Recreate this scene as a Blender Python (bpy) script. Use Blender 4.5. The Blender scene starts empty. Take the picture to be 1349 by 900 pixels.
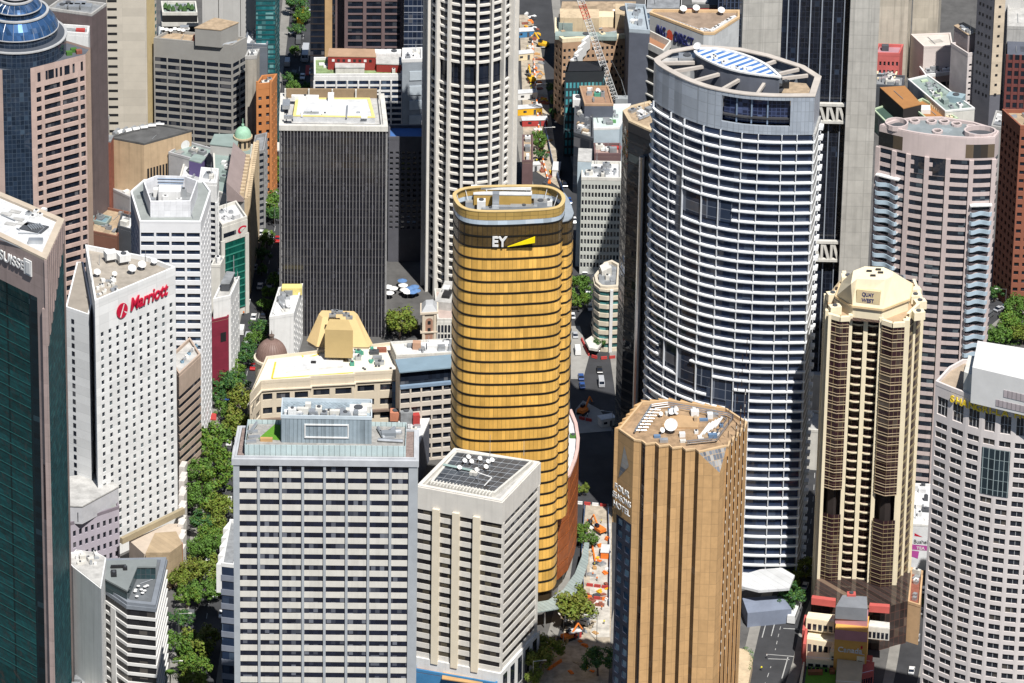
import bpy, math, random
from mathutils import Vector, Matrix
R = math.radians
sc = bpy.context.scene
COL = sc.collection
# ------------------------------------------------------------------ camera (long lens from an aircraft, looking down 27 degrees)
F, W, H = 8150.0, 1349.0, 900.0
PITCH, ROLL = R(27.0), R(0.98)
CAM = Vector((0, -1835, 935))
fwd = Vector((0, math.cos(PITCH), -math.sin(PITCH)))
_r0 = Vector((1, 0, 0)); _u0 = Vector((0, math.sin(PITCH), math.cos(PITCH)))
RV = _r0 * math.cos(ROLL) + _u0 * math.sin(ROLL)
UV = -_r0 * math.sin(ROLL) + _u0 * math.cos(ROLL)
cam_d = bpy.data.cameras.new("camera"); cam = bpy.data.objects.new("camera", cam_d); COL.objects.link(cam)
m = Matrix((RV, UV, -fwd)).transposed().to_4x4(); m.translation = CAM
cam.matrix_world = m
cam_d.sensor_width = 36.0; cam_d.sensor_fit = 'HORIZONTAL'; cam_d.lens = F / W * 36.0
cam_d.clip_start = 50.0; cam_d.clip_end = 60000.0
sc.camera = cam
# ------------------------------------------------------------------ light
SUN_EL, SUN_AZ = R(58), R(23)          # azimuth measured from straight behind the camera towards its right
to_sun = Vector((math.sin(SUN_AZ) * math.cos(SUN_EL), -math.cos(SUN_AZ) * math.cos(SUN_EL), math.sin(SUN_EL)))
world = bpy.data.worlds.new("World"); sc.world = world; world.use_nodes = True
wn = world.node_tree; bg = wn.nodes["Background"]
sky = wn.nodes.new("ShaderNodeTexSky"); sky.sky_type = 'NISHITA'; sky.sun_disc = False
sky.sun_elevation = SUN_EL; sky.sun_rotation = math.pi - SUN_AZ; sky.dust_density = 0.4; sky.ozone_density = 2.0
wn.links.new(sky.outputs[0], bg.inputs[0]); bg.inputs[1].default_value = 0.05
sd = bpy.data.lights.new("sun", 'SUN'); sd.energy = 5.0; sd.angle = R(0.5); sd.color = (1.0, 0.972, 0.925)
sun = bpy.data.objects.new("sun", sd); COL.objects.link(sun)
sun.rotation_euler = to_sun.to_track_quat('Z', 'Y').to_euler(); sun.location = (300, -600, 900)
sc.view_settings.view_transform = 'Standard'; sc.view_settings.look = 'None'
sc.view_settings.exposure = 0.36; sc.view_settings.gamma = 1.0; sc.view_settings.use_curve_mapping = False
sc.cycles.max_bounces = 6; sc.cycles.diffuse_bounces = 2; sc.cycles.glossy_bounces = 3
sc.cycles.caustics_reflective = False; sc.cycles.caustics_refractive = False

# ------------------------------------------------------------------ surveying: a sighted point of the photograph at a known height
def at(x, y, z=0.0):
    d = fwd * F + RV * (x - W / 2) + UV * (H / 2 - y)
    p = CAM + d * ((z - CAM.z) / d.z)
    return Vector((p.x, p.y, z))
def pix(p):
    v = Vector(p) - CAM
    k = F / v.dot(fwd)
    return (W / 2 + v.dot(RV) * k, H / 2 - v.dot(UV) * k)
def hgt(xt, yt, yb):
    """height of a vertical edge whose top is seen at (xt, yt) and foot at row yb"""
    a, b = 0.0, 420.0
    for _ in range(50):
        c = (a + b) / 2
        p = at(xt, yt, c); p.z = 0
        if pix(p)[1] < yb: a = c
        else: b = c
    return a
def fl(p): return Vector((p[0], p[1], 0))

# ------------------------------------------------------------------ materials
MATS = {}
def _nodes(name):
    mt = bpy.data.materials.new(name); mt.use_nodes = True
    nt = mt.node_tree
    return mt, nt, nt.nodes["Principled BSDF"]
def N(nt, t, **kw):
    n = nt.nodes.new(t)
    for k, v in kw.items(): setattr(n, k, v)
    return n
def L(nt, a, b): nt.links.new(a, b)
def math_n(nt, op, a, b=None):
    n = N(nt, "ShaderNodeMath", operation=op)
    for i, v in enumerate((a, b)):
        if v is None: continue
        if isinstance(v, (int, float)): n.inputs[i].default_value = v
        else: L(nt, v, n.inputs[i])
    return n.outputs[0]
def mixc(nt, fac, a, b, mode='MIX'):
    n = N(nt, "ShaderNodeMix", data_type='RGBA', blend_type=mode)
    for i, v in ((0, fac), (6, a), (7, b)):
        if isinstance(v, (int, float)): n.inputs[i].default_value = v
        elif isinstance(v, tuple): n.inputs[i].default_value = (*v, 1) if len(v) == 3 else v
        else: L(nt, v, n.inputs[i])
    return n.outputs[2]
def mat(name, col, rough=0.8, metal=0.0, var=0.16, scale=0.25, streak=0.0, joint=None, jcol=0.6, spec=0.4, cvar=(0.9, 1.05)):
    """opaque wall/roof/paint: colour with patchy weathering, optional rain streaks and panel joints joint=(w,h)"""
    if name in MATS: return MATS[name]
    mt, nt, b = _nodes(name)
    geo = N(nt, "ShaderNodeNewGeometry")
    n1 = N(nt, "ShaderNodeTexNoise"); n1.inputs["Scale"].default_value = scale; n1.inputs["Detail"].default_value = 5; n1.inputs["Roughness"].default_value = 0.65
    L(nt, geo.outputs["Position"], n1.inputs["Vector"])
    r = N(nt, "ShaderNodeMapRange"); r.inputs[1].default_value = 0.3; r.inputs[2].default_value = 0.7
    r.inputs[3].default_value = 1 - var; r.inputs[4].default_value = 1 + var * 0.6
    L(nt, n1.outputs[0], r.inputs[0])
    c = mixc(nt, 1.0, tuple(col), r.outputs[0], 'MULTIPLY')
    if streak:
        mp = N(nt, "ShaderNodeMapping"); mp.inputs["Scale"].default_value = (1.1, 1.1, 0.035)
        L(nt, geo.outputs["Position"], mp.inputs["Vector"])
        n2 = N(nt, "ShaderNodeTexNoise"); n2.inputs["Scale"].default_value = 1.0; n2.inputs["Detail"].default_value = 4
        L(nt, mp.outputs[0], n2.inputs["Vector"])
        r2 = N(nt, "ShaderNodeMapRange"); r2.inputs[1].default_value = 0.5; r2.inputs[2].default_value = 0.75
        r2.inputs[3].default_value = 1.0; r2.inputs[4].default_value = 1 - streak
        L(nt, n2.outputs[0], r2.inputs[0])
        c = mixc(nt, 1.0, c, r2.outputs[0], 'MULTIPLY')
    if joint:
        sx = N(nt, "ShaderNodeSeparateXYZ"); L(nt, geo.outputs["Position"], sx.inputs[0])
        u = math_n(nt, 'ADD', sx.outputs[0], math_n(nt, 'MULTIPLY', sx.outputs[1], 0.8))
        fu = math_n(nt, 'FRACT', math_n(nt, 'DIVIDE', u, joint[0])); fz = math_n(nt, 'FRACT', math_n(nt, 'DIVIDE', sx.outputs[2], joint[1]))
        g = math_n(nt, 'MAXIMUM', math_n(nt, 'LESS_THAN', fu, 0.16 / joint[0] * 1.0), math_n(nt, 'LESS_THAN', fz, 0.16 / joint[1]))
        c = mixc(nt, math_n(nt, 'MULTIPLY', g, 1 - jcol), c, (0.02, 0.02, 0.022))
        wn_ = N(nt, "ShaderNodeTexWhiteNoise", noise_dimensions='2D')
        cb = N(nt, "ShaderNodeCombineXYZ")
        L(nt, math_n(nt, 'FLOOR', math_n(nt, 'DIVIDE', u, joint[0])), cb.inputs[0]); L(nt, math_n(nt, 'FLOOR', math_n(nt, 'DIVIDE', sx.outputs[2], joint[1])), cb.inputs[1])
        L(nt, cb.outputs[0], wn_.inputs["Vector"])
        r3 = N(nt, "ShaderNodeMapRange"); r3.inputs[3].default_value = cvar[0]; r3.inputs[4].default_value = cvar[1]
        L(nt, wn_.outputs[0], r3.inputs[0]); c = mixc(nt, 1.0, c, r3.outputs[0], 'MULTIPLY')
    L(nt, c, b.inputs["Base Color"])
    b.inputs["Roughness"].default_value = rough; b.inputs["Metallic"].default_value = metal
    b.inputs["Specular IOR Level"].default_value = spec
    MATS[name] = mt; return mt
def glass(name, col=(0.012, 0.016, 0.026), cell=(1.5, 3.6), blind=0.2, bcol=(0.16, 0.16, 0.17), rough=0.06, metal=0.0, grid=0.0, gcol=(0.1, 0.1, 0.11), wob=0.02, vary=0.6, spec=0.5):
    """window glass: each pane its own darkness, some with blinds, optional mullion grid, slightly wavy reflections"""
    if name in MATS: return MATS[name]
    mt, nt, b = _nodes(name)
    geo = N(nt, "ShaderNodeNewGeometry"); sx = N(nt, "ShaderNodeSeparateXYZ"); L(nt, geo.outputs["Position"], sx.inputs[0])
    u = math_n(nt, 'DIVIDE', math_n(nt, 'ADD', sx.outputs[0], math_n(nt, 'MULTIPLY', sx.outputs[1], 0.83)), cell[0])
    v = math_n(nt, 'DIVIDE', sx.outputs[2], cell[1])
    cb = N(nt, "ShaderNodeCombineXYZ"); L(nt, math_n(nt, 'FLOOR', u), cb.inputs[0]); L(nt, math_n(nt, 'FLOOR', v), cb.inputs[1])
    w1 = N(nt, "ShaderNodeTexWhiteNoise", noise_dimensions='2D'); L(nt, cb.outputs[0], w1.inputs["Vector"])
    sp = N(nt, "ShaderNodeSeparateColor"); L(nt, w1.outputs[1], sp.inputs[0])
    c = mixc(nt, math_n(nt, 'MULTIPLY', sp.outputs[0], vary), tuple(col), tuple(2.4 * x for x in col))
    isb = math_n(nt, 'LESS_THAN', sp.outputs[1], blind)
    c = mixc(nt, math_n(nt, 'MULTIPLY', isb, sp.outputs[2]), c, tuple(bcol))
    if grid:
        fu = math_n(nt, 'FRACT', u); fv = math_n(nt, 'FRACT', v)
        g = math_n(nt, 'MAXIMUM', math_n(nt, 'LESS_THAN', fu, grid / cell[0]), math_n(nt, 'LESS_THAN', fv, grid / cell[1]))
        c = mixc(nt, g, c, tuple(gcol))
    L(nt, c, b.inputs["Base Color"])
    b.inputs["Roughness"].default_value = rough; b.inputs["Metallic"].default_value = metal; b.inputs["Specular IOR Level"].default_value = spec
    if wob:
        nn = N(nt, "ShaderNodeTexNoise"); nn.inputs["Scale"].default_value = 0.22; nn.inputs["Detail"].default_value = 2
        L(nt, geo.outputs["Position"], nn.inputs["Vector"])
        bp = N(nt, "ShaderNodeBump"); bp.inputs["Strength"].default_value = 1.0; bp.inputs["Distance"].default_value = wob * 4
        L(nt, nn.outputs[0], bp.inputs["Height"]); L(nt, bp.outputs[0], b.inputs["Normal"])
    MATS[name] = mt; return mt

# ------------------------------------------------------------------ mesh building
ORG = {}
class MB:
    def __init__(s): s.v = []; s.f = []; s.m = []; s.d = {}
    def vi(s, p):
        k = (round(p[0], 3), round(p[1], 3), round(p[2], 3))
        i = s.d.get(k)
        if i is None: i = s.d[k] = len(s.v); s.v.append(k)
        return i
    def face(s, pts, m=0):
        ix = []
        for p in pts:
            i = s.vi(p)
            if not ix or ix[-1] != i: ix.append(i)
        if len(ix) > 2 and ix[0] == ix[-1]: ix.pop()
        if len(set(ix)) == len(ix) >= 3: s.f.append(ix); s.m.append(m)
    def box(s, c, u, hw, hd, z0, z1, m=0):
        """box centred at c, u = unit direction along its width"""
        u = fl(u).normalized(); n = Vector((-u.y, u.x, 0)); c = fl(c)
        q = [c - u * hw - n * hd, c + u * hw - n * hd, c + u * hw + n * hd, c - u * hw + n * hd]
        s.prism(q, z0, z1, m)
    def prism(s, poly, z0, z1, m=0, cap=True, top=None):
        top = top or poly; n = len(poly)
        a = [Vector((p[0], p[1], z0)) for p in poly]; b = [Vector((p[0], p[1], z1)) for p in top]
        for i in range(n):
            j = (i + 1) % n; s.face([a[i], a[j], b[j], b[i]], m)
        if cap: s.face(b, m); s.face(a[::-1], m)
    def ring(s, outer, inner, z0, z1, m=0):
        n = len(outer)
        for i in range(n):
            j = (i + 1) % n
            o0, o1, i0, i1 = outer[i], outer[j], inner[i], inner[j]
            V = lambda p, z: Vector((p[0], p[1], z))
            s.face([V(o0, z0), V(o1, z0), V(o1, z1), V(o0, z1)], m)
            s.face([V(o0, z1), V(o1, z1), V(i1, z1), V(i0, z1)], m)
            s.face([V(i0, z0), V(i1, z0), V(o1, z0), V(o0, z0)], m)
            s.face([V(i1, z0), V(i0, z0), V(i0, z1), V(i1, z1)], m)
    def tube(s, a, b, r, k=6, m=0, r2=None):
        a = Vector(a); b = Vector(b); d = (b - a).normalized(); r2 = r if r2 is None else r2
        t = Vector((0, 0, 1)) if abs(d.z) < 0.9 else Vector((1, 0, 0))
        u = d.cross(t).normalized(); w = d.cross(u)
        A = [a + (u * math.cos(2 * math.pi * i / k) + w * math.sin(2 * math.pi * i / k)) * r for i in range(k)]
        B = [b + (u * math.cos(2 * math.pi * i / k) + w * math.sin(2 * math.pi * i / k)) * r2 for i in range(k)]
        for i in range(k):
            j = (i + 1) % k; s.face([A[j], A[i], B[i], B[j]], m)
        s.face(A, m); s.face(B[::-1], m)
    def build(s, name, mats, parent=None, smooth=False):
        o0 = ORG.get(parent.name, Vector((0, 0, 0))) if parent else Vector((0, 0, 0))
        me = bpy.data.meshes.new(name)
        me.from_pydata([(p[0] - o0.x, p[1] - o0.y, p[2] - o0.z) for p in s.v], [], s.f)
        for mm in (mats if isinstance(mats, (list, tuple)) else [mats]): me.materials.append(mm)
        if any(s.m): me.polygons.foreach_set("material_index", s.m)
        if smooth: me.polygons.foreach_set("use_smooth", [True] * len(me.polygons))
        me.update()
        o = bpy.data.objects.new(name, me); COL.objects.link(o)
        if parent: o.parent = parent; ORG[o.name] = o0
        return o
def tag(o, label, cat, group=None):
    o["label"] = label; o["category"] = cat
    if group: o["group"] = group
    return o
def thing(name, loc, label, cat, group=None):
    o = bpy.data.objects.new(name, None); COL.objects.link(o); o.location = loc; ORG[o.name] = Vector(loc)
    return tag(o, label, cat, group)
def area(p): return sum(p[i][0] * p[(i + 1) % len(p)][1] - p[(i + 1) % len(p)][0] * p[i][1] for i in range(len(p))) / 2
def ccw(p):
    p = [fl(q) for q in p]
    return p if area(p) > 0 else p[::-1]
def off(poly, d):
    """polygon offset outwards by d (mitred)"""
    n = len(poly); out = []
    for i in range(n):
        a, b, c = fl(poly[i - 1]), fl(poly[i]), fl(poly[(i + 1) % n])
        e1 = (b - a).normalized(); e2 = (c - b).normalized()
        n1 = Vector((e1.y, -e1.x, 0)); n2 = Vector((e2.y, -e2.x, 0))
        k = n1 + n2; den = 1 + n1.dot(n2)
        if den < 0.25: den = 0.25
        out.append(b + k * (d / den))
    return out
def cen(poly):
    c = Vector((0, 0, 0))
    for p in poly: c += fl(p)
    return c / len(poly)
def spline(pts, n):
    """catmull-rom through pts, n samples per span"""
    out = []; P = [fl(p) for p in pts]; P = [2 * P[0] - P[1]] + P + [2 * P[-1] - P[-2]]
    for i in range(1, len(P) - 2):
        for k in range(n):
            t = k / n
            a, b, c, d = P[i - 1], P[i], P[i + 1], P[i + 2]
            out.append(0.5 * ((2 * b) + (c - a) * t + (2 * a - 5 * b + 4 * c - d) * t * t + (3 * b - a - 3 * c + d) * t ** 3))
    out.append(P[-2]); return out
def para(a, b, c): return [a, b, c, a + c - b]   # FL, FR, BR -> with BL completed

def V_(p, z): return Vector((p[0], p[1], z))
class Bld:
    """one building: an Empty at its foot and its parts"""
    def __init__(s, name, poly, label, cat="building", group=None):
        s.poly = ccw(poly); s.c = cen(s.poly); s.o = thing(name, s.c, label, cat, group); s.win = []
    def part(s, name, mb, mats, parent=None, smooth=False): return mb.build(name, mats, parent or s.o, smooth)
    def prism(s, name, poly, z0, z1, mt, parent=None, smooth=False):
        b = MB(); b.prism([fl(p) for p in poly], z0, z1); return s.part(name, b, mt, parent, smooth)
    def ring(s, name, poly, z0, z1, o1, o0, mt, parent=None):
        b = MB(); b.ring(off(poly, o1), off(poly, o0), z0, z1); return s.part(name, b, mt, parent)
    def body(s, z0, z1, mt, poly=None, inset=0.0, name="wall"): return s.prism(name, off(poly or s.poly, -inset), z0, z1, mt)
    def bands(s, z0, z1, n, frac, gm, sm, out=0.25, poly=None, top=True, wname="window_band", sname="spandrel", lip=0.0):
        poly = poly or s.poly; fh = (z1 - z0) / n
        for i in range(n):
            a = z0 + i * fh; c = a + frac * fh
            b = MB(); b.ring(off(poly, out), off(poly, -0.4), a, c); s.part(sname, b, sm)
            b = MB(); p0 = poly; 
            for k in range(len(p0)):
                p, q = p0[k], p0[(k + 1) % len(p0)]
                b.face([(p[0], p[1], c - 0.02), (q[0], q[1], c - 0.02), (q[0], q[1], a + fh + 0.02), (p[0], p[1], a + fh + 0.02)])
            s.part(wname, b, gm if not isinstance(gm, list) else gm[i % len(gm)])
    def piers(s, p, q, us, w, d, z0, z1, mt, name="pier", back=0.3):
        p = fl(p); q = fl(q); u = (q - p).normalized(); n = Vector((u.y, -u.x, 0)); Ln = (q - p).length
        for t in us:
            b = MB(); b.box(p + u * (t * Ln) + n * ((d - back) / 2), u, w / 2, (d + back) / 2, z0, z1); s.part(name, b, mt)
    def roof(s, z, mt, pm=None, ph=1.1, poly=None, pw=0.5, th=0.6):
        poly = poly or s.poly
        r = s.prism("roof", off(poly, -0.01), z - th, z, mt)
        if pm: s.ring("parapet", poly, z - 0.1, z + ph, 0.06, -pw, pm)
        A = abs(area(poly))
        if A > 120 and pix(V_(s.c, z))[1] > -5:
            rng = random.Random(int(A * 7)); inn = off(poly, -1.4); u = (inn[1] - inn[0]).normalized(); v = Vector((-u.y, u.x, 0))
            xs = [p[0] for p in inn]; ys = [p[1] for p in inn]; base = mt.node_tree.nodes["Mix"].inputs[6].default_value if "Mix" in mt.node_tree.nodes else (.3, .3, .3, 1)
            tones = [mat(mt.name + "_patch_dark", tuple(c * .72 for c in base[:3]), var=.3), mat(mt.name + "_patch_pale", tuple(min(.75, c * 1.18) for c in base[:3]), var=.3)]
            for i in range(min(9, 3 + int(A / 220))):
                c = Vector((rng.uniform(min(xs), max(xs)), rng.uniform(min(ys), max(ys)), 0)); a, e = rng.uniform(1.2, 4.5), rng.uniform(.8, 2.6); zz = z + .004 * (i + 1)
                q = [c - u * a - v * e, c + u * a - v * e, c + u * a + v * e, c - u * a + v * e]
                if all(inside(p, inn) for p in q): b = MB(); b.face([V_(p, zz) for p in q]); s.part("roof_patch", b, tones[i % 2], r)
            for i in range(3):
                c = Vector((rng.uniform(min(xs), max(xs)), rng.uniform(min(ys), max(ys)), 0)); d = (u if i % 2 else v) * rng.uniform(3, 8)
                if inside(c, inn) and inside(c + d, inn): b = MB(); b.tube(V_(c, z + .25), V_(c + d, z + .25), .11, 4); s.part("pipe", b, metal if i else roofgrey, r)
        return r
    def wall(s, p, q, z0, z1, cols, rows, fw, fh, depth, wm, gm, zoff=0.5, u0=0.0, u1=0.0, skip=None, winmats=None, wmesh=None, name="wall"):
        """one wall with real window openings; cols/rows counts, fw/fh the open fraction of each cell"""
        p = fl(p); q = fl(q); u = (q - p).normalized(); n = Vector((u.y, -u.x, 0)); Ln = (q - p).length
        cw = (Ln - u0 - u1) / cols; rh = (z1 - z0) / rows
        us = [0.0]; 
        for i in range(cols):
            a = u0 + cw * (i + 0.5 - fw / 2); us += [a, a + cw * fw]
        us.append(Ln); zs = [z0]
        for j in range(rows):
            a = z0 + rh * (j + zoff - fh / 2); zs += [a, a + rh * fh]
        zs.append(z1)
        b = MB(); pt = lambda a, z, dd=0.0: (p + u * a - n * dd + Vector((0, 0, z)))
        mesh = wmesh or quad_mesh(cw * fw, rh * fh, gm)
        rot = math.atan2(u.y, u.x)
        for i in range(len(us) - 1):
            for j in range(len(zs) - 1):
                a0, a1, b0, b1 = us[i], us[i + 1], zs[j], zs[j + 1]
                if i % 2 == 1 and j % 2 == 1 and not (skip and skip((i - 1) // 2, (j - 1) // 2)):
                    for e, f_ in (((a0, b0), (a1, b0)), ((a1, b0), (a1, b1)), ((a1, b1), (a0, b1)), ((a0, b1), (a0, b0))):
                        b.face([pt(*e), pt(*f_), pt(*f_, depth), pt(*e, depth)])
                    s.win.append((pt((a0 + a1) / 2, (b0 + b1) / 2, depth - 0.02), rot, mesh, j))
                else: b.face([pt(a0, b0), pt(a1, b0), pt(a1, b1), pt(a0, b1)])
        return s.part(name, b, wm)
    def flush(s, limit=100, name="window"):
        """place the collected windows: the first `limit` as parts, the rest as one mass"""
        ws = sorted(s.win, key=lambda w: -w[3]) if len(s.win) > limit else s.win
        # those hidden below the frame come last
        if len(s.win) > limit:
            def key(w):
                x, y = pix(w[0]); return (not (0 < x < W and 0 < y < H), (w[0] - CAM).length)
            ws = sorted(s.win, key=key)
        for pos, rot, me, _ in ws[:limit]:
            o = bpy.data.objects.new(name, me); COL.objects.link(o); o.parent = s.o
            o.location = pos - s.c; o.rotation_euler = (0, 0, rot)
        rest = ws[limit:]
        if rest:
            b = MB(); mats = []
            for pos, rot, me, _ in rest:
                M4 = Matrix.Translation(pos) @ Matrix.Rotation(rot, 4, 'Z')
                for f in me.polygons:
                    mm = me.materials[f.material_index]
                    if mm not in mats: mats.append(mm)
                    b.face([M4 @ me.vertices[i].co for i in f.vertices], mats.index(mm))
            o = s.part(name, b, mats); o["kind"] = "stuff"
        s.win = []
_Q = {}
def quad_mesh(w, h, gm, mull=0, fm=None, hbar=0):
    """window pane facing -Y, optionally with raised mullions"""
    k = (round(w, 2), round(h, 2), gm.name, mull, fm.name if fm else "", hbar)
    if k in _Q: return _Q[k]
    b = MB(); b.face([(-w / 2, 0, -h / 2), (w / 2, 0, -h / 2), (w / 2, 0, h / 2), (-w / 2, 0, h / 2)])
    for i in range(mull):
        x = -w / 2 + w * (i + 1) / (mull + 1)
        b.prism([Vector((x - .06, -.12, 0)), Vector((x + .06, -.12, 0)), Vector((x + .06, .02, 0)), Vector((x - .06, .02, 0))], -h / 2, h / 2, 1)
    for i in range(hbar):
        z = -h / 2 + h * (i + 1) / (hbar + 1)
        b.prism([Vector((-w / 2, -.12, 0)), Vector((w / 2, -.12, 0)), Vector((w / 2, .02, 0)), Vector((-w / 2, .02, 0))], z - .06, z + .06, 1)
    me = bpy.data.meshes.new("window"); me.from_pydata(b.v, [], b.f); me.materials.append(gm)
    if fm: me.materials.append(fm)
    if any(b.m): me.polygons.foreach_set("material_index", b.m)
    _Q[k] = me; return me
def lerp(a, b, t): return a + (b - a) * t
def inside(p, poly):
    c = False; n = len(poly)
    for i in range(n):
        a, b = poly[i], poly[(i + 1) % n]
        if (a[1] > p[1]) != (b[1] > p[1]) and p[0] < (b[0] - a[0]) * (p[1] - a[1]) / (b[1] - a[1]) + a[0]: c = not c
    return c

# ------------------------------------------------------------------ palette
white = mat("white_paint", (0.72, 0.715, 0.7), var=0.1, streak=0.15)
offwhite = mat("off_white_render", (0.62, 0.6, 0.55), var=0.14, streak=0.2)
concrete = mat("pale_concrete", (0.42, 0.41, 0.39), var=0.16, streak=0.25)
grey = mat("grey_concrete", (0.26, 0.26, 0.26), var=0.18, streak=0.25)
dgrey = mat("dark_grey", (0.07, 0.075, 0.085), var=0.2)
roofgrey = mat("grey_roof_sheet", (0.24, 0.25, 0.26), var=0.35, scale=0.4)
roofpale = mat("pale_roof_membrane", (0.46, 0.45, 0.43), var=0.3, scale=0.35)
roofwhite = mat("white_roof_coating", (0.6, 0.605, 0.61), var=0.22, scale=0.4)
rooftan = mat("tan_roof_gravel", (0.4, 0.3, 0.2), var=0.35, scale=0.5)
roofgreen = mat("grey_green_roof", (0.25, 0.31, 0.29), var=0.25)
metal = mat("galvanised_metal", (0.5, 0.52, 0.54), rough=0.4, metal=0.6, var=0.2)
steel = mat("bright_steel", (0.7, 0.71, 0.72), rough=0.3, metal=0.9, var=0.1)
sand = mat("sandstone", (0.56, 0.44, 0.29), var=0.2, streak=0.2)
cream = mat("cream_render", (0.74, 0.63, 0.43), var=0.1, streak=0.15)
red = mat("red_paint", (0.42, 0.05, 0.045), var=0.2)
orange = mat("safety_orange", (0.8, 0.2, 0.03), var=0.15)
brick = mat("red_brick", (0.26, 0.09, 0.06), var=0.25, scale=0.8)
black = mat("black_metal", (0.02, 0.02, 0.022), rough=0.5)
win = glass("window_glass", (0.008, 0.011, 0.018), blind=.16, bcol=(.12, .12, .13))
winb = glass("blue_window_glass", (0.012, 0.02, 0.04), blind=0.25, bcol=(0.1, 0.14, 0.2))
winc = glass("curtained_window_glass", (0.014, 0.016, 0.022), cell=(1.1, 3.4), blind=0.45, bcol=(0.2, 0.2, 0.19))

# ------------------------------------------------------------------ rooftop plant (parts of the roof they stand on)
def cooler(B, parent, p, u, w, d, z, h, mt=None):
    b = MB(); b.box(p, u, w / 2, d / 2, z, z + h); o = B.part("cooling_unit", b, mt or metal, parent)
    if (p[0] * 7.3 + p[1] * 3.1) % 1 > .45 or h < .7: return o
    b = MB(); c = fl(p); k = 10; r = min(w, d) * 0.3
    b.prism([c + Vector((math.cos(i * 6.2832 / k), math.sin(i * 6.2832 / k), 0)) * r for i in range(k)], z + h, z + h + 0.35)
    B.part("fan", b, dgrey, o)
    return o
def duct(B, parent, p, q, z, r=0.35, mt=None):
    b = MB(); b.tube((p[0], p[1], z + r + .15), (q[0], q[1], z + r + .15), r, 6); return B.part("duct", b, mt or metal, parent)
def dish(B, parent, p, z, r=1.2, aim=(0.5, -0.6, 0.6), mt=None):
    b = MB(); p = fl(p) + Vector((0, 0, z)); a = Vector(aim).normalized(); c = p + Vector((0, 0, r + .5))
    t = a.cross(Vector((0, 0, 1))).normalized(); w = a.cross(t); k = 14; prev = None
    b.tube(p, c, 0.15, 5)
    for j in range(4):
        rr = r * j / 3; dd = 0.35 * r * (j / 3) ** 2
        cur = [c + a * dd + (t * math.cos(i * 6.2832 / k) + w * math.sin(i * 6.2832 / k)) * max(rr, .02) for i in range(k)]
        if prev:
            for i in range(k): b.face([prev[i], prev[(i + 1) % k], cur[(i + 1) % k], cur[i]])
        prev = cur
    return B.part("satellite_dish", b, mt or white, parent)
def mast(B, parent, p, z, h, r=0.12):
    b = MB(); b.tube((p[0], p[1], z), (p[0], p[1], z + h), r, 5, r2=r * .5); return B.part("antenna_mast", b, metal, parent)
def clutter(B, parent, poly, z, n, seed=1, dishes=0, masts=1, big=3.0, mts=None):
    rng = random.Random(seed); inner = off(ccw(poly), -1.8)
    xs = [p[0] for p in inner]; ys = [p[1] for p in inner]; u = (inner[1] - inner[0]).normalized()
    mts = mts or [metal, white, roofgrey, metal, offwhite]
    def rnd():
        for _ in range(60):
            p = Vector((rng.uniform(min(xs), max(xs)), rng.uniform(min(ys), max(ys)), 0))
            if inside(p, inner): return p
        return cen(inner)
    for i in range(n):
        p = rnd()
        t = rng.random()
        if t < 0.6: cooler(B, parent, p, u, rng.uniform(1, big), rng.uniform(1, big * .8), z, rng.uniform(.7, 2.0), rng.choice(mts))
        elif t < 0.85:
            q = p + u * rng.uniform(2, 6) if rng.random() < .5 else p + Vector((-u.y, u.x, 0)) * rng.uniform(2, 5)
            if inside(q, inner): duct(B, parent, p, q, z, rng.uniform(.2, .45))
            else: cooler(B, parent, p, u, 1.2, 1.2, z, 1.0)
        else:
            b = MB(); b.box(p, u, rng.uniform(.6, 1.4), rng.uniform(.6, 1.4), z, z + rng.uniform(.3, .7)); B.part("roof_hatch", b, rng.choice(mts), parent)
    for i in range(dishes): dish(B, parent, rnd(), z, rng.uniform(.7, 1.5))
    for i in range(masts): mast(B, parent, rnd(), z, rng.uniform(3, 7))
def plant_room(B, parent, poly, z, h, wm, rm=None, louvre=False):
    o = B.prism("plant_room", poly, z, z + h, wm, parent)
    b = MB(); b.prism(off(ccw(poly), .15), z + h, z + h + .3); B.part("plant_roof", b, rm or roofgrey, o)
    return o

# ------------------------------------------------------------------ lettering
def letters(name, text, p, q, z, size, mt, label=None, cat="sign", depth=0.25, shear=0.0, bold=0.0, parent=None, out=0.15, fit=None, extra=None, tilt=0.0):
    """raised letters on the wall that runs p -> q, starting at p, baseline at height z"""
    cu = bpy.data.curves.new(name, 'FONT'); cu.body = text; cu.size = size; cu.extrude = depth / 2; cu.shear = shear; cu.offset = bold
    cu.align_x = 'LEFT'
    t = bpy.data.objects.new(name, cu); COL.objects.link(t)
    bpy.context.view_layer.update()
    me = bpy.data.meshes.new_from_object(t.evaluated_get(bpy.context.evaluated_depsgraph_get()))
    bpy.data.objects.remove(t); me.name = name
    if fit:
        wd = max(v.co.x for v in me.vertices) or 1
        for v in me.vertices: v.co.x *= fit / wd
    me.materials.clear(); me.materials.append(mt)
    o = bpy.data.objects.new(name, me); COL.objects.link(o)
    p = fl(p); q = fl(q); u = (q - p).normalized(); n = Vector((u.y, -u.x, 0))
    wpos = p + n * (out + depth / 2) + Vector((0, 0, z))
    u3 = (u + Vector((0, 0, tilt))).normalized()
    up = n.cross(u3) if n.cross(u3).z > 0 else u3.cross(n)
    mw = Matrix((u3, up, n)).transposed().to_4x4(); mw.translation = wpos
    if parent: o.parent = parent; mw.translation = wpos - ORG[parent.name]
    o.matrix_local = mw if parent else mw
    if not parent: o.matrix_world = mw
    if label: tag(o, label, cat)
    return o
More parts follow.
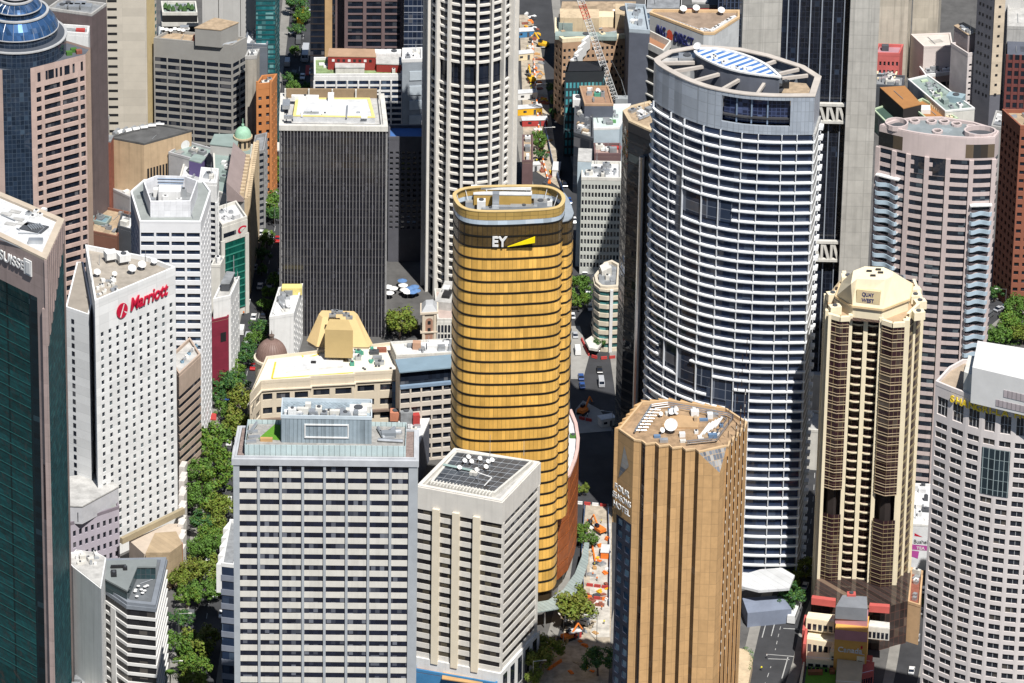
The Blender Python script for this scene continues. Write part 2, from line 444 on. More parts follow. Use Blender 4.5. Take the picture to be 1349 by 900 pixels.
# ================================================================== GROUND
asphalt = mat("asphalt", (0.045, 0.046, 0.05), rough=0.9, var=0.3, scale=0.12)
paving = mat("stone_paving", (0.1, 0.097, 0.094), rough=0.9, var=0.3, scale=0.2)
def sheet(name, pts, z, mt, kind="structure"):
    b = MB(); b.face([(p[0], p[1], z) for p in ccw(pts)]); o = b.build(name, mt); o["kind"] = kind; return o
sheet("ground", [(-9000, -600, 0), (9000, -600, 0), (9000, 12000, 0), (-9000, 12000, 0)], 0, paving)
sheet("water", [(-9000, -9000, 0), (9000, -9000, 0), (9000, -600, 0), (-9000, -600, 0)], -3.0, glass("harbour_water", (0.012, 0.03, 0.05), blind=0, wob=0.1, rough=0.15))

# ================================================================== GOLD TOWER
def gold_tower():
    h = hgt(674, 279, 812)
    rim = [(598, 259), (601, 266), (607, 272.5), (619, 277), (640, 279), (674, 278.7), (702, 277.3), (722, 276), (736, 273), (742, 267),
           (742.7, 260), (737, 252.6), (722, 246.5), (695, 245), (640, 245.8), (612, 248.5), (600, 254)]
    pts = [at(x, y, h) for x, y in rim]
    poly = spline(pts + [pts[0]], 3)[:-1]
    B = Bld("office_tower", poly, "gold glass tower with rounded corners, dark floor lines and an open rim on its roof", "skyscraper")
    gold = mat("gold_panel", (0.95, 0.55, 0.13), rough=0.28, metal=0.12, var=0.22, scale=0.09, cvar=(.72, 1.06), joint=(1.35, h / 36), jcol=0.6, spec=0.5)
    bronze = mat("bronze_glass_panel", (0.13, 0.085, 0.035), rough=0.2, metal=0.3, var=0.3, scale=0.3, joint=(1.35, 400), jcol=0.3)
    gap = mat("black_gap", (0.012, 0.011, 0.01), rough=0.4)
    n = 36; fh = h / n
    P_ = poly
    def glazed(pp, za, zb, m_, mt, nm):
        s_ = (zb - za) / m_
        for i in range(m_):
            B.ring(nm, pp, za + i * s_, za + (i + .865) * s_, .15, -.4, mt); B.ring("floor_band", pp, za + (i + .865) * s_ - .02, za + (i + 1) * s_ + .02, .3, -.4, gap)
    def floors(P_, k0, k1, mt):
        z0 = k0 * fh
        glazed(P_, z0, k1 * fh, k1 - k0, mt, "gold_glazing")
    floors(P_, 2, 33, gold)
    B.prism("base", off(P_, -1.0), 0, 2 * fh, mat("dark_bronze", (0.05, 0.035, 0.02), rough=0.3))
    glazed(P_, 33 * fh, 34.9 * fh, 2, bronze, "bronze_glazing")
    rf = B.roof(34.55 * fh, mat("crown_deck", (0.13, 0.15, 0.18), var=0.3), None, th=.5, poly=off(P_, -.35))
    # glazed slot then the open gold rim
    B.ring("parapet_glazing", P_, 34.9 * fh, 35.25 * fh, 0.25, 0.1, glass("pale_rim_glass", (0.3, 0.35, 0.4), cell=(3, 9), blind=0.5, bcol=(0.6, 0.65, 0.7)))
    rimm = mat("gold_rim_mesh", (0.5, 0.33, 0.1), rough=0.45, metal=0.2, joint=(2.7, 1.6), jcol=0.5)
    B.ring("crown_screen", P_, 35.3 * fh, 36 * fh, 0.3, 0.05, rimm)
    b = MB()
    B.ring("crown_rail", P_, 36 * fh + .003, 36 * fh + 0.25, 0.45, -0.7, mat("gold_rail", (0.62, 0.45, 0.2), rough=0.4))
    for k in range(0, len(P_), 3):
        p = lerp(fl(P_[k]), B.c, 0.02)
        q = lerp(fl(P_[k]), B.c, 0.12)
        b = MB(); b.tube((q.x, q.y, 34.6 * fh), (p.x, p.y, 36 * fh - .3), .12, 5); B.part("strut", b, white, rf)
    u = Vector((1, 0, 0)); zz = 34.55 * fh
    c = at(674, 254, zz)
    plant_room(B, rf, [at(624, 271, zz), at(700, 272, zz), at(700, 266, zz), at(624, 265, zz)], zz, 3.6, mat("gold_cladding", (0.5, 0.33, 0.1), rough=.5), roofwhite)
    for x, y, w, d, hh in ((634, 277, 2.5, 2.5, 3.4), (653, 276, 2, 2, 5.6), (690, 277, 8, 2, 1.6), (712, 274, 4, 3, 2.4), (668, 280, 9, 1.4, 2.2), (646, 281, 5, 1.4, 1.8), (618, 273, 2.2, 2, 2.0), (722, 270, 2.5, 2, 1.6)):
        cooler(B, rf, at(x, y, zz), u, w, d, zz, hh, random.Random(x).choice([white, metal]))
    b = MB(); b.box(at(660, 267, zz), u, 9, .8, zz + 4.6, zz + 5.4); b.tube(at(640, 267, zz), at(640, 267, zz) + Vector((0, 0, 4.7)), .3); B.part("window_cleaning_crane", b, white, rf)
    # lower side lobe
    h2 = 34.4 * fh
    lobe = [at(724, 262, h2), at(728, 290, h2), at(741, 292.5, h2), at(748, 291, h2), at(753, 287.5, h2), at(755, 282, h2), at(752, 272, h2), at(748, 263, h2), at(743, 256, h2), at(732, 254, h2)]
    lobe = ccw(lobe)
    glazed(lobe, 8 * fh, 32.5 * fh, 24, gold, "gold_glazing")
    glazed(lobe, 32.5 * fh, h2, 2, bronze, "bronze_glazing")
    B.prism("lobe_roof", off(lobe, .2), h2, h2 + .4, mat("roof_blue_grey", (0.28, 0.32, 0.36)))
    # terracotta podium wing
    hw = hgt(758, 607, 748)
    wing = ccw([at(x, y, hw) for x, y in ((752, 543), (759, 560), (762, 580), (761, 594), (758, 607), (750, 627), (737, 639), (712, 645), (700, 600), (710, 550))])
    terra = mat("terracotta_screen", (0.36, 0.1, 0.025), rough=.5, var=.25, scale=.3, joint=(1.2, 3.6), jcol=.45)
    nf = 8; f2 = hw / nf
    for i in range(1, nf):
        B.ring("terracotta_band", wing, i * f2, i * f2 + f2 * .93, 0.25, -0.5, terra)
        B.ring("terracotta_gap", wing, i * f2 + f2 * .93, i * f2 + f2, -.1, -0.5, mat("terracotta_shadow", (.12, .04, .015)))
    B.prism("podium_base", off(wing, -1.5), 0, f2, mat("dark_bronze", (0.05, 0.035, 0.02)))
    wr = B.prism("podium_roof", off(wing, -.5), hw - .6, hw - .2, roofwhite)
    b = MB(); b.ring(off(wing, .4), off(wing, -.6), hw, hw + .8); B.part("podium_parapet", b, mat("pink_edge", (.6, .42, .38)))
    cooler(B, wr, at(755, 575, hw), u, 2, 2, hw - .2, .8, mat("planter_green", (.06, .16, .03)))
    # glass canopy around the foot
    zc = 7.0
    can = ccw([at(x, y, zc) for x, y in ((704, 795), (722, 792), (742, 778), (757, 757), (766, 735), (770, 716), (776, 716), (775, 742), (766, 770), (752, 792), (735, 803), (706, 808))])
    b = MB(); b.prism(can, zc, zc + .35); B.part("canopy", b, mat("canopy_glass", (.3, .36, .35), rough=.25, joint=(1.6, 99), jcol=.5))
    for x, y in ((718, 801), (745, 792), (765, 765), (773, 735)):
        p = at(x, y, zc); b = MB(); b.tube((p.x, p.y, 0), (p.x, p.y, zc), .25, 6); B.part("canopy_post", b, steel)
    # sign: two white letters and a yellow beam, on the bronze band
    p = at(648, 280, h); q = at(694, 279, h); zs = 33.12 * fh
    outp = max(0, 0)
    f0 = [pp for pp in off(P_, .35)]
    yl = min(pp.y for pp in f0)
    p0 = Vector((at(648.5, 280, h).x, yl, 0)); q0 = Vector((p0.x + 10, yl, 0))
    s = thing("corporate_sign", (p0.x, p0.y, zs), "white EY letters with a rising yellow beam near the gold tower's rim", "sign")
    letters("letter", "EY", p0, q0, zs, 4.6, white, parent=s, bold=.12, fit=4.6, depth=.4)
    b = MB(); x0 = p0.x + 4.7; x1 = p0.x + 12.8
    tri = [(x0, zs - .1), (x1, zs + 1.4), (x1, zs + 3.4)]
    F_ = [Vector((x, yl - .5, z)) for x, z in tri]; K_ = [Vector((x, yl - .1, z)) for x, z in tri]
    b.face(F_); b.face(K_[::-1])
    for i in range(3): b.face([F_[i], K_[i], K_[(i + 1) % 3], F_[(i + 1) % 3]])
    b.build("beam", mat("sign_yellow", (.9, .72, .0)), s)
gold_tower()

# ================================================================== STRIPED OFFICE BLOCK in front
def striped_block():
    h = hgt(430, 604, 1120)
    poly = [at(309.6, 603, h), at(547.6, 605.7, h), at(547.9, 568, h), at(317, 563, h)]
    B = Bld("office_block", poly, "broad office block with cream spandrels, grey piers and a lawn patch on its roof terrace", "office block")
    cr = mat("cream_spandrel", (0.64, 0.61, 0.55), var=.1, streak=.12)
    pier = mat("grey_blue_pier", (0.38, 0.4, 0.42), rough=.5, var=.12)
    g = glass("block_glass", (0.008, 0.01, 0.02), cell=(1.25, 3.4), blind=.22, bcol=(.16, .17, .2))
    n = 36; zt = h - 2.6
    B.bands(0, zt, n, .53, g, cr, out=.12)
    B.ring("cornice", poly, zt + .7, h, .9, -.6, mat("grey_cornice", (.45, .46, .48)))
    B.ring("soffit", poly, zt, zt + .7, -.3, -.8, dgrey)
    us = [0.007] + [(x - 50) / 1235 for x in (211, 362, 514, 663, 814, 964, 1114)] + [.986]
    for i, u in enumerate(us): B.piers(poly[0], poly[1], [u], 2.4 if i == 8 else (1.7 if i == 0 else .72), .6, 0, h - 1.9, pier)
    B.piers(poly[1], poly[2], [.25, .5, .75], 1.1, .7, 0, h - 1.9, pier)
    B.piers(poly[3], poly[0], [.25, .5, .75], 1.1, .7, 0, h - 1.9, pier)
    rf = B.roof(h, mat("gravel_brown_roof", (.25, .19, .17), var=.4, scale=1.2), mat("grey_cornice", (.45, .46, .48)), ph=.5, th=.8)
    # terrace box with glass front
    bx = lambda x0, y0, x1, y1, z: [at(x0, y0, z), at(x1, y0 + .6, z), at(x1, y1, z), at(x0, y1, z)]
    t = [at(323, 600, h), at(534, 602, h), at(535, 571, h), at(327, 567, h)]
    zt2 = h + 3.4
    gl = mat("terrace_glass_screen", (.5, .6, .6), rough=.25, joint=(1.5, 40), jcol=.45, var=.12)
    B.prism("terrace_deck", off(ccw(t), -.3), h, zt2 - 1.2, mat("terrace_floor", (.33, .32, .3), var=.35, scale=.8), rf)
    B.ring("terrace_screen", ccw(t), h + .05, zt2, .1, -.05, gl, rf)
    zd = zt2 - 1.2
    pr = [at(370.5, 583, zd + .0), at(489.5, 585, zd), at(489.5, 562, zd), at(372, 560, zd)]
    pm = mat("ribbed_blue_grey_cladding", (.3, .36, .4), rough=.5, streak=.45, joint=(1.1, 60), jcol=.6)
    hp = hgt(370, 554, 583 + 0) * 0 + 7.6
    o = B.prism("plant_room", pr, zd, zd + hp, pm, rf)
    B.ring("plant_parapet", ccw(pr), zd + hp - .02, zd + hp + 1.0, .12, -.25, mat("pale_blue_metal", (.5, .56, .6)), o)
    zq = zd + hp
    rng = random.Random(4)
    for i in range(16):
        x = 378 + i * 7; y = 548 - rng.random() * 12 + (2 if x > 430 else 0)
        cooler(B, o, at(x, y, zq), (1, 0, 0), rng.uniform(1.2, 3.2), rng.uniform(1.2, 2.4), zq, rng.uniform(.8, 2.4), rng.choice([white, metal, offwhite, rooftan]))
    cooler(B, o, at(472, 545, zq), (1, 0, 0), 4.8, 4.2, zq, 1.9, white)
    for i in range(4): duct(B, o, at(385 + i * 25, 550, zq), at(402 + i * 25, 545, zq), zq, .3)
    # white sign frame on the plant room wall
    a = fl(at(401, 583.5, zd)); c = fl(at(459.5, 584.3, zd)); u = (c - a).normalized(); nn = Vector((u.y, -u.x, 0))
    b = MB(); z0, z1, tk = zd + 1.7, zd + 6.0, .35; a2 = a + nn * .35; c2 = c + nn * .35
    fr = [(0, z0), ((c - a).length, z0), ((c - a).length, z1), (0, z1)]; inn = [(tk, z0 + tk), ((c - a).length - tk, z0 + tk), ((c - a).length - tk, z1 - tk), (tk, z1 - tk)]
    G = lambda s, z, d: a + u * s + nn * d + Vector((0, 0, z))
    for i in range(4):
        j = (i + 1) % 4
        b.face([G(*fr[i], .35), G(*fr[j], .35), G(*inn[j], .35), G(*inn[i], .35)]); b.face([G(*fr[j], .35), G(*fr[i], .35), G(*fr[i], 0), G(*fr[j], 0)])
        b.face([G(*inn[i], .35), G(*inn[j], .35), G(*inn[j], 0), G(*inn[i], 0)])
    B.part("sign_frame", b, white, o)
    b = MB(); b.face([at(340, 578, zd + .05), at(369.5, 580, zd + .05), at(369.5, 560, zd + .05), at(362, 559, zd + .05)]); B.part("lawn", b, mat("roof_grass", (.1, .26, .02), var=.25, scale=1.5), rf)
    b = MB(); b.box(at(351, 581, zd), (1, 0, 0), 1.7, .5, zd, zd + 1); B.part("timber_bench", b, mat("timber", (.5, .3, .13)), rf)
    for x, y in ((335, 577), (332, 570), (330, 583), (512, 578), (522, 572)): cooler(B, rf, at(x, y, zd), (1, .2, 0), 3.2, 1.2, zd, .6, metal)
    for p, q in (((498, 582), (531, 584)), ((500, 572), (528, 570)), ((498, 566), (505, 578)), ((330, 572), (338, 560)), ((508, 574), (520, 566))): duct(B, rf, at(*p, zd), at(*q, zd), zd, .5)
    cooler(B, rf, at(512, 575, zd), (1, .1, 0), 4, 2, zd, 1.5, mat("duct_grey", (.2, .22, .24)))
striped_block()

# ================================================================== WHITE RIBBED BLOCK
def ribbed_block():
    h = hgt(661, 663, 925)
    poly = [at(549.5, 643, h), at(661, 664, h), at(710.5, 612, h), at(598.5, 594, h)]
    B = Bld("office_block", poly, "white ribbed block with dark window stripes, standing before the gold tower's foot", "office block")
    wm = mat("white_precast", (0.66, 0.63, 0.58), var=.08, streak=.12)
    rib = mat("cream_rib", (0.74, 0.66, 0.52), var=.06)
    px_m = h / (925 - 663); zb = (925 - 884) * px_m; zt = h - 30 * px_m * .86
    g = glass("block_glass_brown", (0.014, 0.013, 0.015), cell=(1.3, 3), blind=.4, bcol=(.1, .085, .06))
    B.bands(zb, zt, 15, .51, g, wm, out=.2)
    B.ring("fascia", poly, zt, h + .6, .35, -.6, wm)
    B.prism("podium_wall", off(ccw(poly), .8), 0, zb, white)
    for (x0, x1) in ((571, 581), (597.5, 607), (624.5, 634.5)):
        f0 = (x0 - 549.5) / 111.5; f1 = (x1 - 549.5) / 111.5
        B.piers(poly[0], poly[1], [(f0 + f1) / 2], 2.1, 1.15, zb - 1, zt + 1.2, rib, "rib")
    B.piers(poly[1], poly[2], [.03, .97], 1.2, .45, zb, zt, wm)
    for i in range(5):
        B.piers(poly[1], poly[2], [.1 + .2 * i], 3.0, .86, .5, zb - 1.5, win, "shop_window", back=-.8)
    rf = B.roof(h, roofpale, wm, ph=1.0, pw=1.1)
    dk = [at(566, 640, h), at(652, 655, h), at(703, 612, h), at(600, 599, h)]
    d2 = off(ccw(dk), -.8)
    b = MB(); b.prism(d2, h, h + 1.2); B.part("solar_deck", b, mat("dark_deck_glass", (.07, .08, .095), rough=.35, joint=(3.6, 90), jcol=.6, var=.5, scale=.3), rf)
    b = MB(); b.ring(off(d2, .7), off(d2, 0.02), h, h + 1.4); B.part("deck_frame", b, offwhite, rf)
    for i in range(1, 9):
        b = MB(); p, q = lerp(d2[0], d2[1], i / 9), lerp(d2[3], d2[2], i / 9); b.tube(V_(p, h + 1.24), V_(q, h + 1.24), .07, 4); B.part("deck_bar", b, metal, rf)
    for i in range(1, 7):
        b = MB(); p, q = lerp(d2[0], d2[3], i / 7), lerp(d2[1], d2[2], i / 7); b.tube(V_(p, h + 1.3), V_(q, h + 1.3), .07, 4); B.part("deck_bar", b, metal, rf)
    a, c = fl(at(562, 640, h)), fl(at(648, 657, h)); u = (c - a).normalized(); nn = Vector((-u.y, u.x, 0))
    for i in range(20):
        b = MB(); p = lerp(a, c, (i + .5) / 20); b.box(p + nn * .6, nn, 1.5, .18, h, h + 1.5); B.part("louvre_beam", b, offwhite, rf)
    for x, y in ((617, 607), (632, 609), (621, 613), (605, 621), (643, 613), (628, 624), (648, 611), (640, 620), (612, 612)):
        dish(B, rf, at(x, y, h + 1.2), h + 1.2, .75, (.3, -.5, .8))
    duct(B, rf, at(584, 619, h), at(622, 627, h), h + 1.2, .4, mat("pipe_green", (.3, .4, .38)))
    cooler(B, rf, at(624, 630, h), u, 2.2, 1.6, h + 1.2, 1.0, offwhite)
    for x, y, l in ((645, 625, 12), (630, 640, 8), (690, 605, 5)): mast(B, rf, at(x, y, h), h + 1.2, l)
    b = MB(); p = at(638, 642, h + 1.2); b.tube(p + Vector((0, 0, .5)), p + Vector((2.2, .6, 3)), .2); b.tube(p + Vector((2.2, .6, 3)), p + Vector((-2, 3, 3.3)), .15); B.part("window_cleaning_crane", b, white, rf)
ribbed_block()

# ================================================================== TAN HOTEL with saw-tooth front
def tan_hotel():
    h = hgt(836, 580, 1045)
    px = [(815, 567), (835, 581), (949, 598), (985, 558), (958, 540), (879, 528), (845, 531)]
    P_ = [at(x, y, h) for x, y in px]
    B = Bld("hotel_tower", P_, "tan stone hotel tower with a saw-tooth front and five dark window stripes", "hotel")
    st = mat("tan_stone", (0.56, 0.34, 0.155), rough=.75, var=.12, scale=.5, streak=.1, joint=(2.6, 3.9), jcol=.75)
    dk = glass("bronze_strip_glass", (.03, .018, .014), cell=(.9, 2.2), blind=.25, bcol=(.1, .085, .08), spec=.3)
    bl = glass("blue_room_glass", (.02, .035, .065), cell=(2.4, 3.4), blind=.35, bcol=(.16, .26, .34), grid=.3, gcol=(.02, .03, .05))
    V = lambda p, z: Vector((p[0], p[1], z))
    def quad(name, p, q, z0, z1, mt, z1b=None):
        b = MB(); b.face([V(p, z0), V(q, z0), V(q, z1 if z1b is None else z1b), V(p, z1)]); return B.part(name, b, mt)
    FL_, FR_, RB = P_[1], P_[2], P_[3]
    u = (FR_ - FL_).normalized(); nn = Vector((u.y, -u.x, 0))
    fx = lambda x: lerp(FL_, FR_, (x - 835) / 114)
    # front: panels turned to the sun, dark strips in the returns
    edges = [(835, 845), (852, 863), (870, 881), (887.5, 898.5), (905, 916), (922.5, 949)]
    zap = h - hgt(949, 598, 1085) * 0
    zC = None
    a, b_ = 0, h
    for _ in range(40):                       # height of the corner cut's lowest point
        c = (a + b_) / 2
        if pix(V(FR_, c))[1] > 623: a = c
        else: b_ = c
    zC = a
    prev = None; line = []
    for i, (x0, x1) in enumerate(edges):
        p = fx(x0) + nn * (1.5 if i else 0); q = fx(x1) + nn * (0.0)
        if prev is not None: quad("window_strip", prev, p, 0, h - .1, dk); 
        if i < 5: quad("wall_panel", p, q, 0, h, st)
        else:
            A_ = p; b = MB(); b.face([V(p, 0), V(q, 0), V(q, zC), V(p, h)]); B.part("wall_panel", b, st)
        line += [p, q]; prev = q
    # right face with the matching cut, window slots
    v = (RB - FR_).normalized(); Lr = (RB - FR_).length
    cutB = FR_ + v * (Lr * .22)
    cap_t = .86
    b = MB(); b.face([V(FR_, 0), V(lerp(FR_, RB, .22), 0), V(cutB, h), V(FR_, zC)]); B.part("wall_panel", b, st)
    nr = Vector((v.y, -v.x, 0)); sl = 5; seg = (.96 - .22) / sl
    pts = [cutB]
    for i in range(sl):
        t0 = .22 + seg * i; q2 = lerp(FR_, RB, t0); r = q2 + nr * .75 + v * .1; e2 = lerp(FR_, RB, t0 + seg)
        pts += [r, e2]
        ztop = zC + 6 + (i + .3) * 4.0
        quad("wall_panel", q2, r, 0, h, st); quad("wall_panel", r, e2, 0, h, st)
        b = MB(); d = (r - q2).normalized(); dn = Vector((d.y, -d.x, 0)) * .06
        quad("window_strip", q2 + d * .25 + dn, r - d * .2 + dn, 0, ztop - 4 , dk)
        for k in range(3):
            quad("window", q2 + d * .3 + dn, r - d * .25 + dn, ztop + 2 + k * 4.0, ztop + 4.2 + k * 4.0, dk)
        for k in range(18):
            z = ztop - 6 - k * 3.9
            if z < 20: break
            b = MB(); b.box((q2 + r) / 2 + dn * 2 + d * .12, d, .1, .08, z, z + .8); B.part("curtain_panel", b, offwhite)
    e = lerp(FR_, RB, .96)
    quad("wall_panel", e, RB, 0, h, st)
    b = MB(); b.face([V(line[-2], h), V(FR_, zC), V(cutB, h)]); B.part("corner_skylight", b, glass("skylight_glass", (.1, .11, .13), cell=(1.2, 1.6), blind=.6, bcol=(.4, .38, .35), grid=.15, gcol=(.4, .3, .2)))
    b = MB(); 
    # other walls
    for i in (3, 4, 5): quad("wall_panel", P_[i], P_[i + 1], 0, h, st)
    quad("wall_panel", P_[6], P_[0], 0, h, st)
    L0, L1 = P_[0], P_[1]
    zs = h - 27
    B.wall(L0, L1, 0, zs, 2, int(zs / 3.7), .62, .6, .3, mat("navy_spandrel", (.03, .036, .06)), glass("light_blue_room", (.04, .075, .12), cell=(2.4, 3.7), blind=.75, bcol=(.34, .5, .6))); B.flush(100)  # light-blue blinds behind most panes
    quad("wall_panel", L0, L1, zs, h, st)
    du = (L1 - L0).normalized(); dn = Vector((du.y, -du.x, 0)) * .08
    b = MB(); m0 = L0 + du * .6 + dn; m1 = L1 - du * 1.4 + dn; b.face([V(m0, h - 15), V(lerp(m0, m1, .9), h - 9), V(lerp(m0, m1, .45), h - 3.5)]); B.part("corner_skylight", b, MATS["skylight_glass"])
    top = [V(p, h) for p in [P_[0]] + line[:-1] + pts + [e] + P_[3:]]
    b = MB(); b.face([Vector((p.x, p.y, h - .5)) for p in top]); rf = B.part("roof", b, mat("roof_tan_weathered", (.36, .24, .14), var=.45, scale=.4))
    b = MB()
    tp = [fl(p) for p in top]
    n = len(tp); inner = [lerp(p, B.c, .035) for p in tp]
    b.ring(tp, inner, h - .45, h + .5); B.part("parapet", b, mat("parapet_tan", (.6, .42, .24)))
    for (a_, c_, k_) in ((P_[6], P_[0], 6), (P_[5], P_[6], 3), (P_[4], P_[5], 5)):
        for i in range(k_):
            p, q = lerp(fl(a_), fl(c_), i / k_), lerp(fl(a_), fl(c_), (i + .95) / k_); e_ = (q - p).normalized(); o_ = Vector((e_.y, -e_.x, 0))
            b = MB(); b.prism([p, p + o_ * .06, q + o_ * 1.3, q], h - 30, h + .4); B.part("wall_tooth", b, st)
    # rails, dishes and plant
    zz = h - .5
    ring_ = [at(x, y, h) for x, y in ((836, 571), (858, 537), (880, 534), (958, 548), (966, 552), (944, 582), (905, 586))]
    for k in range(len(ring_) - 1):
        for dz in (0.9, 1.5):
            b = MB(); b.tube(V(ring_[k], zz + dz), V(ring_[k + 1], zz + dz), .16, 5); B.part("rail", b, steel, rf)
            p = lerp(ring_[k], B.c, .12); q = lerp(ring_[k + 1], B.c, .12)
        b = MB(); b.tube(V(p, zz + .9), V(q, zz + .9), .14, 5); B.part("rail", b, steel, rf)
    for k in range(8):
        p = at(838 + 2.6 * k, 568 - 3.9 * k, h); b = MB(); b.tube(V(p, zz + .8), V(p + Vector((3, 0, 0)), zz + .8), .1, 4); B.part("rail_bracket", b, steel, rf)
    dish(B, rf, at(884, 568, h), zz, 1.9, (-.1, -.75, .65)); dish(B, rf, at(889, 546, h), zz, 1.3, (.8, -.4, .4)); dish(B, rf, at(886, 547, h), zz, 1.1, (-.3, -.4, .6))
    dish(B, rf, at(872, 570, h), zz, .8); dish(B, rf, at(870, 548, h), zz, .7)
    b = MB(); b.prism([at(872, 560, h), at(893, 563, h), at(920, 563, h), at(922, 550, h), at(886, 545, h)], zz, zz + .5); B.part("raised_roof", b, mat("roof_tan_plain", (.46, .3, .16)), rf)
    rng = random.Random(7)
    for i in range(26):
        x, y = rng.choice([(rng.uniform(915, 952), rng.uniform(548, 575)), (rng.uniform(860, 940), rng.uniform(572, 582)), (rng.uniform(880, 950), rng.uniform(541, 547))])
        cooler(B, rf, at(x, y, h), (1, .1, 0), rng.uniform(.8, 2.6), rng.uniform(.8, 1.8), zz, rng.uniform(.5, 1.8), rng.choice([metal, white, offwhite, mat("plant_blue", (.12, .2, .32)), rooftan]))
    for i in range(5): duct(B, rf, at(922 + 5 * i, 575 - 3 * i, h), at(935 + 4 * i, 558 - 2 * i, h), zz, .35, white)
    # white three-line sign on the chamfer
    rows = ("FOUR", "SEASONS", "HOTEL")
    s = thing("hotel_sign", (L0.x, L0.y, zs), "white three-line letters on the tan hotel's shaded corner under a glazed triangle", "sign")
    w0 = L0 + du * .3 - Vector((0, 0, 0)); 
    for i, t in enumerate(rows):
        ins = (.9, .1, .5)[i]
        letters("letter_row", t, L0 + du * (ins - .8), L1, h - 18.2 - 2.9 * i, 2.7, white, parent=s, bold=.02, fit=((L1 - L0).length + 1.6 - 2 * ins), out=.9, depth=.2)
tan_hotel()
def V3(p, z): return Vector((p[0], p[1], z))
# ================================================================== CURVED SUN-SHADED TOWER
def curved_tower():
    h = hgt(1072, 127, 772)
    fr = [(863, 79), (867, 85), (880, 93.5), (905, 106), (930, 115), (952, 120), (980, 124.5), (1012, 126.8), (1042, 127.3), (1072, 127)]
    front = spline([at(x, y, h) for x, y in fr], 3)
    back = [at(x, y, h) for x, y in ((1080, 102), (1058, 88), (1012, 73), (975, 65), (920, 61), (882, 68))]
    P_ = front + back; nf = len(front)
    B = Bld("office_tower", P_, "tall bow-fronted tower ringed by white sun-shade louvres, with a blue striped oval deck on top", "skyscraper")
    pan = mat("aluminium_panel", (0.46, 0.51, 0.58), rough=.35, metal=.3, var=.1, joint=(1.25, 3.3), jcol=.75)
    shade = mat("white_sunshade", (0.8, 0.81, 0.82), rough=.5, var=.08)
    g = glass("tower_navy_glass", (0.014, 0.022, 0.045), cell=(3, 3.3), blind=.14, bcol=(.07, .09, .13))
    sil = mat("silver_sill", (0.26, 0.34, 0.46), rough=.4, metal=.3, var=.1)
    zc = h - 47 / 646 * h * 1.03
    n = 46; fh = zc / n
    # dark voids: two stepped openings without louvres, lower one and upper one, as (floor range, x-range of the photo)
    def fidx(x):
        d = [abs(pix(V3(p, h))[0] - x) for p in front]; return d.index(min(d))
    outl = off(P_, 1.0); inn = off(P_, -.4)
    mid = off(P_, .02)
    def clear(i, k):
        x = pix(V3(P_[i], h))[0]
        if 35 <= k <= 40 and 892 < x < 905: return True
        if k in (37, 38) and 892 < x < 970: return True
        if k in (21, 22) and 880 < x < 915: return True
        if k in (20, 21) and 905 < x < 945: return True
        if k in (19, 20) and 938 < x < 972: return True
        if k in (18, 19) and 966 < x < 1000: return True
        return False
    for k in range(n):
        z0 = k * fh; b = MB(); b2 = MB(); b3 = MB(); bv = MB()
        for i in range(len(P_)):
            j = (i + 1) % len(P_)
            b.face([V3(mid[i], z0 + fh * .26), V3(mid[j], z0 + fh * .26), V3(mid[j], z0 + fh), V3(mid[i], z0 + fh)])
            b3.face([V3(mid[i], z0), V3(mid[j], z0), V3(mid[j], z0 + fh * .26), V3(mid[i], z0 + fh * .26)])
            if not clear(i, k) and bv.f: B.part('open_terrace', bv, glass('void_dark', (.018, .026, .045), cell=(2.4, 3.2), blind=.1, grid=.2, gcol=(.16, .18, .22))); bv = MB()
            if clear(i, k):
                bv.face([V3(outl[i] * .3 + mid[i] * .7, z0), V3(outl[j] * .3 + mid[j] * .7, z0), V3(outl[j] * .3 + mid[j] * .7, z0 + fh), V3(outl[i] * .3 + mid[i] * .7, z0 + fh)])
                if b2.f: B.part("sunshade", b2, shade); b2 = MB()
                continue
            for (za, zb, oa, ob) in ((z0 + fh * .24, z0 + fh * .38, outl, mid),):
                b2.face([V3(oa[i], za), V3(oa[j], za), V3(oa[j], zb), V3(oa[i], zb)])
                b2.face([V3(oa[i], zb), V3(oa[j], zb), V3(ob[j], zb), V3(ob[i], zb)])
                b2.face([V3(ob[i], za), V3(ob[j], za), V3(oa[j], za), V3(oa[i], za)])
        B.part("window_band", b, g); B.part("open_terrace", bv, glass('void_dark', (.018, .026, .045), cell=(2.4, 3.2), blind=.1, grid=.2, gcol=(.16, .18, .22))) if bv.f else None; B.part("sunshade", b2, shade) if b2.f else None; B.part("spandrel", b3, sil)
    # thin posts along the curve
    for x in (866, 884, 905, 928, 952, 977, 1002, 1028, 1052, 1070):
        i = fidx(x); p = off(P_, .55)[i]; q = P_[min(i + 1, nf - 1)]; a = P_[max(i - 1, 0)]
        b = MB(); b.box(p, q - a, .13, .3, 0, zc); B.part("post", b, mat("post_silver", (.62, .64, .67), rough=.4))
    rs = fl(P_[nf - 1]); re = fl(P_[nf])
    b = MB(); b.box(lerp(rs, re, .5) , re - rs, (re - rs).length / 2 - .3, .9, 0, zc); B.part("end_wall", b, mat("pale_concrete", (0, 0, 0)))
    # notched edge discs down the right side
    u = (re - rs).normalized(); nn = Vector((u.y, -u.x, 0))
    for k in range(n):
        b = MB(); b.box(lerp(rs, re, .7) + nn * 1.5, u, 1.2, .7, (k + .3) * fh, (k + .62) * fh); B.part("balcony_fin", b, shade)
    # crown of panels with a louvred opening
    zt = h
    po = off(P_, .3); pi = off(P_, -.5)
    i0, i1 = fidx(949), fidx(1043)
    zo0, zo1 = zc + (h - zc) * .22, zc + (h - zc) * .9
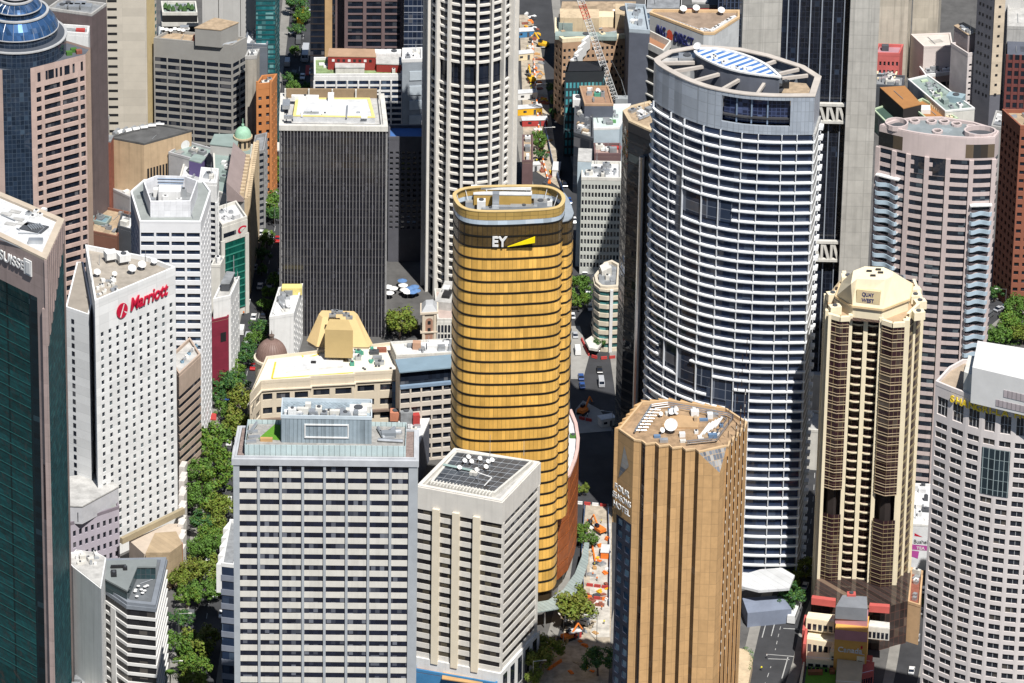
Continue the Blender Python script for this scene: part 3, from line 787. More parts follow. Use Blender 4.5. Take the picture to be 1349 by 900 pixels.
    for i in range(len(P_)):
        j = (i + 1) % len(P_)
        def seg(za, zb):
            b = MB(); q = [po[i], po[j], pi[j], pi[i]]; b.prism(q, za, zb); B.part("crown_panel", b, pan)
        if i0 <= i < i1: seg(zc, zo0); seg(zo1, zt)
        else: seg(zc, zt)
    b = MB(); rin = off(P_, -1.6)
    for i in range(i0, i1): b.face([V3(rin[i], zo0), V3(rin[i + 1], zo0), V3(rin[i + 1], zo1), V3(rin[i], zo1)])
    B.part("louvre", b, glass("plant_louvre", (.015, .02, .045), cell=(1.3, 1.2), blind=.12, bcol=(.1, .13, .25), grid=.2, gcol=(.06, .08, .16)))
    for t in (.25, .5, .75):
        i = int(lerp(i0, i1, t)); b = MB(); b.box(off(P_, -1.2)[i], P_[i + 1] - P_[i], .22, .3, zo0, zo1); B.part("louvre_post", b, sil)
    B.ring("coping", P_, h, h + .35, .5, -1.5, mat("coping_stone", (.5, .45, .4)))
    zr = h - 7.5
    rf = B.prism("roof", off(P_, -.6), zr - .5, zr, mat("dark_plant_roof", (.05, .05, .055), var=.4))
    # oval deck
    ov = [(916, 70), (922, 66), (940, 66), (965, 70), (990, 78), (1010, 88), (1023, 99), (1027, 103), (1022, 102.5), (1000, 100), (975, 96), (950, 89), (930, 80), (919, 74)]
    drum = ccw(spline([at(x, y, h + 2.0) for x, y in ov] + [at(*ov[0], h + 2.0)], 2)[:-1])
    o = B.prism("drum", drum, zr, h + 1.9, mat("drum_grey", (.13, .14, .17), var=.1), rf)
    stripe = mat("striped_deck", (.6, .68, .75), var=.2)
    nt = stripe.node_tree; bs = nt.nodes["Principled BSDF"]; geo = N(nt, "ShaderNodeNewGeometry"); sx = N(nt, "ShaderNodeSeparateXYZ"); L(nt, geo.outputs["Position"], sx.inputs[0])
    s_ = math_n(nt, 'FRACT', math_n(nt, 'DIVIDE', math_n(nt, 'SUBTRACT', sx.outputs[1], math_n(nt, 'MULTIPLY', sx.outputs[0], .9)), 3.4))
    L(nt, mixc(nt, math_n(nt, 'LESS_THAN', s_, .5), (.62, .68, .74), (.07, .17, .42)), bs.inputs["Base Color"])
    B.prism("deck", off(drum, .1), h + 1.9, h + 2.2, stripe, o)
    B.ring("deck_rim", drum, h + 2.2, h + 2.7, .5, -.4, white, o)
    rng = random.Random(3)
    for i in range(16):
        x = rng.uniform(935, 1012); y = 67 + (x - 922) * .33 + rng.uniform(3, 11); p = at(x, y, h + 2.2)
        if inside(p, off(drum, -1)): cooler(B, o, p, (1, .4, 0), rng.uniform(.8, 2.2), .9, h + 2.2, .8, white)
    dish(B, o, at(919, 68, h + 2), h + 2.0, 1.2, (-.3, -.6, .7))
    for p0, p1 in (((868, 84), (915, 83)), ((885, 95), (928, 88)), ((912, 108), (948, 98)), ((952, 118), (975, 105)), ((998, 124), (1008, 109)), ((1008, 86), (1025, 80)), ((1026, 98), (1052, 92)), ((1030, 104), (1064, 100))):
        b = MB(); a, c = at(*p0, h - .6), at(*p1, h - .6); d = fl(c) - fl(a); b.box(lerp(a, c, .5), d, d.length / 2, .45, h - 1.0, h - .05); B.part("roof_beam", b, mat("coping_stone", (.5, .45, .4)), rf)
    b = MB(); b.prism([at(1030, 122, h - 1), at(1072, 124, h - 1), at(1062, 110, h - 1), at(1038, 108, h - 1)], zr, h - 1); B.part("terrace", b, rooftan, rf)
    cooler(B, rf, at(1035, 115, h - 1), (1, 0, 0), 2, 2, h - 1, 2, black)
    cooler(B, rf, at(905, 75, h), (1, 0, 0), 5, 4, zr, 8, metal); cooler(B, rf, at(890, 77, h), (1, 0, 0), 9, 3, zr, 7, roofpale)
    clutter(B, rf, [at(868, 85, zr), at(920, 100, zr), at(960, 120, zr), at(1000, 120, zr)], zr, 10, 5)
    # white podium canopies at the foot
    zp = 10
    b = MB(); b.prism(ccw([at(978, 757, zp), at(1002, 750, zp), at(1030, 748, zp), at(1047, 758, zp), at(1040, 775, zp), at(1000, 778, zp), at(975, 772, zp)]), zp - .8, zp); cp = B.part("canopy", b, mat("canopy_white", (.56, .57, .58), var=.12, joint=(3.2, 50), jcol=.7))
    b = MB(); b.prism(ccw([at(978, 788, 5), at(1030, 784, 5), at(1043, 802, 5), at(985, 808, 5)]), 0, 5); B.part("podium", b, mat('podium_shade_blue', (.2, .23, .3)))  # shadow over this block is painted in as blue-grey
curved_tower()

# ================================================================== SLIM DARK TOWER with silver pole
def slim_dark():
    h = hgt(843, 168, 640)
    P_ = [at(828, 161, h), at(857, 174, h), at(872, 150, h), at(856, 135, h), at(832, 141, h), at(820.5, 148, h)]
    B = Bld("office_tower", P_, "slim dark glass tower with a chamfered tan roof and a silver pole up its front", "skyscraper")
    g = glass("dark_mirror_glass", (.02, .024, .03), cell=(1.6, 3.4), blind=.05, bcol=(.1, .12, .12), grid=.12, gcol=(.03, .03, .035), wob=.05, rough=.05, metal=.15)
    n = 34; fh = (h - 3) / n
    B.bands(0, h - 3, n, .22, g, mat("dark_spandrel", (.025, .027, .032), rough=.3), out=.04)
    B.ring("fascia", P_, h - 3, h, .1, -.4, mat("dark_spandrel", (.025, .027, .032)))
    rf = B.roof(h, rooftan, sand, ph=.6, pw=1.2)
    clutter(B, rf, P_, h, 8, 8)
    p = at(842, 195, h - 8); q = pix(V3(p, 0))
    pp = fl(lerp(P_[0], P_[1], .5)) + Vector((1, -2.2, 0))
    b = MB(); b.tube((pp.x, pp.y, 0), (pp.x, pp.y, h - 9), .95, 10); B.part("silver_pole", b, steel, smooth=False)
    c = lerp(P_[0], P_[1], .85); d = (fl(P_[1]) - fl(P_[0])).normalized(); nn = Vector((d.y, -d.x, 0))
    b = MB(); pc = c + nn * .35
    hx = []
    for i in range(12):
        r = 2.6 if i % 2 == 0 else 1.4; hx.append(pc + d * math.cos(i * .5236) * r + Vector((0, 0, h - 7 + math.sin(i * .5236) * r)))
    b.face(hx); b.face([v - nn * .2 for v in hx][::-1])
    o = b.build("wall_emblem", mat("emblem_red", (.6, .02, .04))); tag(o, "red star-shaped emblem high on the slim dark tower", "sign")
slim_dark()

# ================================================================== CONCRETE SHAFT TOWER
def shaft_tower():
    yb = 560; h = hgt(1140, -120, yb)
    F_ = lambda x, y: at(x, y, h)
    dx = 0
    P_ = [F_(979, -128), F_(1165, -124), F_(1180, -150), F_(995, -155)]
    B = Bld("office_tower", P_, "dark glass tower held between two windowless concrete shafts and laced by white trusses", "skyscraper")
    con = mat("shaft_concrete", (0.47, 0.45, 0.41), var=.14, streak=.2, joint=(5.2, 4.6), jcol=.75)
    f0, f1 = fl(P_[0]), fl(P_[1]); u = (f1 - f0).normalized(); nn = Vector((u.y, -u.x, 0))
    X = lambda x: f0 + u * ((f1 - f0).length * (x - 979) / (1165 - 979))
    for a, c, nm in ((984, 1036, 0), (1126, 1165, 1)):
        p, q = X(a), X(c)
        b = MB(); bk = -nn * 17
        b.prism([p + nn * (1.5 if nm else -.5), q + nn * (1.5 if nm else -2), q + bk, p + bk], 0, h); B.part("shaft", b, con)
    p, q = X(1036), X(1126)
    g = glass("shaft_tower_glass", (.008, .01, .016), cell=(1.4, 1.8), blind=.05, bcol=(.04, .06, .1), grid=.14, gcol=(.03, .036, .055))
    b = MB(); bk = -nn * 16
    b.prism([p - nn * 2.5, q - nn * 2.5, q + bk, p + bk], 0, h); B.part("curtain_wall", b, g)
    for i in range(6):
        t = (i + .55) / 6; c = lerp(p, q, t) - nn * 2.3
        b = MB(); b.box(c, u, .18, .3, 0, h - 3); B.part("mullion", b, mat("mullion_silver", (.3, .33, .38), rough=.4))
    def zof(y):
        a, c = 0, h
        m_ = lerp(p, q, .8)
        for _ in range(40):
            md = (a + c) / 2
            if pix(V3(m_, md))[1] > y: a = md
            else: c = md
        return a
    for y0, y1 in ((137, 163), (318, 345)):
        z1, z0 = zof(y0), zof(y1); b = MB()
        pf = p - nn * .6 ; qf = q - nn * .6; n = 7
        for zz in (z0, z1 - .9):
            b = MB(); b.box(lerp(pf, qf, .5), u, (qf - pf).length / 2, .7, zz, zz + .9); B.part("truss_chord", b, offwhite)
        for i in range(n):
            a_, c_ = lerp(pf, qf, i / n), lerp(pf, qf, (i + 1) / n)
            b = MB(); b.box(a_ + u * .4, u, .4, .5, z0 + .9, z1 - .9); B.part("truss_post", b, offwhite)
            b = MB(); s0, s1 = V3(a_ + u * .6, z1 - .9), V3(c_, z0 + .9); hw = u * .5; dn = nn * .45
            for sg in (1, -1): b.face([s0 - hw * 0 + dn * sg, s0 + u * .9 + dn * sg, s1 + u * 0 + dn * sg, s1 - u * .9 + dn * sg][::sg])
            b.face([s0 + u * .9 + dn, s0 + u * .9 - dn, s1 - dn, s1 + dn]); b.face([s0 - dn, s0 + dn, s1 - u * .9 + dn, s1 - u * .9 - dn]); B.part("truss_brace", b, offwhite)
    B.roof(h, roofgrey)
shaft_tower()

# ================================================================== PINK CURVED APARTMENTS with blue balconies
def pink_curved():
    h = hgt(1240, 183, 690)
    fr = [(1159.5, 167.5), (1190, 175), (1215, 179.5), (1240, 182.5), (1273, 184.8), (1295, 184.8), (1310.5, 184)]
    front = spline([at(x, y, h) for x, y in fr], 3); nf = len(front)
    P_ = front + [at(x, y, h) for x, y in ((1316, 176), (1303, 170), (1283, 164), (1240, 157), (1205, 157.5), (1178, 161))]
    B = Bld("apartment_tower", P_, "pink bow-fronted apartment tower with two stacks of rippling pale blue balconies", "apartment tower")
    pk = mat("pink_precast", (0.54, 0.45, 0.43), var=.07, streak=.1)
    g = glass("apartment_glass", (.012, .016, .024), cell=(1.6, 3), blind=.2, bcol=(.1, .13, .15))
    zc = h * (1 - 25 / 505 * 1.02); n = 42; fh = zc / n
    B.bands(0, zc, n, .44, g, pk, out=.12)
    B.ring("fascia", P_, zc, h + .5, .12, -.6, pk)
    def fi(x):
        d = [abs(pix(V3(p, h))[0] - x) for p in front]; return d.index(min(d))
    for x in (1160, 1177, 1201, 1227, 1254, 1283, 1309):
        i = fi(x); b = MB(); a, c = P_[max(i - 1, 0)], P_[min(i + 1, nf - 1)]
        b.box(off(P_, .15)[i], c - a, .7, .5, 0, zc + .2); B.part("pier", b, pk)
    rf = B.roof(h, mat("blue_grey_roof", (.22, .25, .26), var=.2), pk, ph=.9, pw=.7)
    for x, y in ((1205, 161), (1227, 161.5), (1244, 162), (1260, 165), (1280, 169), (1235, 174.5)):
        p = at(x, y, h); b = MB(); k = 12; r = 1.7
        c0 = [p + Vector((math.cos(i * 6.2832 / k), math.sin(i * 6.2832 / k), 0)) * r for i in range(k)]
        b.ring(c0, [lerp(q, p, .35) for q in c0], h, h + .7); B.part("roof_light", b, pk, rf)
        b = MB(); b.prism([lerp(q, p, .36) for q in c0], h, h + .15); B.part("roof_light_glass", b, black, rf)
    for x, y in ((1181, 167), (1291, 177.5)):
        p = at(x, y, h); b = MB(); k = 16; r = 3.6
        c0 = [p + Vector((math.cos(i * 6.2832 / k) * r * (1 if x < 1200 else 1.4), math.sin(i * 6.2832 / k) * r, 0)) for i in range(k)]
        b.ring(c0, [lerp(q, p, .12) for q in c0], h, h + 1.6); B.part("terrace_wall", b, pk, rf)
        b = MB(); b.prism([lerp(q, p, .13) for q in c0], h, h + .1); B.part("terrace_floor", b, dgrey, rf)
    # large recessed terrace openings in the fascia, double-height glazing
    def pane(x0, x1, za, zb, mt, name="terrace_opening", d=.16):
        i0, i1 = fi(x0), fi(x1); po = off(P_, d); b = MB()
        for i in range(i0, i1): b.face([V3(po[i], za), V3(po[i + 1], za), V3(po[i + 1], zb), V3(po[i], zb)])
        B.part(name, b, mt)
    H_ = h - zc
    pane(1160, 1190, zc + .8, h - 1.4, glass("terrace_shade", (.02, .02, .02), cell=(2.4, 9), blind=.35, bcol=(.16, .12, .08)))
    pane(1276, 1309, zc + .8, h - 1.4, MATS["terrace_shade"])
    pane(1203, 1226, zc - 2 * fh + .4, zc - .3, g, "double_window", .3); pane(1228, 1253, zc - 2 * fh + .4, zc - .3, g, "double_window", .3)
    blue = mat("blue_balcony_front", (.42, .52, .6), rough=.35, var=.12); bd = mat("balcony_slab", (.55, .5, .48))
    def stack(x0, x1, k0, k1, step):
        i0, i1 = fi(x0), fi(x1)
        a, c = fl(P_[i0]), fl(P_[i1])
        u = (c - a).normalized(); nn = Vector((u.y, -u.x, 0)); Ln = (c - a).length; m_ = 14
        for k in range(k0, k1):
            z = k * fh; b = MB(); pts = []
            for t in range(m_ + 1):
                f = t / m_; w = 1.9 + .55 * math.sin(f * 6.28 * 1.25 + .6)
                if t in (0, m_): w *= .8
                pts.append(a + u * (f * Ln) + nn * w)
            for t in range(m_):
                p, q = pts[t], pts[t + 1]; p2, q2 = a + u * (t / m_ * Ln), a + u * ((t + 1) / m_ * Ln)
                b.face([V3(p, z), V3(q, z), V3(q, z + 1.35), V3(p, z + 1.35)])
                b.face([V3(p, z + 1.35), V3(q, z + 1.35), V3(q - nn * .25, z + 1.35), V3(p - nn * .25, z + 1.35)])
                b.face([V3(p2, z), V3(q2, z), V3(q, z), V3(p, z)][::-1]); b.face([V3(p - nn * .25, z + .3), V3(q - nn * .25, z + .3), V3(q2, z + .3), V3(p2, z + .3)], 1)
                b.face([V3(q - nn * .25, z + .3), V3(p - nn * .25, z + .3), V3(p - nn * .25, z + 1.35), V3(q - nn * .25, z + 1.35)])
            B.part("balcony", b, [blue, bd])
        b = MB(); b.prism([a + nn * .3, c + nn * .3, c + nn * 2.0, a + nn * 2.0][::-1], k1 * fh + .2, k1 * fh + .6); B.part("balcony_roof", b, white)
    stack(1160, 1188, 4, 39, 1); stack(1279, 1310, 4, 37, 1)
pink_curved()

# ================================================================== CREAM HOTEL TOWER with the red podium
def cream_tower():
    h = hgt(1141, 419, 818)
    px = [(1090, 412), (1093, 417), (1107, 421), (1119, 420.5), (1122, 416), (1160, 419), (1162, 424.5), (1176, 429), (1192, 428), (1196, 422), (1215, 404), (1204, 376), (1178, 364), (1112, 362), (1088, 392)]
    P_ = ccw([at(x, y, h) for x, y in px])
    B = Bld("hotel_tower", P_, "slender cream tower with stacked bay windows, gold-trimmed balconies and an octagonal cream crown", "hotel")
    cr = mat("cream_paint", (0.8, 0.7, 0.5), var=.06, streak=.08)
    g = glass("hotel_brown_glass", (.024, .011, .013), cell=(1.5, 3.0), blind=.22, bcol=(.09, .07, .055), spec=.4, grid=.09, gcol=(.26, .19, .1))
    rail = mat("bronze_rail", (.3, .24, .14), rough=.5)
    n = 36; fh = h / n
    A = lambda x, y: at(x, y, h)
    w = [A(*p) for p in px]
    core = off(P_, -.5)
    B.prism("core_wall", off(P_, -2.2), 0, h, mat("dark_recess", (.03, .022, .02)))
    bayL = [w[1], w[2], w[3]]; bayR = [w[6], w[7], w[8]]
    def strip(name, pts, z0, z1, mt, d=0.0):
        b = MB()
        for i in range(len(pts) - 1):
            a, c = fl(pts[i]), fl(pts[i + 1]); u = (c - a).normalized(); nn = Vector((u.y, -u.x, 0)) * d
            b.face([V3(a + nn, z0), V3(c + nn, z0), V3(c + nn, z1), V3(a + nn, z1)])
            if d: b.face([V3(a + nn, z1), V3(c + nn, z1), V3(c - nn * 2, z1), V3(a - nn * 2, z1)])
        return B.part(name, b, mt)
    for k in range(n):
        z = k * fh
        low = 13 <= k <= 15
        for bay in (bayL, bayR):
            if low:
                continue
            strip("window_band", bay, z, z + fh, g)
            b = MB()
            for dz, th in ((0, .2), (1.0, .1)) if k > 15 else ((0, .16), (fh * .5, .12)):
                for i in range(2):
                    a, c = fl(bay[i]), fl(bay[i + 1]); u = (c - a).normalized(); nn = Vector((u.y, -u.x, 0))
                    e0, e1 = a + nn * .14, c + nn * .14
                    b.face([V3(e0, z + dz), V3(e1, z + dz), V3(e1, z + dz + th), V3(e0, z + dz + th)]); b.face([V3(e0, z + dz + th), V3(e1, z + dz + th), V3(c - nn * .1, z + dz + th), V3(a - nn * .1, z + dz + th)])
            B.part("balcony_rail", b, mat("dull_cream_rail", (.48, .38, .25)) if k > 15 else rail)
        # two recessed centre bays with curved cream slabs
        c0, c1 = fl(w[4]), fl(w[5])
        u = (c1 - c0).normalized(); nn = Vector((u.y, -u.x, 0))
        for t0, t1 in ((.05, .44), (.56, .95)):
            a, c = lerp(c0, c1, t0), lerp(c0, c1, t1); b = MB(); pts = []
            for t in range(6):
                f = t / 5; pts.append(lerp(a, c, f) + nn * (.1 + .5 * math.sin(f * 3.1416)))
            for i in range(5):
                b.face([V3(pts[i], z), V3(pts[i + 1], z), V3(pts[i + 1], z + .45), V3(pts[i], z + .45)])
                b.face([V3(pts[i], z + .45), V3(pts[i + 1], z + .45), V3(pts[i + 1] - nn * .3, z + .45), V3(pts[i] - nn * .3, z + .45)]); b.face([V3(pts[i] - nn * .3, z + .1), V3(pts[i + 1] - nn * .3, z + .1), V3(pts[i + 1] - nn * 1.8, z + .1), V3(pts[i] - nn * 1.8, z + .1)], 1)
                b.face([V3(pts[i], z), V3(pts[i] - nn * 1.8, z), V3(pts[i + 1] - nn * 1.8, z), V3(pts[i + 1], z)])
            B.part("balcony", b, [cr, mat("balcony_floor_brown", (.12, .07, .06))])
        # right flank windows
        a, c = fl(w[9]), fl(w[10])
        strip("window_band", [a, c], z + .45, z + fh - .25, g, .0)
        strip("spandrel", [a, c], z - .25, z + .45, rail, .12)
    zt = h + 1.0
    strip("recess_glazing", [w[4], w[5]], 0, h, g, -1.6)
    for p, wd in ((w[0], 1.1), (w[1], .7), (lerp(w[3], w[4], .5), 1.0), (lerp(w[5], w[6], .5), 1.0), (lerp(w[8], w[9], .5), 1.6), (w[9], 1.0), (lerp(w[9], w[10], .5), .5), (w[10], .9), (w[11], 1.0), (w[13], 1), (w[14], 1), (lerp(w[4], w[5], .5), 1.1)):
        b = MB(); b.box(fl(p), (1, 0, 0), wd / 2 + .1, .75, 0, zt); B.part("pier", b, cr)
    for i in (10, 11, 12, 13):
        strip("wall", [w[i], w[i + 1]], 0, h, cr)
    strip("wall", [w[14], w[0]], 0, h, cr)
    # terraces on the bays and the crown
    rf = B.prism("roof", off(P_, -.4), h - .4, h + .05, mat("terrace_tan", (.45, .32, .2)))
    for bay in (bayL, bayR): strip("bay_parapet", bay, h - .6, h + .9, cr, .35)
    strip("wall", [w[9], w[10], w[11]], h, h + 2.2, cr, .3)
    hc = h + 4.2; ht = h + 12.5
    cb = [(1101.6, 390), (1123, 402), (1162.5, 406.7), (1198, 393), (1202, 374), (1180, 362), (1134, 358), (1108, 372)]
    ct = [(1121, 374), (1129, 367.5), (1166, 369), (1176, 364), (1177, 358), (1164, 352), (1139, 351), (1124, 357)]
    cbw = [at(x, y, hc) for x, y in cb]; ctw = [at(x, y, ht) for x, y in ct]
    b = MB(); b.prism(cbw, hc, ht, 0, True, ctw); crown = B.part("crown", b, cr, rf)
    b = MB(); b.prism(off(ccw(cbw), -.3), h, hc); B.part("crown_base", b, cr, rf)
    b = MB(); b.prism(off(ccw(cbw), .35), hc - .7, hc); B.part("crown_eaves", b, mat("cream_edge", (.7, .52, .3)), crown)
    cooler(B, crown, at(1117, 372, hc), (1, 0, 0), 4, 3, h, 6.5, cr)
    cooler(B, crown, at(1186, 372, hc), (1, 0, 0), 3, 3, h + 2, 4, metal)
    for x, y in ((1108, 397), (1100, 405), (1097, 388), (1206, 390), (1212, 398), (1210, 412), (1205, 382)): cooler(B, rf, at(x, y, h + 2), (1, .3, 0), 3.5, 2.5, h, 2.6, cr)
    for x, y in ((1150, 364), (1145, 358), (1160, 360), (1157, 356)): cooler(B, crown, at(x, y, ht), (1, 0, 0), 1.6, .6, ht, .5, black)
    # sign panel on the slope: flat box with two lines
    a, c = fl(cbw[1]), fl(cbw[2]); u = (c - a).normalized(); nn = Vector((u.y, -u.x, 0))
    Ln = (c - a).length; s0 = lerp(a, c, .12) ; s1 = lerp(a, c, .9)
    b = MB(); b.box(lerp(s0, s1, .5) - nn * 1.2, u, (s1 - s0).length / 2, 1.0, hc + 1.0, hc + 5.3); o = B.part("sign_panel", b, mat("sign_cream", (.62, .5, .3)), crown)
    s = thing("hotel_sign", (s0.x, s0.y, hc), "navy two-line letters on a panel of the octagonal cream crown", "sign")
    nv = mat("sign_navy", (.02, .025, .12))
    for i, t in enumerate(("QUAY", "WEST")):
        letters("letter_row", t, s0 + u * 1.6 - nn * .3, s1 - nn * .3, hc + 3.35 - 1.95 * i, 1.75, nv, parent=s, bold=.035, fit=(s1 - s0).length - 3.4, depth=.12, out=.08)
    # ---- podium
    def blk(name, pts, z0, z1, mt, pr=None):
        b = MB(); b.prism(ccw([at(x, y, z1) for x, y in pts]), z0, z1); return B.part(name, b, mt, pr)
    rp = mat("podium_red", (.5, .1, .085), var=.12); oc = mat("ochre_wall", (.66, .36, .09), var=.1); pkk = mat("dusty_pink", (.5, .24, .26), var=.1)
    blk("podium", [(1069, 793), (1160, 802), (1196, 792), (1200, 755), (1080, 748)], 0, 14.6, glass("podium_shaded_glass", (.03, .022, .02), cell=(2.2, 3), blind=.2, bcol=(.2, .14, .1), grid=.2, gcol=(.1, .05, .04)))  # grid colour darkened to stand for shade on the podium
    blk("podium_band", [(1069, 788), (1101, 792), (1101, 788), (1070, 784)], 15, 17.2, rp); blk("podium_band", [(1145, 798), (1172, 800), (1172, 796), (1146, 794)], 15, 17.2, rp)
    d = blk("dormer", [(1100, 829), (1143, 833), (1145, 812), (1104, 808)], 0, 17, oc)
    a, c = fl(at(1100, 829, 17)), fl(at(1143, 833, 17)); u = (c - a).normalized(); nn = Vector((u.y, -u.x, 0))
    blk("dormer_roof", [(1101, 799), (1143, 802), (1142, 786), (1110, 784)], 19, 23.2, mat("dormer_roof_grey", (.2, .21, .23)), d)
    blk("dormer_band", [(1100.5, 812), (1143, 816), (1144, 803), (1102, 800)], 17, 19.5, pkk, d)
    cooler(B, d, at(1121, 796, 20), (1, 0, 0), 2.6, 2.2, 22.5, 1.3, rp)
    b = MB(); b.face([V3(a + nn * .12, 13.6), V3(c + nn * .12, 13.6), V3(c + nn * .12, 17), V3(a + nn * .12, 17)]); B.part("dormer_band", b, pkk, d)
    sg = letters("canada_sign", "Canada", a + u * 1.1, c, 9.6, 2.4, white, "white Canada wordmark with a small red flag on the ochre podium wall", "sign", fit=7.4, depth=.25, bold=.02)
    b = MB(); b.box(a + u * 8.3 + nn * .35, u, .3, .1, 11.3, 12.2); b2 = b.build("flag", mat("emblem_red", (.6, .02, .04))); b2.parent = sg; b2.matrix_parent_inverse = sg.matrix_world.inverted()
    for pts, z0, z1, mt in (([(1062, 815), (1099, 820), (1100, 810), (1065, 806)], 9, 13, cr), ([(1143, 826), (1172, 829), (1172, 820), (1146, 817)], 9, 13, offwhite),
                            ([(1062, 842), (1100, 848), (1101, 834), (1066, 830)], 0, 8, cr), ([(1093, 858), (1139, 866), (1142, 846), (1100, 838)], 0, 8.5, cr),
                            ([(1062, 868), (1112, 872), (1113, 862), (1064, 858)], 0, 5.5, cr), ([(1112, 870), (1146, 874), (1150, 864), (1115, 860)], 0, 5.5, rp),
                            ([(1101, 900), (1134, 902), (1137, 872), (1103, 868)], 0, 7, mat("tan_awning", (.55, .45, .3))), ([(1134, 890), (1150, 886), (1152, 872), (1137, 874)], 0, 6, rp)):
        blk("podium_block", pts, z0, z1, mt)
        p_, q_ = fl(at(*pts[0], z1)), fl(at(*pts[1], z1)); d_ = (q_ - p_).normalized(); n_ = Vector((d_.y, -d_.x, 0)) * .06
        for k in range(5):
            a_, c_ = lerp(p_, q_, .06 + .19 * k) + n_, lerp(p_, q_, .19 + .19 * k) + n_; b = MB(); zb_ = max(z0 + .4, z1 - 6.6)
            b.face([V3(a_, zb_), V3(c_, zb_), V3(c_, z1 - 1.5), V3(a_, z1 - 1.5)]); B.part("window", b, win)
        b = MB(); b.tube(V3(p_ + n_ * 3, z1 + .9), V3(q_ + n_ * 3, z1 + .9), .07, 4); B.part("rail", b, steel)
    for x0, y0 in ((1064, 852), (1066, 880)):
        for i in range(6):
            p = at(x0 + 5.5 * i, y0 + .8 * i, 3); b = MB(); b.box(p + Vector((0, -.9, 0)), (1, 0, 0), .45, .15, 1.2, 4.0); B.part("window", b, win)
    wl = blk("garden_wall", [(1052, 905), (1058, 872), (1060, 872), (1056, 905)], 0, 4, cr)
    b = MB(); b.face([at(1060, 900, 3), at(1100, 905, 3), at(1102, 876, 3), at(1064, 874, 3)]); B.part("lawn", b, mat("roof_grass", (.1, .26, .02)))
    b = MB(); b.prism(ccw([at(1056, 912, 2.9), at(1103, 914, 2.9), at(1104, 876, 2.9), at(1062, 872, 2.9)]), 0, 2.9); B.part("garden_base", b, paving)
    b = MB(); b.box(at(1074, 888, 3), (1, .05, 0), 2.2, .8, 3, 4.2); B.part("planter", b, mat("brown_hedge", (.22, .09, .04)))
    b = MB(); b.box(at(1096, 886, 3), (1, .05, 0), .8, 1.2, 3, 4); B.part("planter", b, MATS["brown_hedge"])
    for i, p0 in enumerate(((1058, 848), (1057, 830))): blk("podium_fin", [(p0[0], p0[1]), (p0[0] + 4, p0[1] + 1), (p0[0] + 6, p0[1] - 20), (p0[0] + 3, p0[1] - 20)], 0, 10, rp)
cream_tower()

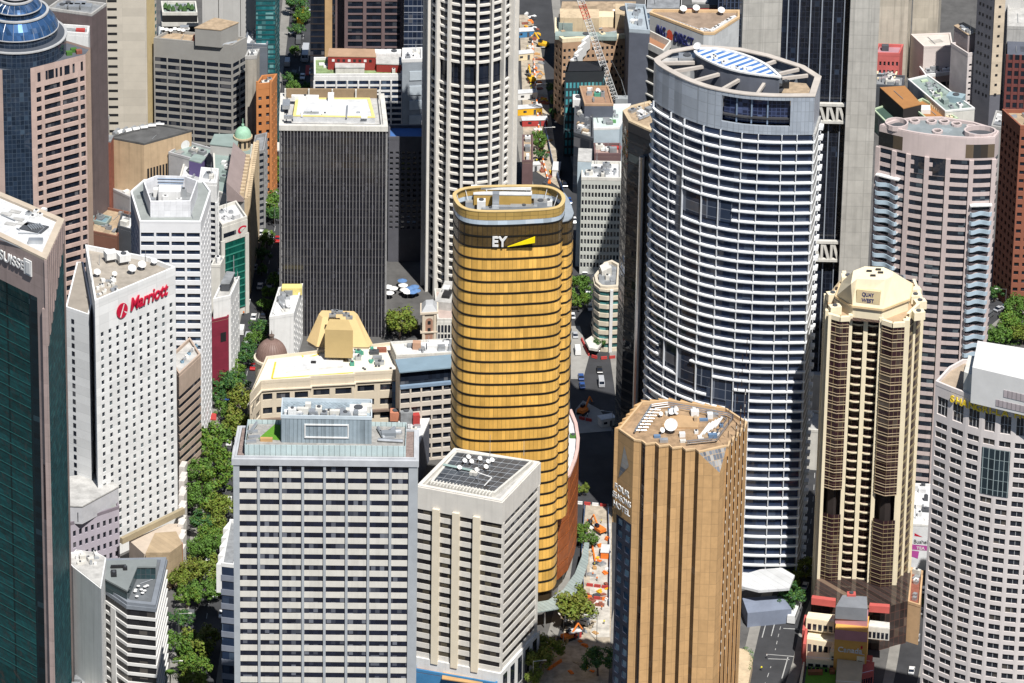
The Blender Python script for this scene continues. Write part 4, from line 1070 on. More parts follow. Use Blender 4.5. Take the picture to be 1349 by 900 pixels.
# ================================================================== WHITE CURVED HOTEL at the corner
def curved_hotel():
    h = hgt(1232.5, 507, 1095)
    fr = [(1232.5, 507), (1253, 515.5), (1274, 523.5), (1295, 529.5), (1316, 534), (1337, 537), (1358, 539), (1380, 540), (1402, 540), (1424, 539)]
    front = [at(x, y, h) for x, y in fr]
    P_ = front + [at(1450, 505, h), at(1330, 478, h), at(1268, 478, h), at(1250, 488, h)]
    B = Bld("hotel_tower", P_, "white curved hotel gridded with paired windows, gold letters along its top edge", "hotel")
    wm = mat("hotel_white", (0.66, 0.6, 0.575), var=.07, streak=.08)
    fm = mat("window_mullion_white", (.5, .5, .5)); gl = glass("room_glass", (.012, .014, .02), cell=(1.9, 3.2), blind=.18, bcol=(.08, .07, .06))
    n = 44; zt = h - 10.4; fh = zt / n
    for i in range(len(front) - 1):
        Ln = (fl(front[i + 1]) - fl(front[i])).length
        me = quad_mesh(Ln * .73, fh * .6, gl, 1, fm)
        big = i in (3, 4, 5) 
        B.wall(front[i], front[i + 1], 0, zt, 1, n, .73, .6, .4, wm, gl, wmesh=me, skip=(lambda a, k: 37 < k < 43) if i in (3, 4) else None)
        tall = quad_mesh(Ln * .66, 5.6, gl, 2, fm, 1)
        B.wall(front[i], front[i + 1], zt, h + .8, 1, 1, .66, 5.6 / (h + .8 - zt), .5, wm, gl, zoff=.4, wmesh=tall)
    a, c = fl(front[3]), fl(front[5])
    b = MB()
    for i in (3, 4):
        p, q = fl(front[i]), fl(front[i + 1]); u = (q - p).normalized(); nn = Vector((u.y, -u.x, 0)) * .15
        if i == 3: p = lerp(p, q, .12)
        else: q = lerp(p, q, .9)
        b.face([V3(p + nn, 38 * fh + .4), V3(q + nn, 38 * fh + .4), V3(q + nn, 43 * fh - .3), V3(p + nn, 43 * fh - .3)])
    B.part("atrium_glazing", b, glass("atrium_glass", (.012, .02, .026), cell=(1.0, 3.2), blind=.1, bcol=(.1, .14, .15), grid=.14, gcol=(.3, .36, .36)))
    for i in (len(front) - 1, len(front), len(front) + 1, len(front) + 2, len(front) + 3):
        b = MB(); p, q = P_[i], P_[(i + 1) % len(P_)]; b.face([V3(p, 0), V3(q, 0), V3(q, h), V3(p, h)]); B.part("wall", b, wm)
    rf = B.roof(h, mat("tan_terrace", (.38, .3, .22), var=.3), wm, ph=1.2, pw=.6)
    # white roof block
    h2 = h + 11
    q0 = [at(1281, 484, h2), at(1400, 512, h2), at(1420, 470, h2), at(1288, 449, h2)]
    pr = B.prism("roof_block", q0, h, h2, mat("white_roof_block", (.64, .63, .615), var=.06), rf)
    b = MB(); b.prism(ccw([at(1270, 490, h + 7), at(1281, 494, h + 7), at(1285, 470, h + 7), at(1276, 468, h + 7)]), h, h + 7); B.part("roof_screen", b, offwhite, rf)
    a_, c_ = fl(q0[0]), fl(q0[1]); u_ = (c_ - a_).normalized()
    for t0, t1, z0, z1 in ((.36, .72, h + 4.2, h + 6.4), (.28, .8, h + .9, h + 2.9)):
        b = MB(); b.box(lerp(a_, c_, (t0 + t1) / 2), u_, (c_ - a_).length * (t1 - t0) / 2, .12, z0, z1); B.part('roof_louvre', b, mat('louvre_pink_grey', (.4, .35, .36), joint=(.7, 9)), pr)
    for x, y in ((1322, 520), (1342, 522)): dish(B, rf, at(x, y, h), h, 1.2, (-.4, -.6, .5), mat("grey_dish", (.2, .2, .22)))
    for i in range(12): cooler(B, rf, at(1285 + 5.5 * i, 514 + 1.2 * i, h), (1, -.1, 0), .3, .3, h, 1.5, metal)
    # gold letters follow the curve
    s = thing("hotel_sign", fl(front[1]), "gold capital letters running along the white curved hotel's top edge", "sign")
    gd = mat("gold_letters", (.85, .6, .04), rough=.35, var=.05)
    txt = "SHANGRI-LA HOTEL"; cum = [0]
    for i in range(len(front) - 1): cum.append(cum[-1] + (fl(front[i + 1]) - fl(front[i])).length)
    d0 = cum[1] + .2; adv = 1.5; d = d0
    wds = dict(S=1.85, H=2.05, A=2.1, N=2.1, G=2.2, R=2.0, I=.9, L=1.7, O=2.2, T=1.8, E=1.8); wds["-"] = 1.0; wds[" "] = 1.4
    for ch in txt:
        if ch != " ":
            for i in range(len(cum) - 1):
                if cum[i] <= d < cum[i + 1]:
                    p = lerp(fl(front[i]), fl(front[i + 1]), (d - cum[i]) / (cum[i + 1] - cum[i]))
                    letters("letter", ch, p, p + fl(front[i + 1]) - fl(front[i]), h - 2.9, 2.9, gd, parent=s, bold=.06, out=.35, depth=.3)
        d += wds[ch]
    B.flush(100)
curved_hotel()

# ================================================================== BLACK FINNED SLAB
def black_slab():
    h = hgt(439, 166.5, 443)
    P_ = [at(370, 166, h), at(508.7, 167.4, h), at(503.8, 125.5, h), at(371.5, 125, h)]
    B = Bld("office_tower", P_, "black slab tower with thin white vertical fins and a white roof edged in yellow", "skyscraper")
    g = glass("black_slab_glass", (.012, .012, .017), cell=(1.09, 2.7), blind=.16, bcol=(.06, .06, .075), grid=.1, gcol=(.03, .03, .036), rough=.12)
    fin = mat("white_fin", (.27, .265, .265), rough=.5)
    B.body(0, h - 1.2, g, name="curtain_wall")
    n = 26
    for k in range(n):
        z = (h - 1.2) * k / n; B.ring("spandrel", P_, z, z + .65, .1, -.3, mat("black_spandrel", (.035, .033, .04), rough=.4))
    for (a, c, m_) in ((0, 1, 33), (1, 2, 9), (3, 0, 9)):
        for i in range(m_): B.piers(P_[a], P_[c], [(i + .02) / (m_ - .96)], .17, .5, 0, h - 1.3, fin, "fin")
    B.ring("fascia", P_, h - 1.4, h + .4, .6, -.9, offwhite)
    rf = B.roof(h - .2, roofpale, None)
    ir = [at(386, 160, h), at(494, 162, h), at(487, 136, h), at(390, 136, h)]
    o = B.prism("raised_roof", ir, h - .2, h + 1.8, roofwhite, rf)
    b = MB(); b.ring(off(ccw(ir), .05), off(ccw(ir), -.9), h + 1.8, h + 2.0); B.part("yellow_edge", b, mat("pale_yellow", (.72, .6, .22)), o)
    b = MB(); b.box(lerp(at(374, 126, h), at(500, 128, h), .5) + Vector((0, -.6, 0)), fl(P_[2]) - fl(P_[3]), 15, .4, h - .2, h + 3.0); B.part("screen_wall", b, mat("brown_screen", (.28, .2, .12)), rf)
    for i in range(5):
        b = MB(); p = lerp(at(376, 127, h), at(500, 128.5, h), i / 4); b.box(p + Vector((0, -1, 0)), (1, 0, 0), .25, .5, h - .2, h + 3.2); B.part("screen_post", b, offwhite, rf)
    for x, y, w_, d_, hh in ((410, 150, 5, .5, .7), (428, 152, 1.8, 1, .8), (457, 148, .5, 9, .5), (480, 155, 2, 1.8, .4), (447, 149, 1.2, .7, .4), (472, 149, 1.2, .7, .4), (398, 149, .6, 6, .6), (377, 140, 2.4, 5, 1.4), (380, 156, 3, 1, 1), (436, 132, 2, 2, 2.4), (402, 131, 9, 1.4, 1.4)):
        cooler(B, o, at(x, y, h + 1.8), (1, 0, 0), w_, d_, h + 1.8, hh, random.Random(int(x)).choice([metal, white, dgrey]))
    b = MB(); b.ring(off(ccw(P_), -1.6), off(ccw(P_), -1.9), h - .2, h + .1); B.part("rail_track", b, dgrey, rf)
black_slab()

# ================================================================== ROUND RIBBED TOWER
def round_tower():
    yb = 398; h = hgt(621, -110, yb); z = h
    p = at(621.5, 45, 0) ; c = at(621, -110, h)
    # centre: the axis seen at x 621; radius from its half width of 64.5 px
    a = at(620 - 62, -110, h); r = (fl(c) - fl(a)).length - .9
    c = fl(c) + Vector((.25, r, 0)) * 1.0
    k = 80
    P_ = [c + Vector((math.cos(i * 2 * math.pi / k), math.sin(i * 2 * math.pi / k), 0)) * r for i in range(k)]
    B = Bld("office_tower", P_, "round tower with pale vertical ribs and rings of dark windows", "skyscraper")
    cm = mat("quartz_concrete", (0.68, 0.65, 0.6), var=.08, streak=.08)
    g = glass("round_tower_glass", (.01, .013, .022), cell=(1.5, 3), blind=.15, bcol=(.05, .06, .08))
    fh = h / 48; zb = 8.5
    for i in range(2, 48):
        z0 = i * fh
        if i in (28, 29): 
            if i == 28: B.ring("window_band", P_, z0, z0 + 2 * fh, -.9, -1.2, g)
            continue
        B.ring("spandrel", P_, z0, z0 + .72, .1, -.8, cm)
        b = MB(); q = off(P_, -.7)
        for j in range(k): b.face([V3(q[j], z0 + .72), V3(q[(j + 1) % k], z0 + .72), V3(q[(j + 1) % k], z0 + fh), V3(q[j], z0 + fh)])
        B.part("window_band", b, g)
    for j in range(20):
        an = math.radians(-90 - 9 + 18 * j); d = Vector((math.cos(an), math.sin(an), 0)); t = Vector((-d.y, d.x, 0))
        b = MB(); b.box(c + d * (r + .5), t, .36, .9, 0, h); B.part("rib", b, cm)
    B.prism("lobby", off(P_, -3), 0, 2 * fh, win)
    B.roof(h, roofpale)
round_tower()
# ================================================================== generic makers for the rest of the town
def mk(name, label, cat, pts, yb, ref=1, group=None):
    h = hgt(*pts[ref], yb)
    w = [at(x, y, h) for x, y in pts]
    if len(w) == 3: w = para(*w)
    return Bld(name, w, label, cat, group), h
def banded(B, h, n, frac, g, s, out=.15, top=0.0, piers=None, pw=.7, pd=.35, pm=None, zb=0.0, tm=None):
    zt = h - top
    B.bands(zb, zt, n, frac, g, s, out=out)
    if top: B.ring("fascia", B.poly, zt, h, out, -.5, tm or s)
    if zb: B.prism("base", off(B.poly, -.3), 0, zb, tm or s)
    for e, k in (piers or {}).items():
        p, q = B.poly[e], B.poly[(e + 1) % len(B.poly)]
        for i in range(k + 1): B.piers(p, q, [(i + .012) / (k + .024)], pw, pd, zb, zt + .02, pm or s)
def punched(B, h, wm, gm, spec, top=2.0, zb=4.0, depth=.4, wmesh=None, limit=100):
    n = len(B.poly)
    for e in range(n):
        p, q = B.poly[e], B.poly[(e + 1) % n]
        if e in spec:
            c, r, fw, fh = spec[e][:4]
            B.wall(p, q, zb, h - top, c, r, fw, fh, depth, wm, gm, wmesh=wmesh)
            b = MB(); b.face([V3(p, h - top), V3(q, h - top), V3(q, h), V3(p, h)]); B.part("parapet_wall", b, wm); b = MB(); b.face([V3(p, 0), V3(q, 0), V3(q, zb), V3(p, zb)]); B.part("base_wall", b, wm)
        else:
            b = MB(); b.face([V3(p, 0), V3(q, 0), V3(q, h), V3(p, h)]); B.part("wall", b, wm)
    B.flush(limit)
def slots(B, e, us, zs, w, hh, mt, name="window", d=.05):
    """narrow openings on wall e at fractions us and heights zs"""
    p, q = B.poly[e], B.poly[(e + 1) % len(B.poly)]; u = (q - p).normalized(); Ln = (q - p).length
    me = quad_mesh(w, hh, mt); nn = Vector((u.y, -u.x, 0))
    for t in us:
        for z in zs:
            o = bpy.data.objects.new(name, me); COL.objects.link(o); o.parent = B.o
            o.location = p + u * (t * Ln) + nn * d + Vector((0, 0, z)) - B.c; o.rotation_euler = (0, 0, math.atan2(u.y, u.x))

# ================================================================== GREEN GLASS TOWER, near left
def green_tower():
    h = hgt(61, 343, 1010)
    P_ = [at(x, y, h) for x, y in ((-80, 274), (61, 343), (85, 290), (0, 254), (-60, 230))]
    B = Bld("office_tower", P_, "green mirror-glass tower with pink granite edges and a white roof, nearest of all", "skyscraper")
    gr = mat("pink_granite", (0.36, 0.28, 0.26), rough=.6, var=.12, streak=.12, joint=(3.0, 4.2), jcol=.85)
    g1 = glass("green_mirror_glass", (.012, .07, .075), cell=(1.5, 3.7), blind=0, rough=.05, metal=.5, grid=.1, gcol=(.01, .04, .045), wob=.3, vary=.5)
    g2 = glass("teal_dark_glass", (.008, .035, .045), cell=(1.3, 1.85), blind=.04, bcol=(.1, .2, .22), rough=.06, metal=.1, grid=.13, gcol=(.02, .06, .065), wob=.04)
    a, f, r = fl(P_[0]), fl(P_[1]), fl(P_[2]); u = (f - a).normalized(); n1 = Vector((u.y, -u.x, 0)); v = (r - f).normalized(); n2 = Vector((v.y, -v.x, 0))
    X = lambda x: lerp(a, f, (x + 80) / 141)
    zb = h - 15.5
    core = [a - n1 * 3, X(46) - n1 * 3, f - n1 * .6 - u * .3 - n2 * .5, r - n2 * .8, fl(P_[3]), fl(P_[4])]
    # glazed faces
    b = MB(); q0, q1, q2 = a - n1 * 3, X(26) - n1 * 3, X(47.5) - n1 * 4.2
    b.face([V3(q0, 0), V3(q1, 0), V3(q1, zb), V3(q0, zb)]); B.part("curtain_wall", b, g1)
    b = MB(); b.face([V3(q1, 0), V3(q2, 0), V3(q2, zb), V3(q1, zb)]); B.part("curtain_wall", b, g2)
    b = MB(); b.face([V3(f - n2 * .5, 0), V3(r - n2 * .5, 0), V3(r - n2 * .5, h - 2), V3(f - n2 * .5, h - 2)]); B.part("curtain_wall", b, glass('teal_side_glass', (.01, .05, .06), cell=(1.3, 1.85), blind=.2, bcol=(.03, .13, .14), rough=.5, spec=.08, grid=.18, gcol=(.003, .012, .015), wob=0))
    for i in range(34):
        z = zb - 3.7 * (i + 1)
        if z < 0: break
        b = MB(); p, q = q0 + n1 * .05, q1 + n1 * .05; b.box(lerp(p, q, .5), u, (q - p).length / 2, .08, z, z + .22); B.part("transom", b, mat("green_transom", (.02, .09, .09), rough=.3))
    for i in (2, 3, 4):
        b = MB(); p, q = P_[i], P_[(i + 1) % 5]; b.face([V3(p, 0), V3(q, 0), V3(q, h), V3(p, h)]); B.part("wall", b, gr)
    # granite edge column, top band with sloping soffit
    b = MB(); c0 = X(48); b.prism([c0, f, f - n2 * 1.4 - u * .2, c0 - n1 * 4], 0, zb); B.part("edge_column", b, gr)
    b = MB()
    fr = [a, f]; z1 = h
    lo = lambda p: V3(p, zb + 2.2)
    b.face([lo(a), lo(f), V3(f, h), V3(a, h)]); k0, k1 = a - n1 * 3.2, X(48) - n1 * 3.2
    b.face([V3(k0, zb), V3(k1, zb), lo(X(48)), lo(a)]); b.face([V3(X(48), zb), V3(f, zb), lo(f), lo(X(48))]); b.face([V3(k1, zb), V3(X(48), zb), lo(X(48))])
    B.part("sign_band", b, gr)
    # stepped granite teeth down the right face
    nt = 10; Lr = (r - f).length
    for i in range(nt):
        t0, t1 = i / nt, (i + 1) / nt; zz = h - 27 + 2.3 * i
        b = MB(); p, q = lerp(f, r, t0), lerp(f, r, t1); pn = p + n2 * .25
        b.prism([pn, q + n2 * .0, q - n2 * .6, p - n2 * .6], zz, h); B.part("granite_tooth", b, gr)
    for i in range(4):
        b = MB(); p = f + u * -(2.0 + 0) ; b.box(X(52 + 1.6 * i) + n1 * .03, u, .12, .06, h - 84, h - 66); B.part("vent_slot", b, mat("slot_brown", (.1, .05, .045)))
    rf = B.prism("roof", off(P_, -.02), h - 1.2, h - .4, mat("white_roof_coating", (.72, .72, .72)))
    B.ring("parapet", P_, h - .42, h + .35, .02, -2.0, mat("parapet_stone", (.5, .42, .33)))
    z = h - .4
    rd = MB(); rd.box(at(45, 301, z), (1, -.45, 0), 3.5, 2.4, z, z + .4); o = B.part("plant_well", rd, dgrey, rf)
    for i in range(6): duct(B, rf, at(37 + 3 * i, 300 - .5 * i, z), at(42 + 3 * i, 305 - .5 * i, z), z + .3, .25)
    for i in range(5): cooler(B, rf, at(38 + 5 * i, 283 - 1.2 * i + (i % 2) * 6, z), (1, -.4, 0), 1.5, 1.2, z, .9, random.Random(i).choice([white, metal, dgrey]))
    b = MB(); b.prism([at(37, 322, z), at(56, 322, z), at(57, 318, z), at(38, 318, z)], z, z + 1.2); B.part("louvre_box", b, metal, rf)
    for p, q in (((0, 316), (32, 330)), ((24, 308), (50, 309)), ((50, 309), (60, 300)), ((22, 302), (26, 304)), ((2, 284), (20, 292))): duct(B, rf, at(*p, z), at(*q, z), z, .15)
    for x, y in ((8, 283), (14, 296), (24, 290), (30, 296), (20, 280)):
        b = MB(); b.box(at(x, y, z), (1, -.4, 0), 1.6, .8, z, z + .4); B.part("roof_hatch", b, roofpale, rf)
    letters("tower_sign", "CREDIT SUISSE", X(-44), f, h - 6.4, 4.2, white, "white capital letters on the pink granite band of the green glass tower", "sign", fit=(X(34) - X(-44)).length, depth=.4, bold=.05, out=.2)
    p = X(38) + n1 * .4
    b = MB(); b.box(p, u, 1.6, .2, h - 7.2, h - 2.4); b.box(p + u * .3 + n1 * .25, u, .9, .1, h - 6.6, h - 3)
    o = b.build("sail_emblem", white); tag(o, "white sail-shaped emblem at the end of the green tower's lettering", "sign")
green_tower()

# ================================================================== PINK GRANITE TOWER with the glass dome
def dome_tower():
    yb = 600; hT = hgt(40, 90, yb)
    pts = [at(40, 90, hT), at(112.5, 71.5, hT), at(119, 63, hT), at(75, 50, hT), at(-70, 50, hT), at(-75, 80, hT), at(3, 92, hT)]
    B = Bld("office_tower", pts, "pink granite tower around a dark glass drum that rises into a ringed blue glass dome", "skyscraper")
    pg = mat("rose_granite", (.5, .37, .32), rough=.7, var=.08, joint=(2.2, 3.2), jcol=.9)
    g = glass("drum_navy_glass", (.012, .02, .035), cell=(1.5, 1.6), blind=.03, bcol=(.05, .08, .12), grid=.16, gcol=(.05, .07, .1), wob=.05)
    n = 40; fh = (hT - 6.5) / n
    p, q = fl(B.poly[0]), fl(B.poly[1])
    # right wing wall: small, wide, wide, small openings per floor
    u = (q - p).normalized(); nn = Vector((u.y, -u.x, 0)); Ln = (q - p).length
    cols = ((.1, .19), (.245, .535), (.575, .855), (.895, .98))
    b = MB(); us = [0]; 
    for c in cols: us += [c[0], c[1]]
    us.append(1); zs = [0]
    for k in range(n): zs += [k * fh + fh * .18, k * fh + fh * .78]
    zs.append(n * fh)
    G = lambda t, z, d=0: p + u * (t * Ln) - nn * d + Vector((0, 0, z))
    for i in range(len(us) - 1):
        for j in range(len(zs) - 1):
            A_, C_, e, f = us[i], us[i + 1], zs[j], zs[j + 1]
            k = (j - 1) // 2
            if i % 2 and j % 2:
                for s0, s1 in (((A_, e), (C_, e)), ((C_, e), (C_, f)), ((C_, f), (A_, f)), ((A_, f), (A_, e))):
                    b.face([G(*s0), G(*s1), G(*s1, .45), G(*s0, .45)])
                B.win.append((G((A_ + C_) / 2, (e + f) / 2, .43), math.atan2(u.y, u.x), quad_mesh((C_ - A_) * Ln, f - e, win), j))
            else: b.face([G(A_, e), G(C_, e), G(C_, f), G(A_, f)])
    B.part("wall", b, pg); b = MB(); b.face([G(0, n * fh), G(1, n * fh), G(1, hT), G(0, hT)]); B.part("parapet_wall", b, pg)
    for t, w_ in ((.15, 1.3), (.29, .9), (.37, 2.4), (.47, .9), (.55, .9), (.66, 2.2), (.78, .9), (.93, .9)):
        b = MB(); b.box(p + u * (t * Ln) + nn * .03, u, w_ * .42, .05, hT - 5.2, hT - 2.2); B.part("window", b, win)
    B.flush(100)
    for i in range(1, len(B.poly) - 1):
        b = MB(); a, c = B.poly[i], B.poly[i + 1]; b.face([V3(a, 0), V3(c, 0), V3(c, hT), V3(a, hT)]); B.part("wall", b, mat("rose_granite_sunlit", (.5, .36, .27), var=.1) if i == 1 else pg)  # right end wall in a yellower copy, painting the sun on it
    a, c = B.poly[-1], B.poly[0]; b = MB(); b.face([V3(a, 0), V3(c, 0), V3(c, hT), V3(a, hT)]); B.part("curtain_wall", b, g)
    rf = B.prism("roof", off(B.poly, -.3), hT - 1, hT - .6, mat('dome_tower_roof', (.1, .11, .13)))
    for x, y in ((97, 66), (104, 68), (91, 70)): 
        b = MB(); b.box(at(x, y, hT), (1, .3, 0), .9, .7, hT - .6, hT + .6); B.part("planter", b, mat("planter_green", (.06, .16, .03)) if x < 100 else brick, rf)
    # drum and dome
    zr = hgt(22, 60, yb)          # ring level axis
    def zat(y):
        c0 = B_c
        lo, hi = 0, 300
        for _ in range(40):
            m_ = (lo + hi) / 2
            if pix(V3(c0, m_))[1] > y: lo = m_
            else: hi = m_
        return lo
    z0 = hT + 5
    B_c = at(22, 43, z0)
    k = 48
    def circ(r, z=0): return [fl(B_c) + Vector((math.cos(i * 6.28318 / k), math.sin(i * 6.28318 / k), 0)) * r for i in range(k)]
    rr = 65 / pix(B_c + Vector((1, 0, 0)))[0] if False else None
    s = pix(B_c + Vector((10, 0, 0)))[0] - pix(B_c)[0]; m_per = 10 / s
    R_ = lambda px: px * m_per
    cap = glass("dome_blue_glass", (.03, .07, .15), cell=(1.4, 1.4), blind=.12, bcol=(.15, .22, .35), metal=.5, rough=.16, grid=0, wob=0, vary=1.0)
    B.prism("drum", circ(R_(65)), 0, z0 - .4, g)
    B.prism("drum_rim", circ(R_(66.5)), z0 - .4, z0, mat("dome_rim", (.45, .45, .45), rough=.4))
    B.prism("drum_terrace", circ(R_(63)), z0 + .003, z0 + .1, mat("terrace_dark", (.07, .08, .1)))
    tiers = [(54, 54, 53.5, 40, 2.8, 7.6), (32, 32, 31.5, 21, 9.5, 11.8), (18.5, 18.5, 18, 10, 13.2, 16)]
    zc = z0
    for ti, (r0, r1, c0, c1, za, zb) in enumerate(tiers):
        b = MB(); b.prism(circ(R_(r0)), zc + .12, z0 + za, 0, True, circ(R_(r1))); B.part("tier_wall", b, g)
        b = MB(); a, c = circ(R_(c0 + 1.6)), circ(R_(c1)); m_ = circ(R_(c0 * .62 + c1 * .38 + 2.0))
        zm = z0 + za + (zb - za) * .5
        for i in range(k):
            j = (i + 1) % k
            b.face([V3(a[i], z0 + za), V3(a[j], z0 + za), V3(m_[j], zm), V3(m_[i], zm)]); b.face([V3(m_[i], zm), V3(m_[j], zm), V3(c[j], z0 + zb), V3(c[i], z0 + zb)])
        b.face([V3(x, z0 + zb) for x in c]); dm = B.part("dome_skirt", b, cap, smooth=False)
        for i in range(0, k):
            if i % 2: continue
            b = MB(); b.tube(V3(a[i], z0 + za), V3(m_[i], zm), .09, 3); b.tube(V3(m_[i], zm), V3(c[i], z0 + zb), .09, 3); B.part("glazing_bar", b, steel, dm)
        B.ring("dome_ring", circ(R_(c0 + 1.8)), z0 + za - .25, z0 + za + .02, .15, -.5, mat("dome_rim", (.45, .45, .45)))
        B.ring("dome_ring", circ(R_(c1 + 1)), z0 + zb, z0 + zb + .5, .5, -.3, mat("dome_rim", (.45, .45, .45)))
        zc = z0 + zb
dome_tower()

# ================================================================== WHITE HOTEL with red letters
def white_hotel():
    yb = 742; h = hgt(125, 396, yb)
    P_ = [at(125, 396.5, h), at(231, 352, h), at(196, 338.5, h), at(112.5, 322.5, h)]
    B = Bld("hotel_tower", P_, "white hotel slab dotted with small square windows, red cursive sign at its top", "hotel")
    wm = mat("hotel_white_tile", (.76, .76, .75), rough=.6, var=.05, joint=(5.0, 3.05), jcol=.88)
    n = 28; zt = h - 11
    p, q = B.poly[0], B.poly[1]
    B.wall(p, q, 3, zt, 10, n, .37, .56, .3, wm, glass("guest_room_glass", (.01, .014, .022), cell=(1.7, 1.55), blind=.4, bcol=(.14, .17, .18)), u0=1.2, u1=.4)
    b = MB(); b.face([V3(p, zt), V3(q, zt), V3(q, h), V3(p, h)]); B.part("sign_wall", b, wm); b = MB(); b.face([V3(p, 0), V3(q, 0), V3(q, 3), V3(p, 3)]); B.part("base_wall", b, wm)
    for i in (1, 2, 3):
        b = MB(); a, c = B.poly[i], B.poly[(i + 1) % 4]; b.face([V3(a, 0), V3(c, 0), V3(c, h), V3(a, h)]); B.part("wall", b, wm)
    B.flush(100)
    rf = B.prism("roof", off(B.poly, -.05), h - 1.8, h - 1.4, mat("tan_grey_roof", (.36, .32, .27), var=.3))
    B.ring("parapet", B.poly, h - 1.41, h + .1, .05, -.6, wm)
    z = h - 1.4
    for x, y in ((146, 345), (163, 348)):
        o = cooler(B, rf, at(x, y, z), (1, .45, 0), 3.6, 3.0, z + 1.4, 2.2, white)
        for dx in (-1.5, 1.5): 
            b = MB(); b.box(at(x, y, z) + Vector((dx, -.4, 0)), (1, .45, 0), .12, .12, z, z + 1.5); B.part("plant_leg", b, metal, o)
    rng = random.Random(2)
    for i in range(22): cooler(B, rf, at(rng.uniform(127, 155), rng.uniform(366, 390), z), (1, .45, 0), rng.uniform(.6, 1.8), rng.uniform(.5, 1.4), z, rng.uniform(.4, 1.1), rng.choice([white, roofwhite, metal, offwhite]))
    for x, y, r_ in ((174, 361, 1.3), (187, 356, 1.3), (203, 350, 1.0), (151, 366, .8), (128, 365, 1.1)): dish(B, rf, at(x, y, z), z, r_, (.2, -.5, .8))
    for x, y in ((120, 350), (121, 378), (131, 350), (192, 345)): mast(B, rf, at(x, y, z), z, 4)
    # lower wing on the left
    u = (fl(q) - fl(p)).normalized(); nn = Vector((u.y, -u.x, 0))
    hw = h - 7.5
    W_ = [at(86.5, 404, hw), at(117, 414.5, hw), at(121, 400, hw), at(110, 345, hw), at(101, 345, hw)]
    wg = ccw(W_)
    b = MB(); b.prism(wg, 0, hw); wo = B.part("wing", b, wm)
    b = MB(); b.prism(off(wg, -.5), hw, hw + .06); B.part("wing_roof", b, mat("wing_roof_tan", (.3, .265, .225)), wo)
    a, c = fl(W_[0]), fl(W_[1]); uu = (c - a).normalized(); n2 = Vector((uu.y, -uu.x, 0))
    for k in range(n):
        z = 4 + (hw - 9) * k / (n - 1); b = MB(); b.box(a + uu * ((c - a).length * .3) + n2 * .02, uu, .55, .05, z, z + 1.5); B.part("window", b, win, wo)
    # sign
    rd = mat("sign_red", (.55, .015, .05), rough=.4)
    t0 = lerp(fl(p), fl(q), .37)
    s = thing("hotel_sign", (t0.x, t0.y, h - 8), "red cursive hotel name with a round emblem on the white hotel's parapet", "sign")
    letters("lettering", "Marriott", lerp(fl(p), fl(q), .42), q, h - 8.3, 6.0, rd, parent=s, shear=.25, bold=.1, fit=(fl(q) - fl(p)).length * .48, depth=.35, tilt=.02)
    c = lerp(fl(p), fl(q), .325) + nn * .4; b = MB(); k = 20; r = 2.5; zz = h - 7.0
    rimv = [c + u * math.cos(i * 6.2832 / k) * r * .9 + Vector((0, 0, zz + math.sin(i * 6.2832 / k) * r)) for i in range(k)]
    b.face(rimv); b.face([v - nn * .25 for v in rimv][::-1])
    for i in range(k): b.face([rimv[i], rimv[i] - nn * .25, rimv[(i + 1) % k] - nn * .25, rimv[(i + 1) % k]])
    e = b.build("round_emblem", rd, s)
    b = MB(); b.face([c + nn * .05 + u * (x * .9) + Vector((0, 0, zz + y)) for x, y in ((-1.2, -1.9), (-.7, -2.1), (1.0, 2.0), (.6, 2.1))]); b.build("emblem_stroke", wm, s)
    b = MB(); b.face([c + nn * .05 + u * (x * .9) + Vector((0, 0, zz + y)) for x, y in ((.1, .3), (.5, -.2), (2.0, -1.0), (1.7, -1.4))]); b.build("emblem_stroke", wm, s)
    # gold-edged ramp roof of the podium
    zp = 12
    b = MB(); a, c = at(158, 708, zp), at(240, 668, zp); d = fl(c) - fl(a); b.prism([fl(a), fl(c), fl(c) + nn * 1.2, fl(a) + nn * 1.2][::-1], zp - 2, zp); B.part("podium_edge", b, mat("gold_ledge", (.34, .28, .18)))
    b = MB(); b.prism(ccw([at(170, 712, 9), at(222, 690, 9), at(240, 690, 9), at(236, 712, 9), at(190, 730, 9)]), 0, 9); B.part("podium", b, mat("podium_peach", (.5, .42, .34)))
    b = MB(); b.prism(ccw([at(192, 728, 13), at(224, 728, 13), at(240, 716, 13), at(232, 700, 13), at(204, 702, 13)]), 0, 13); B.part("podium", b, mat("podium_ochre", (.4, .3, .19), joint=(2, 2.4), jcol=.85))
    b = MB(); b.prism(ccw([at(224.5, 729, 12.5), at(241, 717, 12.5), at(240, 714, 12.5), at(224, 725, 12.5)]), 0, 12.5); B.part("rust_wall", b, mat("rust_panel", (.36, .14, .05), var=.3))
    for i in range(12):
        y0 = 615 + 9.5 * i; b = MB(); c = at(241.5 - .2 * i, y0, 9); b.box(c, (.2, 1, 0), 1.9, .9, 0, 10 - (i % 2) * 1.2); B.part("colonnade_bay", b, mat("colonnade_white", (.62, .58, .54)))
white_hotel()

